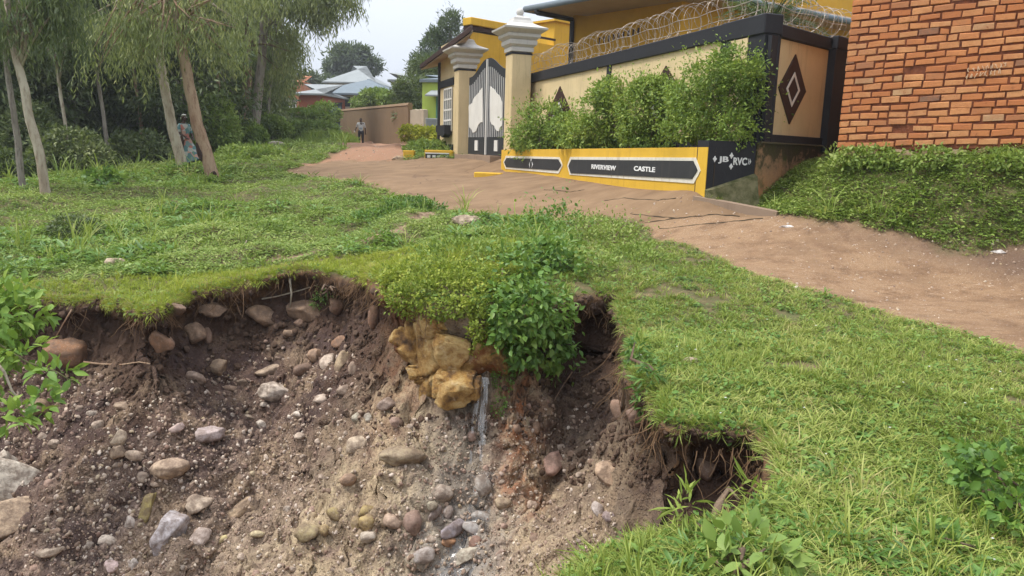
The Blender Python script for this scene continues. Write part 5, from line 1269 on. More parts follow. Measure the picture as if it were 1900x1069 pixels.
def unit(a): return a / (np.linalg.norm(a, axis=-1, keepdims=True) + 1e-9)
def leaf_geo(C, D, Nn, Ls, Ws, wide=.42, fold=0.0):
    C, D, Nn = np.asarray(C), unit(np.asarray(D)), np.asarray(Nn); S = unit(np.cross(D, Nn)); up = unit(np.cross(S, D))
    Ls = np.asarray(Ls)[:, None]; Ws = np.asarray(Ws)[:, None]
    V = np.stack([C, C + D*Ls*wide + S*Ws/2 + up*Ws*fold, C + D*Ls - up*Ls*.06, C + D*Ls*wide - S*Ws/2 + up*Ws*fold], 1).reshape(-1, 3)
    i = np.arange(len(C))[:, None]*4
    if fold:                                      # ovate, two halves meeting at the midrib
        L3, W3 = Ls, Ws; rw_ = []
        for t, wf, dr in ((.30, .42, .0), (.62, .38, -.03)): rw_ += [C + D*L3*t + S*W3*wf + up*W3*fold, C + D*L3*t + up*L3*dr, C + D*L3*t - S*W3*wf + up*W3*fold]
        V = np.stack([C] + rw_ + [C + D*L3 - up*L3*.10], 1).reshape(-1, 3); i = np.arange(len(C))[:, None]*8
        T = [i + np.array([q]) for q in ([0, 1, 2], [0, 2, 3], [1, 4, 5], [1, 5, 2], [2, 5, 6], [2, 6, 3], [4, 7, 5], [5, 7, 6])]
        return V, np.concatenate(T)
    return V, i + np.array([[0, 1, 2, 3]])
def leaf_obj(name, C, D, Nn, Ls, Ws, mat, parent=None, off=None, wide=.42, fold=0.0):
    V, Fc = leaf_geo(C, D, Nn, Ls, Ws, wide, fold); return mesh_np(name, V, Fc, mat, parent, off=off)
def blades(rs, n, h, spread, lean, w, mat, name, hv=.35, root=.6):
    V = []; Fs3 = []; Fs4 = []; k = 0
    for _ in range(n):
        a = rs.uniform(0, 2*PI); r = spread*math.sqrt(rs.rand())*root; bx, by = r*math.cos(a), r*math.sin(a)
        az = a + rs.uniform(-1.2, 1.2); hh = h*(1 + hv*rs.uniform(-1, 1)); ln_ = lean*rs.uniform(.3, 1.3)*hh
        dx, dy = math.cos(az), math.sin(az); sx, sy = -dy, dx; tw = rs.uniform(-.6, .6); sx, sy = sx*math.cos(tw)-sy*math.sin(tw), sx*math.sin(tw)+sy*math.cos(tw)
        ww = w*rs.uniform(.7, 1.3)
        for t, wf in ((0, .8), (.4, 1), (.75, .7)):
            x, y, z = bx + dx*ln_*t*t, by + dy*ln_*t*t, hh*(t - .25*lean*t*t) ; V += [(x-sx*ww*wf/2, y-sy*ww*wf/2, z), (x+sx*ww*wf/2, y+sy*ww*wf/2, z)]
        V.append((bx+dx*ln_, by+dy*ln_, hh*(1-.30*lean)))
        Fs4 += [(k, k+1, k+3, k+2), (k+2, k+3, k+5, k+4)]; Fs3.append((k+4, k+5, k+6)); k += 7
    me = mesh_np(name, V, [np.array(Fs4), np.array(Fs3)], mat); COL.objects.unlink(me); return me
def herb(rs, n, r, h, L_, W_, mat, name, updir=.5, fold=.12):
    C, D, Nn, Ls, Ws = [], [], [], [], []
    for _ in range(n):
        a = rs.uniform(0, 2*PI); q = r*math.sqrt(rs.rand()); z = h*rs.uniform(.25, 1)*(1-.4*q/r)
        C.append((q*math.cos(a), q*math.sin(a), z)); aa = a+rs.uniform(-.8, .8); D.append((math.cos(aa), math.sin(aa), rs.uniform(-.35, updir)))
        Nn.append((rs.normal()*.35, rs.normal()*.35, 1)); s = rs.uniform(.65, 1.2); Ls.append(L_*s); Ws.append(W_*s)
    V, Fc = leaf_geo(np.array(C), np.array(D), np.array(Nn), Ls, Ws, .45, fold); o = mesh_np(name, V, Fc, mat); COL.objects.unlink(o); return o
rp = np.random.RandomState(42)
def kinds(mg, mh, dry=MDRY):
    k = [blades(rp, 14, .085, .05, .5, .0042, mg, 'upright_tuft') , blades(rp, 16, .065, .06, 1.3, .0045, mg, 'spreading_tuft'), blades(rp, 20, .042, .06, .9, .0045, mg, 'short_tuft'),
         herb(rp, 12, .055, .05, .034, .021, mh, 'small_herb'), herb(rp, 18, .065, .028, .018, .014, mh, 'creeping_herb'), blades(rp, 8, .19, .04, .75, .0065, mg, 'tall_tuft'),
         blades(rp, 9, .06, .05, 1.5, .0035, dry, 'dry_tuft'), herb(rp, 9, .04, .07, .075, .017, mh, 'lance_herb', .9)]
    for i, o in enumerate(k): o.name = '%02d_' % i + o.name
    return k
K_lawn = kinds(ML, MLF); K_mead = kinds(MM, MM); K_rim = kinds(MR, MM)

def keep(x, y, road=.0):
    """how far a spot is from road, apron, track, trail and gully (positive = grass)"""
    d = -poly_sd(x, y, RIM)[0] - fbm(x*1.5, y*1.5, oct=4, seed=11)*.13
    d = np.minimum(d, -poly_sd(x, y, APRON)[0] - fbm(x*2.5, y*2.5, oct=4, seed=5)*.05)
    d = np.minimum(d, -poly_sd(x, y, ROAD)[0] - fbm(x*1.3, y*1.3, oct=4, seed=6)*.28 + .03)
    d = np.minimum(d, -poly_sd(x, y, TRACK)[0] - fbm(x*.6, y*.6, oct=4, seed=7)*.6)
    return np.minimum(d, -poly_sd(x, y, TRAIL)[0] - fbm(x*1.6, y*1.6, oct=4, seed=8)*.35 + .05)
PLOTS = [[FW(np.array([[UE, 0, 0]]))[0][:2], E_.xy[:], A_.xy[:], B_.xy[:], us2[:2], (us2[0]+6, us2[1]+9), (12, 60), (-1.5, 60), (-2.5, 32)],
         [tuple(FB(np.array([[0, 0, 0]]))[0][:2]), tuple(FB(np.array([[9, 0, 0]]))[0][:2]), (20, 16), (8, 17)]]
PLOTS = [[tuple(map(float, q)) for q in pl] for pl in PLOTS]
def spread_pts(n, r0, r1, a0, a1, rs, margin=.0, near_rim=None):
    """random spots on open ground, denser close to the viewer's spot than far away"""
    r = np.exp(rs.uniform(math.log(r0), math.log(r1), n)); a = np.radians(rs.uniform(a0, a1, n)); x, y = r*np.sin(a), r*np.cos(a)
    k = keep(x, y) > margin
    for pl in PLOTS: k &= poly_sd(x, y, pl)[0] < 0
    x, y, r = x[k], y[k], r[k]; z = np.array([gz(float(u_), float(v_)) for u_, v_ in zip(x, y)]); return x, y, z, r
def sow(name, label, n, r0, r1, a0, a1, seed, K, weights, size, margin=.0, where=None, grow=.0, patch=None):
    rs = np.random.RandomState(seed); x, y, z, r = spread_pts(n, r0, r1, a0, a1, rs, margin)
    if where is not None:
        k = where(x, y); x, y, z, r = x[k], y[k], z[k], r[k]
    m_ = len(x); w_ = np.array(weights, float)
    pn = fbm(x*.9, y*.9, oct=3, seed=seed)                      # patches of one kind or another
    ii = np.zeros(m_, int); cum = np.cumsum(w_/w_.sum()); u_ = np.clip(rs.rand(m_)*.75 + .25*(pn*.9+.5), 0, .9999); ii = np.searchsorted(cum, u_)
    sc_ = size*rs.uniform(.7, 1.35, m_)*(1+grow*(r-r0))*(1+.35*fbm(x*.7, y*.7, oct=3, seed=seed+1))
    rot = np.c_[rs.normal(size=m_)*.12, rs.normal(size=m_)*.12, rs.uniform(0, 2*PI, m_)]
    return scatter(name, label, '', np.c_[x, y, z-.004], rot, sc_, ii, K)
right = lambda x, y: (x > -.9 + 0*y) & (y < 12.6)
bank = lambda x, y: poly_sd(x, y, [tuple(q) for q in foot] + [(foot[-1][0]+3, foot[-1][1]+5), (5.0, 13.5), (foot[0][0], 12.2)])[0] > -.02
not_bank = lambda x, y: ~bank(x, y)
sow('lawn_grass', 'short green grass on the ground right of the gully', 46000, 2.1, 12, -12, 52, 1, K_lawn, (1.6, 3, 5, 2.0, 2.6, .04, 1.0, .5), .80, .0, lambda x, y: right(x, y) & not_bank(x, y) & (fbm(x*1.5, y*1.5, oct=3, seed=401) > -.50), .035)
sow('bank_grass', 'leafy green growth covering the bank below the brick house', 22000, 8.5, 14, 15, 48, 2, K_mead, (.6, 1.2, .8, 4.0, 2.4, .1, .15, 1.4), 1.15, .0, bank)
sow('foreground_grass', 'taller grass and weeds in the near foreground', 2100, 2.0, 3.9, -5, 50, 3, K_lawn, (2.4, 2, 0, 3.2, .6, .8, .7, 2.6), .95, .0, lambda x, y: (y < 3.3+.15*x) & (fbm(x*1.6, y*1.6, oct=2, seed=77) > -.25))
rimstrip = lambda x, y: (y < 10.6 + .18*(x+1)) & (x < .2)
sow('rim_grass', 'bright yellow green grass along the top edge of the gully', 26000, 7, 13, -55, 6, 4, K_rim, (3.2, 2.4, 3, .6, .8, .15, .35, .2), .95, .0, rimstrip)
sow('meadow', 'rank green meadow plants sloping up to the trees', 52000, 8.5, 34, -56, 4, 5, K_mead, (.5, 1.2, .8, 4.5, 2.6, .08, .2, 1.3), 1.25, .0, lambda x, y: ~rimstrip(x, y) & (x < 3), .035)
sow('far_verge', 'green verge plants beside the red track', 11000, 24, 75, -50, 4, 6, K_mead, (.5, 1, .4, 4, 2, .3, .1, 1.5), 3.0, .06, None, .02)

sow('meadow_weeds', 'taller weed patches standing out of the meadow', 9000, 8.8, 26, -56, 4, 8, K_lawn, (.2, .4, .0, 5, .5, .3, .1, 2.4), 2.0, .05, lambda x, y: ~rimstrip(x, y) & (x < 3) & (fbm(x*.55, y*.55, oct=3, seed=202) > .10), .03)
sow('bank_weeds', 'taller weeds on the bank under the brick house', 2600, 8.5, 14, 15, 48, 9, K_mead, (.3, .6, .0, 5, .5, .5, .1, 3), 1.9, .03, lambda x, y: bank(x, y) & (fbm(x*.9, y*.9, oct=3, seed=203) > .05))
sow('dry_turf', 'patches of dry straw in the turf', 5200, 2.3, 10, -12, 50, 10, [K_lawn[6], K_lawn[2]], (4, 1), 1.0, .0, lambda x, y: right(x, y) & not_bank(x, y) & (fbm(x*.8, y*.8, oct=3, seed=204) > .12), .03)

# turf hanging over the lip
rs = np.random.RandomState(12); rx, ry, rw = [], [], []
seg = [(RIM[i], RIM[(i+1) % len(RIM)]) for i in range(0, 34)]; ln_s = np.array([math.dist(a, c) for a, c in seg])
FRP = {'p': [], 'r': [], 's': [], 'i': []}
cand = np.array([[*(np.array(seg[k][0])*(1-t)+np.array(seg[k][1])*t)] for k, t in zip(rs.choice(len(seg), 9000, p=ln_s/ln_s.sum()), rs.rand(9000))]) + rs.normal(size=(9000, 2))*.14
sdc, qx_, qy_ = poly_sd(cand[:, 0], cand[:, 1], RIM); sdq = sdc + fbm(cand[:, 0]*1.5, cand[:, 1]*1.5, oct=4, seed=11)*.13
for (x, y), s_, s0, qx1, qy1 in zip(cand, sdq, sdc, qx_, qy_):
    if not (-.09 < s_ < .055): continue
    ix, iy = (x-qx1)*np.sign(s0), (y-qy1)*np.sign(s0); l_ = math.hypot(ix, iy)+1e-6
    yaw = math.atan2(iy/l_, ix/l_) + rs.normal()*.5; tilt = np.clip(.25 + (s_+.09)/.145*1.35 + rs.normal()*.3, 0, 2.3)
    if fbm([x*1.7], [y*1.7], oct=2, seed=99)[0] < -.22: continue
    z = gz(x, y); zr = float(H0(x, y)); z = max(z, zr-.13)
    FRP['p'].append((x, y, z)); FRP['r'].append((0, tilt, yaw)); FRP['s'].append(rs.uniform(.5, 1.25)); FRP['i'].append(rs.choice([0, 1, 1, 2, 3, 4, 6, 6, 2, 0]))
left_f = np.array([p_[0] < -.9 for p_ in FRP['p']])
for nm, lb, sel, K in (('hanging_turf', 'grass fringe hanging over the left lip of the gully', left_f, K_rim), ('hanging_turf', 'grass fringe hanging over the right lip of the gully', ~left_f, K_lawn)):
    scatter(nm, lb, '', np.array(FRP['p'])[sel], np.array(FRP['r'])[sel], np.array(FRP['s'])[sel]*(1.15 if K is K_rim else .95), np.array(FRP['i'])[sel], K)
# fine roots under the lip
m = MB(); cnt = 0
for (x, y), s_, s0, qx1, qy1 in zip(cand, sdq, sdc, qx_, qy_):
    if not (.0 < s_ < .07) or cnt > 620: continue
    if fbm([x*2.3], [y*2.3], oct=2, seed=31)[0] < -.05: continue
    ix, iy = (x-qx1)*np.sign(s0), (y-qy1)*np.sign(s0); l_ = math.hypot(ix, iy)+1e-6; ix /= l_; iy /= l_
    q = np.array([x+ix*.03, y+iy*.03, float(H0(x, y))-.07-.06*rs.rand()]); L_ = rs.uniform(.06, .34)*(1 if rs.rand() > .12 else 1.7); pts = [q.copy()]; d = np.array([ix*.3, iy*.3, -.9])
    for k in range(5): d = d + rs.normal(size=3)*.30*np.array([1, 1, .3]); d /= np.linalg.norm(d); q = q + d*L_/5; pts.append(q.copy())
    m.tube(pts, np.linspace(.0035*rs.uniform(.6, 1.3), .0012, 6), 4, caps=False); cnt += 1
props(m.build('hanging_roots', M_root, None), 'fine brown roots hanging below the turf lip', None, None, 'stuff')
def stick(name, label, cat, pix, dists, rad, mat=None, grp=None):
    pts = [P(px, py, Yd) for (px, py), Yd in zip(pix, dists)]; o = MB().tube(pts, np.linspace(rad, rad*.45, len(pts)), 7).build(name, mat or BK_pale, None, pts[0], smooth=True); o.location = pts[0]
    return props(o, label, cat, grp)
def on(px, py, dz=.0): h, _n = gp(px, py); return h.y - dz
stick('root', 'pale thick root hanging straight down over the middle of the bank', 'root', [(541, 505), (538, 520), (541, 545), (538, 572)], [on(541, 520)-.1, on(541, 520)-.16, on(541, 520)-.22, on(541, 560)-.15], .018)
stick('root', 'long thin pale root running sideways under the turf, left of the hanging one', 'root', [(486, 555), (515, 550), (560, 538), (590, 528), (625, 526)], [on(500, 550)-.06]*3+[on(590, 540)-.04]*2, .010)
stick('root', 'thin brown root creeping along the soil right of the largest reddish boulder', 'root', [(155, 672), (190, 676), (225, 677), (258, 672), (285, 676)], [on(a, 676)-.03 for a in (155, 190, 225, 258, 285)], .014, BK_tan)
stick('root', 'thin root slanting under the left turf lip above the reddish boulder', 'root', [(133, 575), (118, 600), (104, 625), (92, 640)], [on(110, 610)-.14]*4, .010, BK_tan)
stick('stick', 'pale dry stick standing in the meadow weeds', 'stick', [(446, 468), (452, 458), (458, 446)], [11.2, 11.2, 11.25], .018)
stick('vine_stem', 'thin dark vine stem hanging down between leafy shrub and right bank', 'vine', [(1062, 690), (1045, 715), (1030, 740), (1022, 770)], [on(1062, 700)-.05, on(1045, 715)-.05, on(1030, 740)-.03, on(1022, 770)-.03], .007, BK_tan)

# ---- shrubs
def shrub(name, label, blobs, n, L_, W_, mat, cat='shrub', group=None, stems=6, seed=0, gap=.12, droop=.2, fold=.1, sway=.5, base=None, inner=.25, stemmat=None, stick_out=.12):
    rs = np.random.RandomState(seed+500); vol = np.array([b_[1][0]*b_[1][1]*b_[1][2] for b_ in blobs])**.67; C = []; D = []; Nn = []
    for bi, ((cx_, cy_, cz_), (rx_, ry_, rz_)) in enumerate(blobs):
        k = int(n*vol[bi]/vol.sum()*1.5); d = unit(rs.normal(size=(k, 3))); rr = np.where(rs.rand(k) < inner, rs.rand(k)**.5, 1 - .22*rs.rand(k)**1.5)
        q = d*rr[:, None]
        lump = 1 + .26*fbm(q[:, 0]*2.2+bi*7, q[:, 1]*2.2, q[:, 2]*2.2, oct=3, seed=seed) + stick_out*(rs.rand(k)**6)*2
        pnt = np.c_[cx_ + q[:, 0]*rx_*lump, cy_ + q[:, 1]*ry_*lump, cz_ + q[:, 2]*rz_*lump]
        g_ = fbm(pnt[:, 0]/max(rx_, .1)*2.6+3, pnt[:, 1]/max(ry_, .1)*2.6, pnt[:, 2]/max(rz_, .1)*2.6, oct=3, seed=seed+3) > -gap
        C.append(pnt[g_]); D.append((unit(d*np.array([1/rx_, 1/ry_, 1/rz_])) )[g_])
    C = np.concatenate(C)[:]; D0 = np.concatenate(D); k = len(C)
    Dd = unit(D0*.6 + rs.normal(size=(k, 3))*sway + np.array([0, 0, .15-droop])); Nn = unit(D0*.5 + rs.normal(size=(k, 3))*.5 + np.array([0, 0, .7]))
    s = rs.uniform(.6, 1.25, k); b0 = Vector(base) if base is not None else Vector((float(np.mean([q[0][0] for q in blobs])), float(np.mean([q[0][1] for q in blobs])), 0))
    if base is None: b0.z = gz(b0.x, b0.y)
    t = thing(name, label, cat, b0, group)
    leaf_obj('foliage', C, Dd, Nn, L_*s, W_*s, mat, t, b0, .45, fold)
    if stems:
        m = MB()
        for i in range(stems):
            q = C[rs.randint(len(C))]; a = np.array(b0) + np.array([rs.uniform(-.12, .12), rs.uniform(-.12, .12), -.05]); mid_ = (a+q)/2 + rs.normal(size=3)*.08
            m.tube([a, a*.6+mid_*.4+np.array([0, 0, .05]), mid_, q*.8+mid_*.2], [L_*.28, L_*.22, L_*.15, L_*.06], 5)
        m.build('stem', stemmat or BK_brown, t, b0, smooth=True)
    return t
def bg(px, py, off, wpx, hpx, dep=None): return bl(px, py, gp(px, py)[0].y - off, wpx, hpx, dep)
def bl(px, py, Yd, wpx, hpx, dep=None):
    c = P(px, py, Yd); s = Yd/F*1.0; return ((c.x, c.y, c.z), (wpx/2*s, (dep if dep else min(wpx, hpx)/2*s*1.1), hpx/2*s))
GH = 'bushes in the yellow planter'
shrub('hedge_bush', 'low dark rounded bush at the gate end of the yellow planter', [bl(1015, 240, 19.6, 112, 88, .6), bl(1055, 240, 18.8, 70, 56, .6), bl(985, 258, 20.2, 70, 50, .5)], 12000, .095, .042, MH, 'bush', GH, 7, 1, gap=.02, stick_out=.35)
shrub('hedge_bush', 'bush between the first black strip and the low dark bush in the planter', [bl(1125, 228, 16.6, 100, 100, .55), bl(1135, 180, 16.4, 70, 60, .5), bl(1090, 250, 17.0, 90, 56, .5)], 13000, .08, .038, MH, 'bush', GH, 7, 2, gap=.02, stick_out=.35)
shrub('hedge_bush', 'airy bush with thin bare stems in front of the hidden diamond', [bl(1205, 200, 14.9, 110, 100, .5), bl(1215, 168, 14.7, 60, 50, .4), bl(1180, 245, 15.0, 60, 44, .4)], 12000, .072, .034, MH, 'bush', GH, 9, 3, gap=.0, stick_out=.4)
shrub('hedge_bush', 'tallest bush of the planter, reaching the top band beside the corner pier', [bl(1330, 190, 12.7, 160, 150, .5), bl(1360, 130, 12.1, 100, 80, .3), bl(1278, 182, 13.4, 76, 70, .4), bl(1380, 165, 11.9, 74, 110, .2), bl(1300, 240, 12.9, 150, 50, .45), bl(1370, 240, 11.85, 74, 60, .2)], 22000, .062, .029, MH, 'bush', GH, 9, 4, gap=.03, stick_out=.35)
shrub('hedge_bush', 'strip of low leafy growth along the planter soil', [bl(1100, 268, 17.0, 130, 18, .4), bl(1215, 266, 14.6, 110, 16, .3), bl(1000, 272, 19.8, 90, 14, .4)], 3000, .07, .035, MH, 'bush', GH, 0, 5, base=tuple(P(1150, 276, 16)))

shrub('leafy_shrub', 'lush broad leaved shrub growing over the outfall', [bg(1010, 490, .10, 110, 90, .2), bg(955, 515, .12, 90, 80, .2), bg(935, 590, .18, 60, 90, .16), bg(1022, 655, .30, 78, 64, .14), bg(1035, 590, .25, 60, 90, .14), bg(985, 585, .28, 80, 110, .16), bg(968, 655, .22, 50, 50, .1), bg(918, 550, .12, 50, 60, .12)], 5600, .075, .046, MLF, 'shrub', None, 10, 6, gap=-.02, droop=.45, stick_out=.55, base=tuple(P(995, 550, 7.1)))
shrub('leafy_shrub', 'dark leaved shrub standing on the ridge behind the lush broad leaved one', [bg(1020, 450, .1, 130, 120, .3), bg(1042, 432, .0, 80, 110, .2), bg(980, 440, .0, 70, 60, .2), bg(1040, 500, .15, 90, 80, .2)], 3800, .06, .038, MLF, 'shrub', None, 9, 7, gap=.05, stick_out=.5)
shrub('green_mound', 'bright green leafy growth right of the dark leaved shrub', [bg(1120, 460, .0, 140, 90, .4), bg(1100, 430, .0, 110, 60, .35), bg(1180, 480, .0, 110, 50, .3), bg(1090, 500, .0, 100, 60, .3), bg(1150, 440, .0, 60, 50, .3)], 8500, .05, .027, MM, 'shrub', None, 4, 8, gap=.12, stick_out=.5)
shrub('yellow_creeper', 'yellow green creeper covering the mound above the ochre rocks', [bg(810, 515, .0, 190, 70, .25), bg(765, 552, .04, 90, 70, .10), bg(850, 545, .05, 120, 80, .12), bg(728, 530, .05, 40, 70, .12), bg(888, 590, .10, 40, 110, .08), bg(905, 540, .05, 60, 90, .14), bg(835, 572, .07, 120, 40, .07)], 11500, .034, .022, leaf_mat('creeper_leaf', [(0, (.05, .09, .015)), (.35, (.14, .20, .025)), (.7, (.27, .33, .045)), (1, (.46, .47, .08))], .3, 4), 'creeper', None, 5, 9, gap=.16, stick_out=.3)
shrub('creeper', 'green leafy carpet on the rise behind the yellow green creeper', [bg(880, 470, .0, 210, 44, .5), bg(940, 440, .0, 140, 34, .5), bg(840, 435, .0, 130, 26, .5)], 7000, .05, .026, MM, 'creeper', None, 3, 10, gap=.2, stick_out=.3)
shrub('dangling_herb', 'small green herb growing out of the bank beside the pale root', [bg(610, 545, .06, 50, 34, .10), bg(590, 560, .05, 30, 22, .06)], 260, .05, .016, MLF, 'herb', None, 4, 11, base=tuple(P(605, 530, 8.7)))
shrub('dangling_herb', 'mossy green growth hanging beside the waterfall', [bg(935, 690, .05, 44, 100, .06), bg(925, 755, .03, 30, 50, .04), bg(955, 660, .08, 50, 60, .08)], 1500, .024, .015, MLF, 'herb', None, 0, 12, base=tuple(P(935, 690, 6.3)))
shrub('leafy_bush', 'leafy bush leaning into the picture over the left end of the gully', [bl(10, 590, 6.6, 90, 110, .3), bl(45, 590, 6.7, 80, 50, .25), bl(40, 655, 6.3, 70, 44, .2), bl(105, 692, 6.1, 80, 34, .12), bl(80, 745, 5.9, 36, 60, .08), bl(8, 775, 5.6, 90, 50, .15), bl(-60, 640, 6.4, 120, 240, .4), bl(20, 540, 7.0, 80, 40, .3)], 1500, .12, .062, MLF2, 'bush', None, 0, 13, gap=.0, droop=.3, base=(-4.9, 6.3, gz(-4.9, 6.3)))
stick('branch', 'pale green stem carrying the leafy sprigs at the left edge', 'twig', [(-60, 600), (0, 640), (50, 672), (105, 690), (140, 712)], [6.4, 6.35, 6.25, 6.15, 6.1], .011, M_stem)
stick('branch', 'bare pale twig of the leafy bush hanging into the gully', 'twig', [(-10, 670), (8, 690), (22, 725), (46, 752)], [5.9]*4, .014)
shrub('weed_clump', 'broad pale green leaved weed at the bottom edge right of the gully', [bl(1385, 1010, 2.72, 150, 60, .10), bl(1420, 1040, 2.62, 120, 50, .08), bl(1360, 1045, 2.6, 60, 40, .06)], 46, .085, .058, leaf_mat('pale_leaf', [(0, (.10, .17, .04)), (.5, (.18, .27, .06)), (1, (.26, .34, .09))], .3, 6), 'weed', 'weeds in the near grass', 5, 14, gap=.6, fold=.05, sway=.3)
shrub('weed_clump', 'dark leaved weed patch at the right edge of the near grass', [bl(1850, 880, 3.3, 150, 110, .16), bl(1890, 960, 3.05, 120, 90, .14), bl(1800, 850, 3.5, 80, 60, .1)], 420, .055, .04, MLF, 'weed', 'weeds in the near grass', 6, 15, gap=.3)
shrub('weed_clump', 'small rosette weed standing left of the dark leaved patch', [bl(1740, 1000, 2.95, 80, 60, .06), bl(1790, 1030, 2.85, 70, 40, .06)], 110, .06, .022, MLF, 'weed', 'weeds in the near grass', 4, 16, gap=.5)
shrub('weed_clump', 'tuft of long pointed leaves where the foreground grass meets the gully', [bl(1275, 940, 3.05, 70, 60, .06), bl(1395, 915, 3.2, 60, 50, .06)], 60, .11, .016, ML, 'weed', 'weeds in the near grass', 3, 17, gap=.6)
shrub('weed_clump', 'pointed leafed weed on the right lip above the dark earth', [bl(1205, 720, 4.75, 50, 130, .10), bl(1180, 650, 5.2, 40, 50, .08)], 300, .075, .018, MLF, 'weed', 'weeds on the gully lip', 4, 18, gap=.5, droop=.4)
shrub('meadow_bush', 'small dark bush standing alone in the meadow', [bl(140, 425, 13.2, 90, 52, .4), bl(125, 445, 13.0, 60, 30, .3)], 1800, .07, .035, MD, 'bush', 'bushes in the meadow', 6, 19)
shrub('meadow_bush', 'dark leafy clump on the bank beside the trail and apron corner', [bl(765, 392, 14.4, 110, 44, .5), bl(700, 405, 14.0, 90, 30, .4)], 4200, .075, .035, MLF, 'bush', 'bushes in the meadow', 6, 20)
shrub('meadow_bush', 'low leafy clump at the foot of the leaning tan eucalyptus', [bl(385, 345, 21.6, 80, 34, .5), bl(350, 350, 21, 60, 24, .4)], 2600, .11, .05, MM, 'bush', 'bushes in the meadow', 5, 21)
shrub('meadow_bush', 'reddish tinged shrub clump in the middle of the meadow bank', [bl(440, 425, 13.6, 90, 40, .4), bl(500, 430, 13.2, 80, 34, .4)], 3200, .065, .03, MM, 'bush', 'bushes in the meadow', 5, 22)
shrub('croton_hedge', 'yellow green croton hedge at the foot of the lime green wall', [bl(765, 248, 34.5, 50, 26, .5), bl(795, 252, 34, 50, 30, .5), bl(815, 260, 33.4, 30, 24, .4)], 4200, .16, .07, MY, 'hedge', None, 4, 23)
shrub('verge_bush', 'grey green verge plants behind the small yellow planters', [bl(795, 272, 29.5, 80, 20, .5), bl(770, 276, 29, 40, 14, .4)], 2000, .14, .05, MM, 'bush', 'bushes up the hill', 3, 24)
shrub('wall_bush', 'wide light green bush in front of the earth wall and grey gate', [bl(560, 222, 50, 110, 36, 1.2), bl(600, 210, 51, 60, 34, .9), bl(520, 238, 48, 80, 30, 1), bl(578, 240, 47, 100, 26, 1)], 9000, .24, .10, MM, 'bush', 'bushes up the hill', 5, 25)
shrub('garden_tree', 'spreading light green tree behind the mud wall', [bl(698, 180, 62, 60, 26, 1.5), bl(676, 192, 62, 44, 18, 1.2), bl(722, 188, 60, 40, 30, 1.2)], 4200, .30, .12, MM, 'tree', 'bushes up the hill', 6, 26)
shrub('dark_tree', 'dark tree mass over the low pale wall behind the lime green house', [bl(765, 180, 46, 70, 70, 1.5), bl(790, 140, 50, 60, 60, 1.5), bl(755, 215, 44, 40, 30, 1)], 9000, .26, .09, MD, 'tree', 'bushes up the hill', 5, 27)
shrub('verge_bush', 'tall grass clump along the left side of the red track', [bl(610, 262, 40, 90, 26, 1), bl(560, 275, 36, 90, 20, 1), bl(640, 268, 38, 40, 16, .8)], 6000, .30, .03, MM, 'bush', 'bushes up the hill', 0, 28, droop=-.5, sway=.3)

shrub('wall_weeds', 'weeds growing up against the rubble footing of the brick house', [bl(1610, 292, 11.1, 110, 36, .25), bl(1660, 300, 10.9, 90, 24, .2), bl(1735, 294, 10.5, 90, 34, .2), bl(1800, 304, 10.3, 90, 20, .2), bl(1880, 300, 9.85, 90, 30, .2), bl(1570, 310, 11.4, 60, 30, .2)], 3600, .07, .04, MM, 'weeds', None, 5, 30, gap=.1, stick_out=.4)
# ---- trees
def tree_trunk(px_pts, Yd, w0, w1, mat, parent, loc, seed, lean=0, extra=1):
    pts = [P(px, py, Yd + lean*i) for i, (px, py) in enumerate(px_pts)]; s = Yd/F
    A = np.array([p_[:] for p_ in pts]); A[0][2] -= .25; t = np.linspace(0, len(A)-1, (len(A)-1)*6+1); Q = np.c_[[np.interp(t, range(len(A)), A[:, i]) for i in range(3)]].T
    Q[:, 0] += fbm(Q[:, 2]*.9, Q[:, 2]*0+seed, oct=2, seed=seed)*.05; Q[:, 1] += fbm(Q[:, 2]*.9+9, Q[:, 2]*0+seed, oct=2, seed=seed)*.05
    r = np.linspace(w0*s/2, w1*s/2, len(Q)); r[0] *= 1.35; r[1] *= 1.12
    V, Fs = tube_np(Q, r, 14, True, .07, seed); m = MB(); m.add(V, Fs); m.build('trunk', mat, parent, loc, smooth=True); return Q, r
def strands(anch, seed, nL=11, step=.10, L_=.19, W_=.028, out=.28):
    """leafy twigs that hang from their anchor points"""
    rs = np.random.RandomState(seed); k = len(anch); nl = rs.randint(nL//2, nL+1, k); C, D = [], []
    yaw = rs.uniform(0, 2*PI, k); ox = np.cos(yaw)*out; oy = np.sin(yaw)*out
    for j in range(nL):
        ok = nl > j; t = j/nL; q = anch + np.c_[ox*(2*t-t*t)*1.3, oy*(2*t-t*t)*1.3, np.full(k, -(.25*t + .75*t*t)*nL*step)] ; C.append((q + rs.normal(size=(k, 3))*.03)[ok])
        D.append(unit(np.c_[rs.normal(size=(k, 2))*.38, -np.ones(k)])[ok])
    C, D = np.concatenate(C), np.concatenate(D); m_ = len(C); Nn = unit(np.c_[rs.normal(size=(m_, 2)), rs.normal(size=m_)*.3])
    return C, D, Nn, L_*rs.uniform(.6, 1.3, m_), W_*rs.uniform(.7, 1.3, m_)
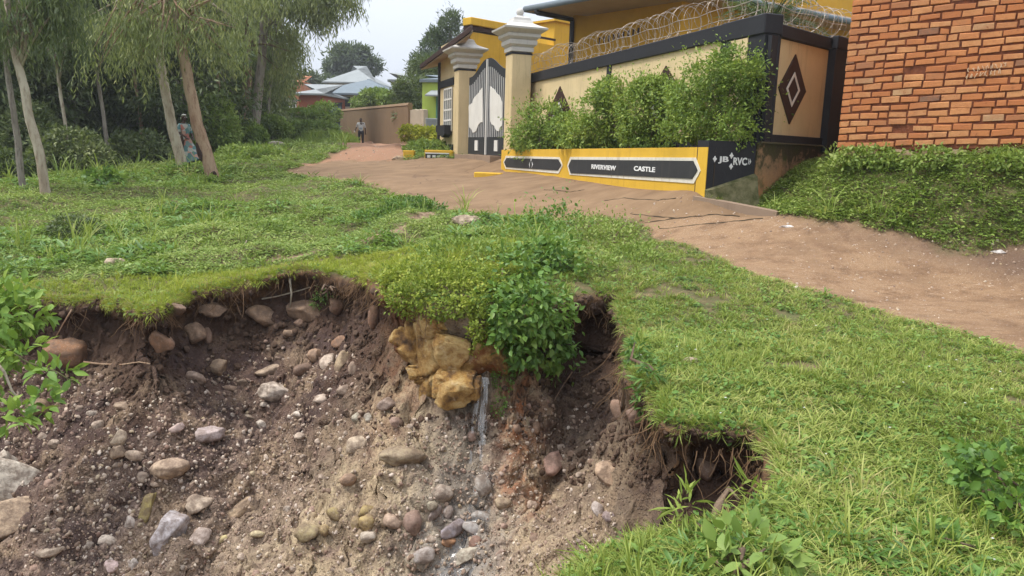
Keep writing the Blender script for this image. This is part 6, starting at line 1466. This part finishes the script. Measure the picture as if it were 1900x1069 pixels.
def gum(name, label, px_pts, Yd, w0, w1, mat, seed, crown, nstr=700, lean=0, leafmat=None, group='eucalyptus trees', lsize=1.0, fork=True):
    """crown: list of (px, py, width px, height px, distance) lumps from which the twigs hang"""
    h0 = P(*px_pts[0], Yd); loc = Vector((h0.x, h0.y, gz(h0.x, h0.y))); t = thing(name, label, 'tree', loc, group)
    Q, r = tree_trunk(px_pts, Yd, w0, w1, mat, t, loc, seed, lean); rs = np.random.RandomState(seed)
    m = MB(); An = []
    vol = np.array([c[2]*c[3] for c in crown], float); vol /= vol.sum()
    for ci, (px, py, wp, hp, Yc) in enumerate(crown):
        c = np.array(P(px, py, Yc)); s = Yc/F; k = int(nstr*vol[ci]); 
        ncl = max(4, int(k/26)); cl = c + rs.uniform(-1, 1, (ncl, 3))*np.array([wp/2*s, min(wp, hp)/2*s*.8, hp/2*s])
        An.append(cl[rs.randint(ncl, size=k)] + rs.normal(size=(k, 3))*np.array([.34, .34, .22])*max(.8, s*34))
        j = rs.randint(len(Q)//2, len(Q)); j = min(len(Q)-1, int(len(Q)*.6) + rs.randint(max(1, int(len(Q)*.4))))
        for q_ in cl[::max(1, ncl//5)]:
            a = Q[j]; mid_ = (a+q_)/2 + np.array([0, 0, .35]) + rs.normal(size=3)*.15; m.tube([a, a*.5+mid_*.5+np.array([0, 0, .1]), mid_, q_*.6+mid_*.4, q_], [r[j]*.32, r[j]*.24, .028, .018, .008], 6)
    if m.n: m.build('branches', mat, t, loc, smooth=True)
    C, D, Nn, Ls, Ws = strands(np.concatenate(An), seed, L_=.19*lsize, W_=.030*lsize)
    leaf_obj('crown', C, D, Nn, Ls, Ws, leafmat or ME, t, loc); return t
tg = gum('eucalyptus', 'leaning tan eucalyptus with knots at its foot beside the patterned dress', [(400, 335), (385, 285), (366, 225), (350, 160), (337, 90), (322, 10), (308, -90)], 22, 24, 14, BK_tan, 1,
    [(300, 0, 170, 70, 21.6), (385, 20, 120, 80, 22.2), (245, 50, 110, 50, 21.4), (186, 100, 40, 50, 21.5), (340, -60, 300, 100, 22), (400, 90, 90, 50, 22.6), (300, 50, 120, 40, 21.2), (250, 100, 70, 50, 22)], 1200)
M_knot = flat_ = mat_new('knot_bark')[0]; M_knot.node_tree.nodes['Principled BSDF'].inputs['Base Color'].default_value = (.035, .018, .012, 1)
for kx, ky, kw, kh in ((370, 283, 11, 34), (397, 326, 15, 16)):
    kc = P(kx, ky, 21.83); kme = rock_mesh('knot', (kw*.0157, .09, kh*.0157), kx, 3, .3, M_knot); ko = bpy.data.objects.new('knot', kme); COL.objects.link(ko); ko.parent = tg; ko.location = kc - tg.location; ko.rotation_euler = (0, -.25, 0)
gum('eucalyptus', 'pale curved eucalyptus left of the leaning tan one', [(342, 315), (325, 255), (312, 200), (303, 140), (297, 90), (300, 20), (306, -80)], 24, 19, 11, BK_pale, 2,
    [(270, 50, 100, 60, 23.6), (220, 20, 110, 60, 24), (300, -60, 260, 100, 24), (415, 60, 60, 60, 24)], 800)
gum('eucalyptus', 'slim grey-tan eucalyptus, right one of the pair at the left edge', [(86, 356), (72, 290), (58, 225), (48, 165), (34, 115), (20, 60), (10, -60)], 18, 17, 12, BK_pale, 3,
    [(60, 0, 180, 70, 18), (10, 30, 80, 60, 17.8), (130, 0, 100, 60, 18.5), (20, -70, 240, 80, 18)], 800, leafmat=MD)
gum('eucalyptus', 'thinner brown eucalyptus at the very left edge of the meadow', [(44, 356), (34, 290), (26, 230), (18, 160), (14, 90), (12, -40)], 18.6, 12, 8, BK_grey, 4, [(15, 0, 110, 60, 18.6), (-60, 20, 100, 90, 18.6)], 450, leafmat=MD)
gum('eucalyptus', 'big brown eucalyptus, left one of the close pair by the white house', [(452, 264), (452, 200), (458, 150), (456, 90), (452, 20), (450, -60)], 35, 19, 13, BK_brown, 5,
    [(470, -10, 110, 60, 34.5), (425, 60, 50, 90, 36), (528, 105, 36, 60, 35.6), (400, 0, 120, 60, 35)], 900, lsize=1.35)
gum('eucalyptus', 'big grey eucalyptus with straight trunk, right one of the close pair', [(468, 264), (476, 200), (482, 140), (488, 80), (495, 10), (500, -60)], 35.6, 18, 12, BK_grey, 6,
    [(550, 10, 120, 50, 34), (530, 70, 50, 60, 36), (605, -6, 90, 30, 34), (560, -20, 180, 40, 34), (520, 140, 30, 46, 36.5), (640, -18, 50, 20, 34)], 1350, lsize=1.35)
GT = 'thin eucalyptus trunks in the wood'
for i, (lb, pts, Yd, w0, w1, cr_) in enumerate([
 ('thin straight eucalyptus between the pale curved tree and the left pair', [(207, 322), (198, 260), (188, 200), (180, 140), (176, 60)], 26, 8, 5, [(185, 60, 60, 80, 26)]),
 ('thin eucalyptus right of the leaning tan trunk', [(411, 270), (408, 210), (404, 150), (398, 80)], 33, 8, 6, [(400, 70, 60, 70, 33)]),
 ('thin pale stem just behind the pale curved eucalyptus', [(300, 275), (296, 220), (290, 170), (286, 100)], 32, 7, 5, [(290, 80, 60, 60, 32)]),
 ('slender stem close to the left side of the brown and grey pair', [(432, 258), (430, 200), (428, 150), (424, 90)], 37, 6, 5, [(428, 80, 50, 60, 37)]),
 ('dark slender trunk in the shade between thin straight tree and left pair', [(256, 290), (252, 230), (250, 170), (246, 90)], 36, 7, 5, [(250, 60, 60, 60, 36)]),
 ('slender trunk in the shade behind the pair at the left edge', [(118, 300), (114, 240), (108, 180), (104, 90)], 31, 8, 5, [(110, 70, 80, 70, 31)]),
 ('pale leaning stem between the leaning tan trunk and the far pair', [(438, 262), (428, 200), (414, 140), (404, 80)], 34, 7, 5, [(410, 60, 50, 50, 34)]),
 ('pale slim stem left of the pale curved tree', [(268, 300), (262, 230), (252, 160), (244, 90)], 30, 7, 5, [(246, 70, 50, 50, 30)]),
 ('pale slim stem right of the pair at the left edge', [(132, 320), (124, 250), (112, 180), (104, 100)], 25, 7, 5, [(108, 60, 70, 50, 25)]),
 ('crooked slim stem in the gap before the white house', [(500, 250), (498, 200), (504, 150), (508, 100)], 40, 6, 4, [(510, 90, 40, 40, 40)]),
 ('slender trunk deep in the shade left of the thin straight tree', [(160, 300), (158, 230), (152, 160), (150, 80)], 38, 7, 5, [(155, 60, 70, 60, 38)])]):
    gum('slender_eucalyptus', lb, pts, Yd, w0, w1, [BK_grey, BK_tan, BK_pale][i % 3], 20+i, cr_, 240, group=GT, leafmat=MD, lsize=1.4)

# the wood behind: three crowns modelled, then copied tree by tree
def wood_proto(seed, H_, R_, n, shape):
    rs = np.random.RandomState(seed); ncl = 46; cl = []
    for i in range(ncl):
        z = rs.uniform(.10, 1.0); rad = R_*(math.sin(PI*min(1, z*.92+.08))**.6)*shape; a = rs.uniform(0, 2*PI); q = rad*math.sqrt(rs.rand()); cl.append((q*math.cos(a), q*math.sin(a), z*H_))
    cl = np.array(cl); k = rs.randint(ncl, size=n); dv = unit(rs.normal(size=(n, 3)))*(rs.rand(n)**.4)[:, None]*np.array([1.25, 1.25, .8])
    C = cl[k] + dv; D = unit(dv*.5 + rs.normal(size=(n, 3))*.5 + np.array([0, 0, -.5])); Nn = unit(rs.normal(size=(n, 3))*.6 + np.array([0, 0, .8]) + dv*.4)
    V, Fc = leaf_geo(C, D, Nn, .30*rs.uniform(.6, 1.3, n), .095*rs.uniform(.6, 1.3, n)); o = mesh_np('crown', V, Fc, MD)
    m = MB(); m.tube([(0, 0, -.5), (.1, 0, H_*.3), (0, .1, H_*.6), (.1, 0, H_*.9)], [.2, .16, .11, .05], 9)
    for q in cl[::4]: m.tube([(0.05, 0, max(.8, q[2]*.55)), (q[0]*.5, q[1]*.5, q[2]*.8), tuple(q)], [.07, .05, .02], 5)
    tr = m.build('trunk', BK_grey, None, None, smooth=True); COL.objects.unlink(o); COL.objects.unlink(tr); return o, tr
WP = [wood_proto(1, 11, 2.9, 15000, 1.0), wood_proto(2, 8, 3.0, 15000, 1.1), wood_proto(3, 13, 2.3, 15000, .9)]
words = ['dense', 'ragged', 'drooping', 'rounded', 'tall', 'broad']
spots_w = [(-20, 27, 0), (60, 30, 2), (140, 31, 1), (215, 33, 0), (270, 37, 2), (330, 36, 0), (385, 40, 1), (430, 44, 0), (-70, 33, 1), (10, 37, 0), (95, 39, 2), (175, 41, 0), (245, 44, 1), (310, 46, 0), (370, 49, 2), (420, 52, 0),
           (465, 52, 1), (-110, 26, 2), (350, 31, 1), (475, 47, 2)]
near_nm = ['at the far left edge', 'behind the pair at the left edge', 'right of the left pair', 'behind the thin straight tree', 'left of the pale curved tree', 'behind the leaning tan tree', 'right of the leaning tan tree', 'just left of the brown and grey pair']
rsw = np.random.RandomState(4)
for i, (px, Yd, k) in enumerate(spots_w):
    c = P(px, 300, Yd); z = gz(c.x, Yd); rowd = 'front' if Yd < 34 else ('middle' if Yd < 43 else 'back')
    ni = int(np.clip((px+40)/62, 0, 7)); lb = f'{words[i % 6]} dark tree, {rowd} row of the wood, {near_nm[ni]}'
    if lb in seen: lb = lb.replace('row of the wood, ', 'row, nearest, ')
    seen.add(lb); t = thing('woodland_tree', lb, 'tree', (c.x, Yd, z), 'trees of the dark wood', rsw.uniform(0, 6)); s = rsw.uniform(.8, 1.15); t.scale = (s, s, s*rsw.uniform(.9, 1.1))
    for q in WP[k]: d = q.copy(); COL.objects.link(d); d.parent = t
rs = np.random.RandomState(99); n_ = 26000; a_ = rs.uniform(-150, 520, n_); Yr = rs.uniform(54, 60, n_); xx = (a_-950)/F*Yr; zz_ = rs.rand(n_)**1.15*19*np.clip((540-a_)/160, .25, 1) + 1.0
dv = rs.normal(size=(n_, 3)); leaf_obj('forest', np.c_[xx, Yr, zz_], unit(dv*.5+np.array([0, 0, -.5])), unit(rs.normal(size=(n_, 3))*.5+np.array([0, -.6, .6])), 1.1*rs.uniform(.6, 1.3, n_), .5*rs.uniform(.6, 1.3, n_), MD)
props(bpy.data.objects['forest'], 'dark far forest closing the view behind the wood', None, None, 'stuff')
# undergrowth shrubs at the edge of the wood
for i, (px, py, Yd, wp, hp, lb) in enumerate([
 (130, 285, 24, 130, 90, 'wide dark green shrub at the wood edge right of the left pair'), (255, 285, 27, 110, 80, 'dark shrub behind the thin straight eucalyptus'), (60, 250, 25, 90, 110, 'tall shrub behind the left pair of trunks'),
 (395, 230, 30, 80, 110, 'green shrub behind the woman and the leaning trunk'), (20, 310, 22, 70, 50, 'low shrub at the left edge of the meadow'), (335, 210, 33, 110, 90, 'pale green shrub between the two nearest eucalyptus trunks'),
 (440, 245, 32, 90, 40, 'weedy shrub around the feet of the brown and grey pair'), (500, 235, 38, 70, 40, 'weedy shrub right of the grey eucalyptus trunk'), (205, 240, 31, 80, 90, 'dark hollow shrub deep in the wood above the thin straight trunk'), (475, 180, 46, 50, 60, 'green shrub behind the grey trunk below the drooping crown')]):
    shrub('undergrowth_shrub', lb, [bl(px, py, Yd, wp, hp), bl(px-wp*.3, py+hp*.2, Yd-.5, wp*.6, hp*.6), bl(px+wp*.3, py+hp*.15, Yd-.3, wp*.6, hp*.7)], 3600, .16, .08, MM if i in (3, 5, 6, 7) else MD, 'shrub', 'shrubs at the edge of the wood', 4, 60+i, gap=.3)
# ferny leafy plants with big pale leaves in the meadow
shrub('big_leaf_plant', 'light green big leaved plant in front of the wood shrubs', [bl(190, 330, 20.5, 60, 20, .4)], 240, .24, .13, MLF, 'plant', None, 3, 80)
shrub('big_leaf_plant', 'light weeds with broad leaves beside the pale rock', [bl(470, 285, 28, 120, 26, .8), bl(420, 300, 27, 90, 20, .8)], 2200, .17, .08, MM, 'plant', None, 3, 81)

# background trees against the sky
def far_tree(name, label, blobs, n, L_, W_, mat, trunk_px, Yd, seed, droop=.2, cat='tree'):
    b0 = P(*trunk_px, Yd); b0.z = float(H0(b0.x, b0.y)); t = shrub(name, label, blobs, n, L_, W_, mat, cat, 'trees against the sky', 0, seed, gap=.16, droop=droop, base=tuple(b0), stick_out=.3)
    for c in t.children: c.name = 'crown'
    top = blobs[0][0]; m = MB(); m.tube([tuple(b0), ((b0.x+top[0])/2, b0.y, (b0.z+top[2])/2), (top[0], top[1], top[2])], [.3, .25, .12], 8)
    for bq in blobs[1:]: m.tube([(top[0], top[1], (b0.z+top[2])/2), tuple(bq[0])], [.14, .05], 6)
    m.build('trunk', BK_brown, t, b0, smooth=True); return t
MSK = leaf_mat('far_leaf', [(0, (.03, .05, .028)), (.5, (.06, .09, .045)), (1, (.12, .15, .08))], .2, .3)
far_tree('mango_tree', 'round dark tree with shaggy crown rising behind the pale zinc roof', [bl(652, 112, 118, 76, 44), bl(625, 126, 118, 40, 26), bl(684, 124, 118, 44, 24), bl(640, 96, 118, 34, 22), bl(668, 98, 118, 30, 18)], 5200, .8, .28, MSK, (652, 190), 118, 90)
far_tree('feathery_tree', 'feathery grey green tree with three peaks behind the guardhouse roof', [bl(835, 62, 60, 40, 70), bl(806, 92, 60, 44, 60), bl(783, 122, 60, 40, 44), bl(838, 40, 60, 20, 32), bl(805, 70, 60, 22, 30), bl(812, 130, 58, 70, 60)], 8500, .34, .08, MSK, (815, 220), 60, 91, -.2)
far_tree('small_palm', 'small bushy palm left of the pale zinc roofs', [bl(575, 148, 100, 30, 18), bl(608, 152, 102, 26, 12)], 900, .9, .16, MSK, (578, 190), 100, 92)
# cycad-like palm with arching fronds behind the corner of the compound
c = P(1432, 34, 14.6); t = thing('palm', 'spiky palm with arching narrow fronds rising behind the corner pier', 'palm', (c.x, c.y, 1.6)); rs = np.random.RandomState(3)
m = MB(); m.tube([(c.x, c.y, 1.5), (c.x, c.y, c.z-.1)], [.14, .12], 10); m.build('trunk', BK_brown, t, t.location)
MP = leaf_mat('palm_leaf', [(0, (.04, .065, .03)), (.5, (.09, .13, .06)), (1, (.26, .30, .17))], .2, 2)
for i in range(38):
    a = 2*PI*i/38 + rs.uniform(-.1, .1); L_ = rs.uniform(1.0, 1.6); el = rs.uniform(.05, 1.15); m = MB(); C, D, Nn = [], [], []; pts = []
    for k in range(17):
        s = k/16; x = L_*s*math.cos(el)*(1-.1*s); z = L_*(s*math.sin(el) - .55*s*s*(.6+.4*math.cos(el))); q = np.array([c.x+x*math.cos(a), c.y+x*math.sin(a), c.z-.1+z]); pts.append(q)
        if k > 1:
            for sg in (-1, 1): C.append(q); D.append((math.cos(a)*.5 - sg*math.sin(a), math.sin(a)*.5 + sg*math.cos(a), -.15+rs.normal()*.15)); Nn.append((rs.normal()*.2, rs.normal()*.2, 1))
    m.tube(pts, np.linspace(.012, .004, 17), 5); V, Fc = leaf_geo(np.array(C), np.array(D), np.array(Nn), np.full(len(C), .24), np.full(len(C), .022)); m.add(V, [tuple(f) for f in Fc]); m.build('frond', MP, t, t.location)
# tiny flowers and a fallen leaf or two in the near grass
m = MB(); rs = np.random.RandomState(6)
x, y, z, r = spread_pts(46, 3.2, 8, 2, 45, rs)
for a, b1, c1 in zip(x, y, z):
    if a < 0: continue
    s = .004+.003*rs.rand(); 
    for q in range(5): aa = q*2*PI/5; m.add([(a, b1, c1+.07), (a+s*math.cos(aa-.4), b1+s*math.sin(aa-.4), c1+.074), (a+1.5*s*math.cos(aa), b1+1.5*s*math.sin(aa), c1+.072), (a+s*math.cos(aa+.4), b1+s*math.sin(aa+.4), c1+.074)], [(0, 1, 2, 3)])
props(m.build('small_white_flowers', M_letter, None), 'tiny white flowers dotted through the near grass', None, None, 'stuff')
# ================================================================== PEOPLE
def skinned(name, J, E, R, root, mat, parent, loc, yaw, sub=2, scale=1.0):
    me = bpy.data.meshes.new(name); keys = list(J); me.from_pydata([J[k] for k in keys], [(keys.index(a), keys.index(b)) for a, b in E], []); me.update()
    o = bpy.data.objects.new(name, me); COL.objects.link(o); sk = o.modifiers.new('s', 'SKIN'); sk.use_smooth_shade = True
    for i, k in enumerate(keys):
        v = me.skin_vertices[0].data[i]; rr = R[k]; v.radius = rr if isinstance(rr, tuple) else (rr, rr); v.use_root = (k == root)
    ss_ = o.modifiers.new('d', 'SUBSURF'); ss_.levels = sub; ss_.render_levels = sub
    bpy.context.view_layer.update(); dg = bpy.context.evaluated_depsgraph_get(); me2 = bpy.data.meshes.new_from_object(o.evaluated_get(dg)); bpy.data.objects.remove(o)
    me2.transform(Matrix.Rotation(yaw, 4, 'Z') @ Matrix.Scale(scale, 4)); me2.materials.clear(); q = link(name, me2, parent, mat); return q
def flat(name, c, rough=.8):
    m, n, b = mat_new(name); p = pos(n); n.links.new(mixc(n, maprange(n, noise(n, 14, 4, .6, p), .35, .7, 0, .5), c, tuple(x*.6 for x in c)), b.inputs['Base Color']); b.inputs['Roughness'].default_value = rough; return m
M_skin = flat('dark_skin', (.055, .030, .02), .55); M_shirt = flat('grey_white_shirt', (.50, .50, .48)); M_shirt2 = flat('shirt_front_print', (.26, .32, .34)); M_trous = flat('dark_trousers', (.018, .016, .022)); M_shoe = flat('shoe', (.05, .04, .04)); M_bagw = flat('white_bag', (.62, .60, .56)); M_hair = flat('black_hair', (.008, .007, .007))
def head_parts(parent, hc, yaw, fwd=-1, k=1.0):
    """face set on the head: brow ridge, nose, mouth, eyes and ears; hair cap"""
    R_ = Matrix.Rotation(yaw, 4, 'Z'); V0, F0 = ico(2)
    def blob(name, c, s, mat):
        V = V0*np.array(s)*k + np.array(c)*k; me = bpy.data.meshes.new(name); me.from_pydata(V.tolist(), [], F0.tolist()); me.polygons.foreach_set('use_smooth', np.ones(len(F0), bool))
        me.transform(Matrix.Translation(hc) @ R_) ; return link(name, me, parent, mat)
    blob('nose', (0, -.098, -.01), (.016, .018, .024), M_skin); blob('mouth', (0, -.088, -.05), (.026, .010, .009), flat('lips', (.09, .035, .03)))
    for s in (-1, 1): blob('eye', (s*.032, -.084, .02), (.012, .008, .007), M_bagw); blob('ear', (s*.078, 0, 0), (.012, .02, .03), M_skin)
def hand(J, E, R, w, pre, d, side):
    """a palm and five unequal bent fingers growing from joint w"""
    w0 = Vector(J[w]); d = Vector(d).normalized(); s = d.cross(Vector((0, 1, 0))).normalized(); pl = w0 + d*.05; J[pre+'p'] = tuple(pl); E.append((w, pre+'p')); R[pre+'p'] = (.030, .016)
    for i, (o_, L_) in enumerate(((-.030, .050), (-.011, .072), (.010, .078), (.028, .066))):
        a = pl + s*o_ + d*.035; b_ = a + d*L_*.55; c_ = b_ + (d*.7 + Vector((0, -.7, 0)))*L_*.5
        for nm, q, r_ in (('a', a, .011), ('b', b_, .009), ('c', c_, .007)): J[f'{pre}{i}{nm}'] = tuple(q); R[f'{pre}{i}{nm}'] = r_
        E += [(pre+'p', f'{pre}{i}a'), (f'{pre}{i}a', f'{pre}{i}b'), (f'{pre}{i}b', f'{pre}{i}c')]
    a = w0 + d*.025 + s*.04*side; b_ = a + d*.035 + s*.015*side; J[pre+'ta'] = tuple(a); J[pre+'tb'] = tuple(b_); R[pre+'ta'] = .012; R[pre+'tb'] = .009; E += [(w, pre+'ta'), (pre+'ta', pre+'tb')]
def man():
    h, _n = gp(670, 276); h = P(670, 276, 45.0); z = gz(h.x, h.y); loc = Vector((h.x, h.y, z)); sc_ = (P(670, 222, 45).z - P(670, 276, 45).z)/1.72; yaw = .12
    t = thing('person', 'person in pale shirt and dark trousers walking down the red track with a bag', 'person', loc)
    J = dict(pel=(0, 0, .93), bel=(0, 0, 1.08), che=(0, -.01, 1.30), nk=(0, -.01, 1.46), hb=(0, -.03, 1.54), hm=(0, -.035, 1.61), ht=(0, -.02, 1.68))
    R = dict(pel=(.13, .10), bel=(.12, .09), che=(.155, .105), nk=.052, hb=(.062, .07), hm=(.075, .088), ht=(.055, .065)); E = [('pel', 'bel'), ('bel', 'che'), ('che', 'nk'), ('nk', 'hb'), ('hb', 'hm'), ('hm', 'ht')]
    for s, nm, ky, ay in ((-1, 'l', -.14, -.16), (1, 'r', .02, .18)):
        J[nm+'h'] = (s*.095, 0, .87); J[nm+'k'] = (s*.10, ky, .49); J[nm+'a'] = (s*.10, ay, .09); J[nm+'t'] = (s*.12, ay-.17, .035)
        R[nm+'h'] = .088; R[nm+'k'] = .058; R[nm+'a'] = .042; R[nm+'t'] = (.040, .028); E += [('pel', nm+'h'), (nm+'h', nm+'k'), (nm+'k', nm+'a'), (nm+'a', nm+'t')]
    J.update(ls=(-.185, 0, 1.39), le=(-.27, .03, 1.13), lw=(-.32, -.15, 1.02), rs_=(.185, 0, 1.39), re=(.25, .05, 1.11), rw=(.27, -.02, .87)); R.update(ls=.058, le=.042, lw=.028, rs_=.058, re=.042, rw=.028)
    E += [('che', 'ls'), ('ls', 'le'), ('le', 'lw'), ('che', 'rs_'), ('rs_', 're'), ('re', 'rw')]
    J2, E2, R2 = dict(J), list(E), dict(R); hand(J2, E2, R2, 'lw', 'L', (-.1, -.5, -.8), 1); hand(J2, E2, R2, 'rw', 'R', (.05, -.1, -1), -1)
    skinned('body', J2, E2, R2, 'pel', M_skin, t, loc, yaw, 1, sc_)
    g_ = lambda ks, k: {q: tuple(x*k for x in R[q]) if isinstance(R[q], tuple) else R[q]*k for q in ks}
    ks = ['pel', 'bel', 'che', 'ls', 'le', 'rs_', 're']; nk2 = dict(J); skinned('shirt', {**{q: J[q] for q in ks}, 'cn': (0, -.01, 1.42)}, [('pel', 'bel'), ('bel', 'che'), ('che', 'ls'), ('ls', 'le'), ('che', 'rs_'), ('rs_', 're'), ('che', 'cn')], {**g_(ks, 1.18), 'cn': .085}, 'bel', M_shirt, t, loc, yaw, 1, sc_)
    skinned('shirt_print', {'a': (0, -.055, 1.0), 'b': (0, -.07, 1.18)}, [('a', 'b')], {'a': (.115, .075), 'b': (.12, .075)}, 'a', M_shirt2, t, loc, yaw, 2, sc_)
    ks = ['pel', 'lh', 'lk', 'la', 'rh', 'rk', 'ra']; skinned('trousers', {q: J[q] for q in ks}, [('pel', 'lh'), ('lh', 'lk'), ('lk', 'la'), ('pel', 'rh'), ('rh', 'rk'), ('rk', 'ra')], g_(ks, 1.22), 'pel', M_trous, t, loc, yaw, 1, sc_)
    for nm in 'lr': a = J[nm+'a']; skinned('shoe', {'a': (a[0], a[1]+.03, .05), 'b': (a[0]+.01, a[1]-.10, .045), 'c': (a[0]+.015, a[1]-.18, .035)}, [('a', 'b'), ('b', 'c')], {'a': (.05, .05), 'b': (.05, .04), 'c': (.035, .03)}, 'a', M_shoe, t, loc, yaw, 2, sc_)
    skinned('hair', {'a': (0, .0, 1.635), 'b': (0, .01, 1.70)}, [('a', 'b')], {'a': (.083, .088), 'b': (.062, .068)}, 'a', M_hair, t, loc, yaw, 2, sc_)
    head_parts(t, Matrix.Rotation(yaw, 3, 'Z') @ Vector((0, -.035, 1.605))*sc_, yaw, k=sc_)
    o = skinned('white_bag', {'a': (-.36, -.22, .96), 'b': (-.37, -.22, .84)}, [('a', 'b')], {'a': (.05, .03), 'b': (.11, .06)}, 'a', M_bagw, None, Vector((0, 0, 0)), yaw, 2, sc_); o.location = loc
    props(o, 'small white bag held by the person walking on the red track', 'bag')
man()
M_wax, n, b = mat_new('patterned_cloth'); tcx = n.nodes.new('ShaderNodeTexCoord'); v1 = N(n, 'ShaderNodeTexVoronoi'); v1.inputs['Scale'].default_value = 8; n.links.new(tcx.outputs['Object'], v1.inputs['Vector'])
cc = N(n, 'ShaderNodeSeparateColor'); n.links.new(v1.outputs['Color'], cc.inputs[0])
rr = ramp(n, [(0, (.08, .17, .17)), (.26, (.34, .34, .30)), (.5, (.34, .13, .10)), (.66, (.14, .21, .20)), (.85, (.40, .24, .19))], cc.outputs[0]); rr.color_ramp.interpolation = 'CONSTANT'; n.links.new(rr.outputs[0], b.inputs['Base Color'])
def woman():
    Yd = 24.8; h = P(349, 308, Yd); z = gz(h.x, h.y); loc = Vector((h.x, h.y, z)); sc_ = (P(344, 212, Yd).z - z)/1.66; yaw = .9
    t = thing('person', 'person in white cap and patterned wrap standing between two near eucalyptus trunks', 'person', loc); X_ = -.07
    J = dict(pel=(X_, 0, .86), bel=(X_-.01, 0, 1.03), che=(X_-.02, -.01, 1.25), nk=(X_-.02, -.02, 1.40), hb=(X_-.01, -.04, 1.48), hm=(X_-.01, -.045, 1.55), ht=(X_-.01, -.03, 1.62))
    R = dict(pel=(.14, .12), bel=(.115, .10), che=(.135, .11), nk=.048, hb=(.058, .066), hm=(.072, .085), ht=(.055, .062)); E = [('pel', 'bel'), ('bel', 'che'), ('che', 'nk'), ('nk', 'hb'), ('hb', 'hm'), ('hm', 'ht')]
    for s, nm, ky, ay in ((-1, 'l', -.05, -.02), (1, 'r', -.02, .10)):
        J[nm+'h'] = (X_+s*.09, 0, .80); J[nm+'k'] = (X_+s*.09+.06, ky, .44); J[nm+'a'] = (X_+s*.08+.08, ay, .08); J[nm+'t'] = (X_+s*.09+.08, ay-.15, .03)
        R[nm+'h'] = .095; R[nm+'k'] = .06; R[nm+'a'] = .04; R[nm+'t'] = (.038, .026); E += [('pel', nm+'h'), (nm+'h', nm+'k'), (nm+'k', nm+'a'), (nm+'a', nm+'t')]
    J.update(ls=(X_-.16, 0, 1.32), le=(X_-.20, -.06, 1.08), lw=(X_-.12, -.22, .98), rs_=(X_+.15, 0, 1.32), re=(X_+.22, -.03, 1.06), rw=(X_+.16, -.20, .96)); R.update(ls=.052, le=.04, lw=.026, rs_=.052, re=.04, rw=.026)
    E += [('che', 'ls'), ('ls', 'le'), ('le', 'lw'), ('che', 'rs_'), ('rs_', 're'), ('re', 'rw')]
    J2, E2, R2 = dict(J), list(E), dict(R); hand(J2, E2, R2, 'lw', 'L', (.3, -.6, -.5), 1); hand(J2, E2, R2, 'rw', 'R', (-.3, -.6, -.5), -1)
    skinned('body', J2, E2, R2, 'pel', M_skin, t, loc, yaw, 1, sc_)
    g_ = lambda ks, k: {q: tuple(x*k for x in R[q]) if isinstance(R[q], tuple) else R[q]*k for q in ks}
    ks = ['pel', 'bel', 'che', 'ls', 'le', 'rs_', 're']; skinned('blouse', {**{q: J[q] for q in ks}, 'cn': (X_-.02, -.01, 1.36)}, [('pel', 'bel'), ('bel', 'che'), ('che', 'ls'), ('ls', 'le'), ('che', 'rs_'), ('rs_', 're'), ('che', 'cn')], {**g_(ks, 1.25), 'cn': .08}, 'bel', M_wax, t, loc, yaw, 1, sc_)
    m = MB(); V = []; K = 9; S_ = 22                              # wrap skirt blown out to the side, in folds
    for i in range(K):
        q = i/(K-1); cx_, cz_ = X_+.30*q**1.6, .98-.74*q; rx_, ry_ = .16+.13*q, .14+.10*q
        for k in range(S_): a = 2*PI*k/S_; f_ = 1+.10*q*math.sin(a*5+q*2); V.append((cx_+rx_*f_*math.cos(a), ry_*f_*math.sin(a), cz_ + .10*q*math.cos(a)))
    m.add(V, [(i*S_+k, i*S_+(k+1) % S_, (i+1)*S_+(k+1) % S_, (i+1)*S_+k) for i in range(K-1) for k in range(S_)]); o = m.build('wrap_skirt', M_wax, t, smooth=True); o.data.transform(Matrix.Scale(sc_, 4))
    skinned('cap', {'a': (X_-.01, -.03, 1.60), 'b': (X_-.01, -.02, 1.66)}, [('a', 'b')], {'a': (.095, .10), 'b': (.07, .075)}, 'a', M_bagw, t, loc, yaw, 2, sc_)
    head_parts(t, Matrix.Rotation(yaw, 3, 'Z') @ Vector((X_-.01, -.045, 1.545))*sc_, yaw, k=sc_)
woman()

m = MB()
for path in ([(1168, 397), (1210, 401), (1255, 405), (1300, 400)], [(1195, 413), (1250, 406), (1330, 398), (1380, 402)], [(1225, 425), (1300, 417), (1360, 411), (1425, 405)], [(1120, 372), (1160, 368), (1215, 372), (1262, 368)], [(1010, 352), (1060, 356), (1090, 352)]):
    pts = []
    for (x0, y0), (x1, y1) in zip(path, path[1:]):
        for k in range(6): q, _n = gp(x0+(x1-x0)*k/6 + rsw.uniform(-2, 2), y0+(y1-y0)*k/6 + rsw.uniform(-.8, .8)); pts.append(q)
    m.tube(pts, [.004+.010*rsw.rand() for _ in pts], 5)
props(m.build('surface_cracks', M_soil, None), 'dark cracks in the apron before the planter', None, None, 'structure')
# ================================================================== HAZE
mh_ = bpy.data.materials.new('haze'); mh_.use_nodes = True; n = mh_.node_tree; n.nodes.clear()
ou = n.nodes.new('ShaderNodeOutputMaterial'); pv = n.nodes.new('ShaderNodeVolumePrincipled'); pv.inputs['Color'].default_value = (.86, .90, .95, 1); pv.inputs['Density'].default_value = 0.0008; pv.inputs['Anisotropy'].default_value = .2
n.links.new(pv.outputs[0], ou.inputs['Volume'])
m = MB(); m.box((-90, -12, -8), (90, 150, 34)); hz = m.build('haze', mh_, None); props(hz, 'thin pale haze in the air over the whole place', None, None, 'stuff')
sc.cycles.volume_bounces = 0
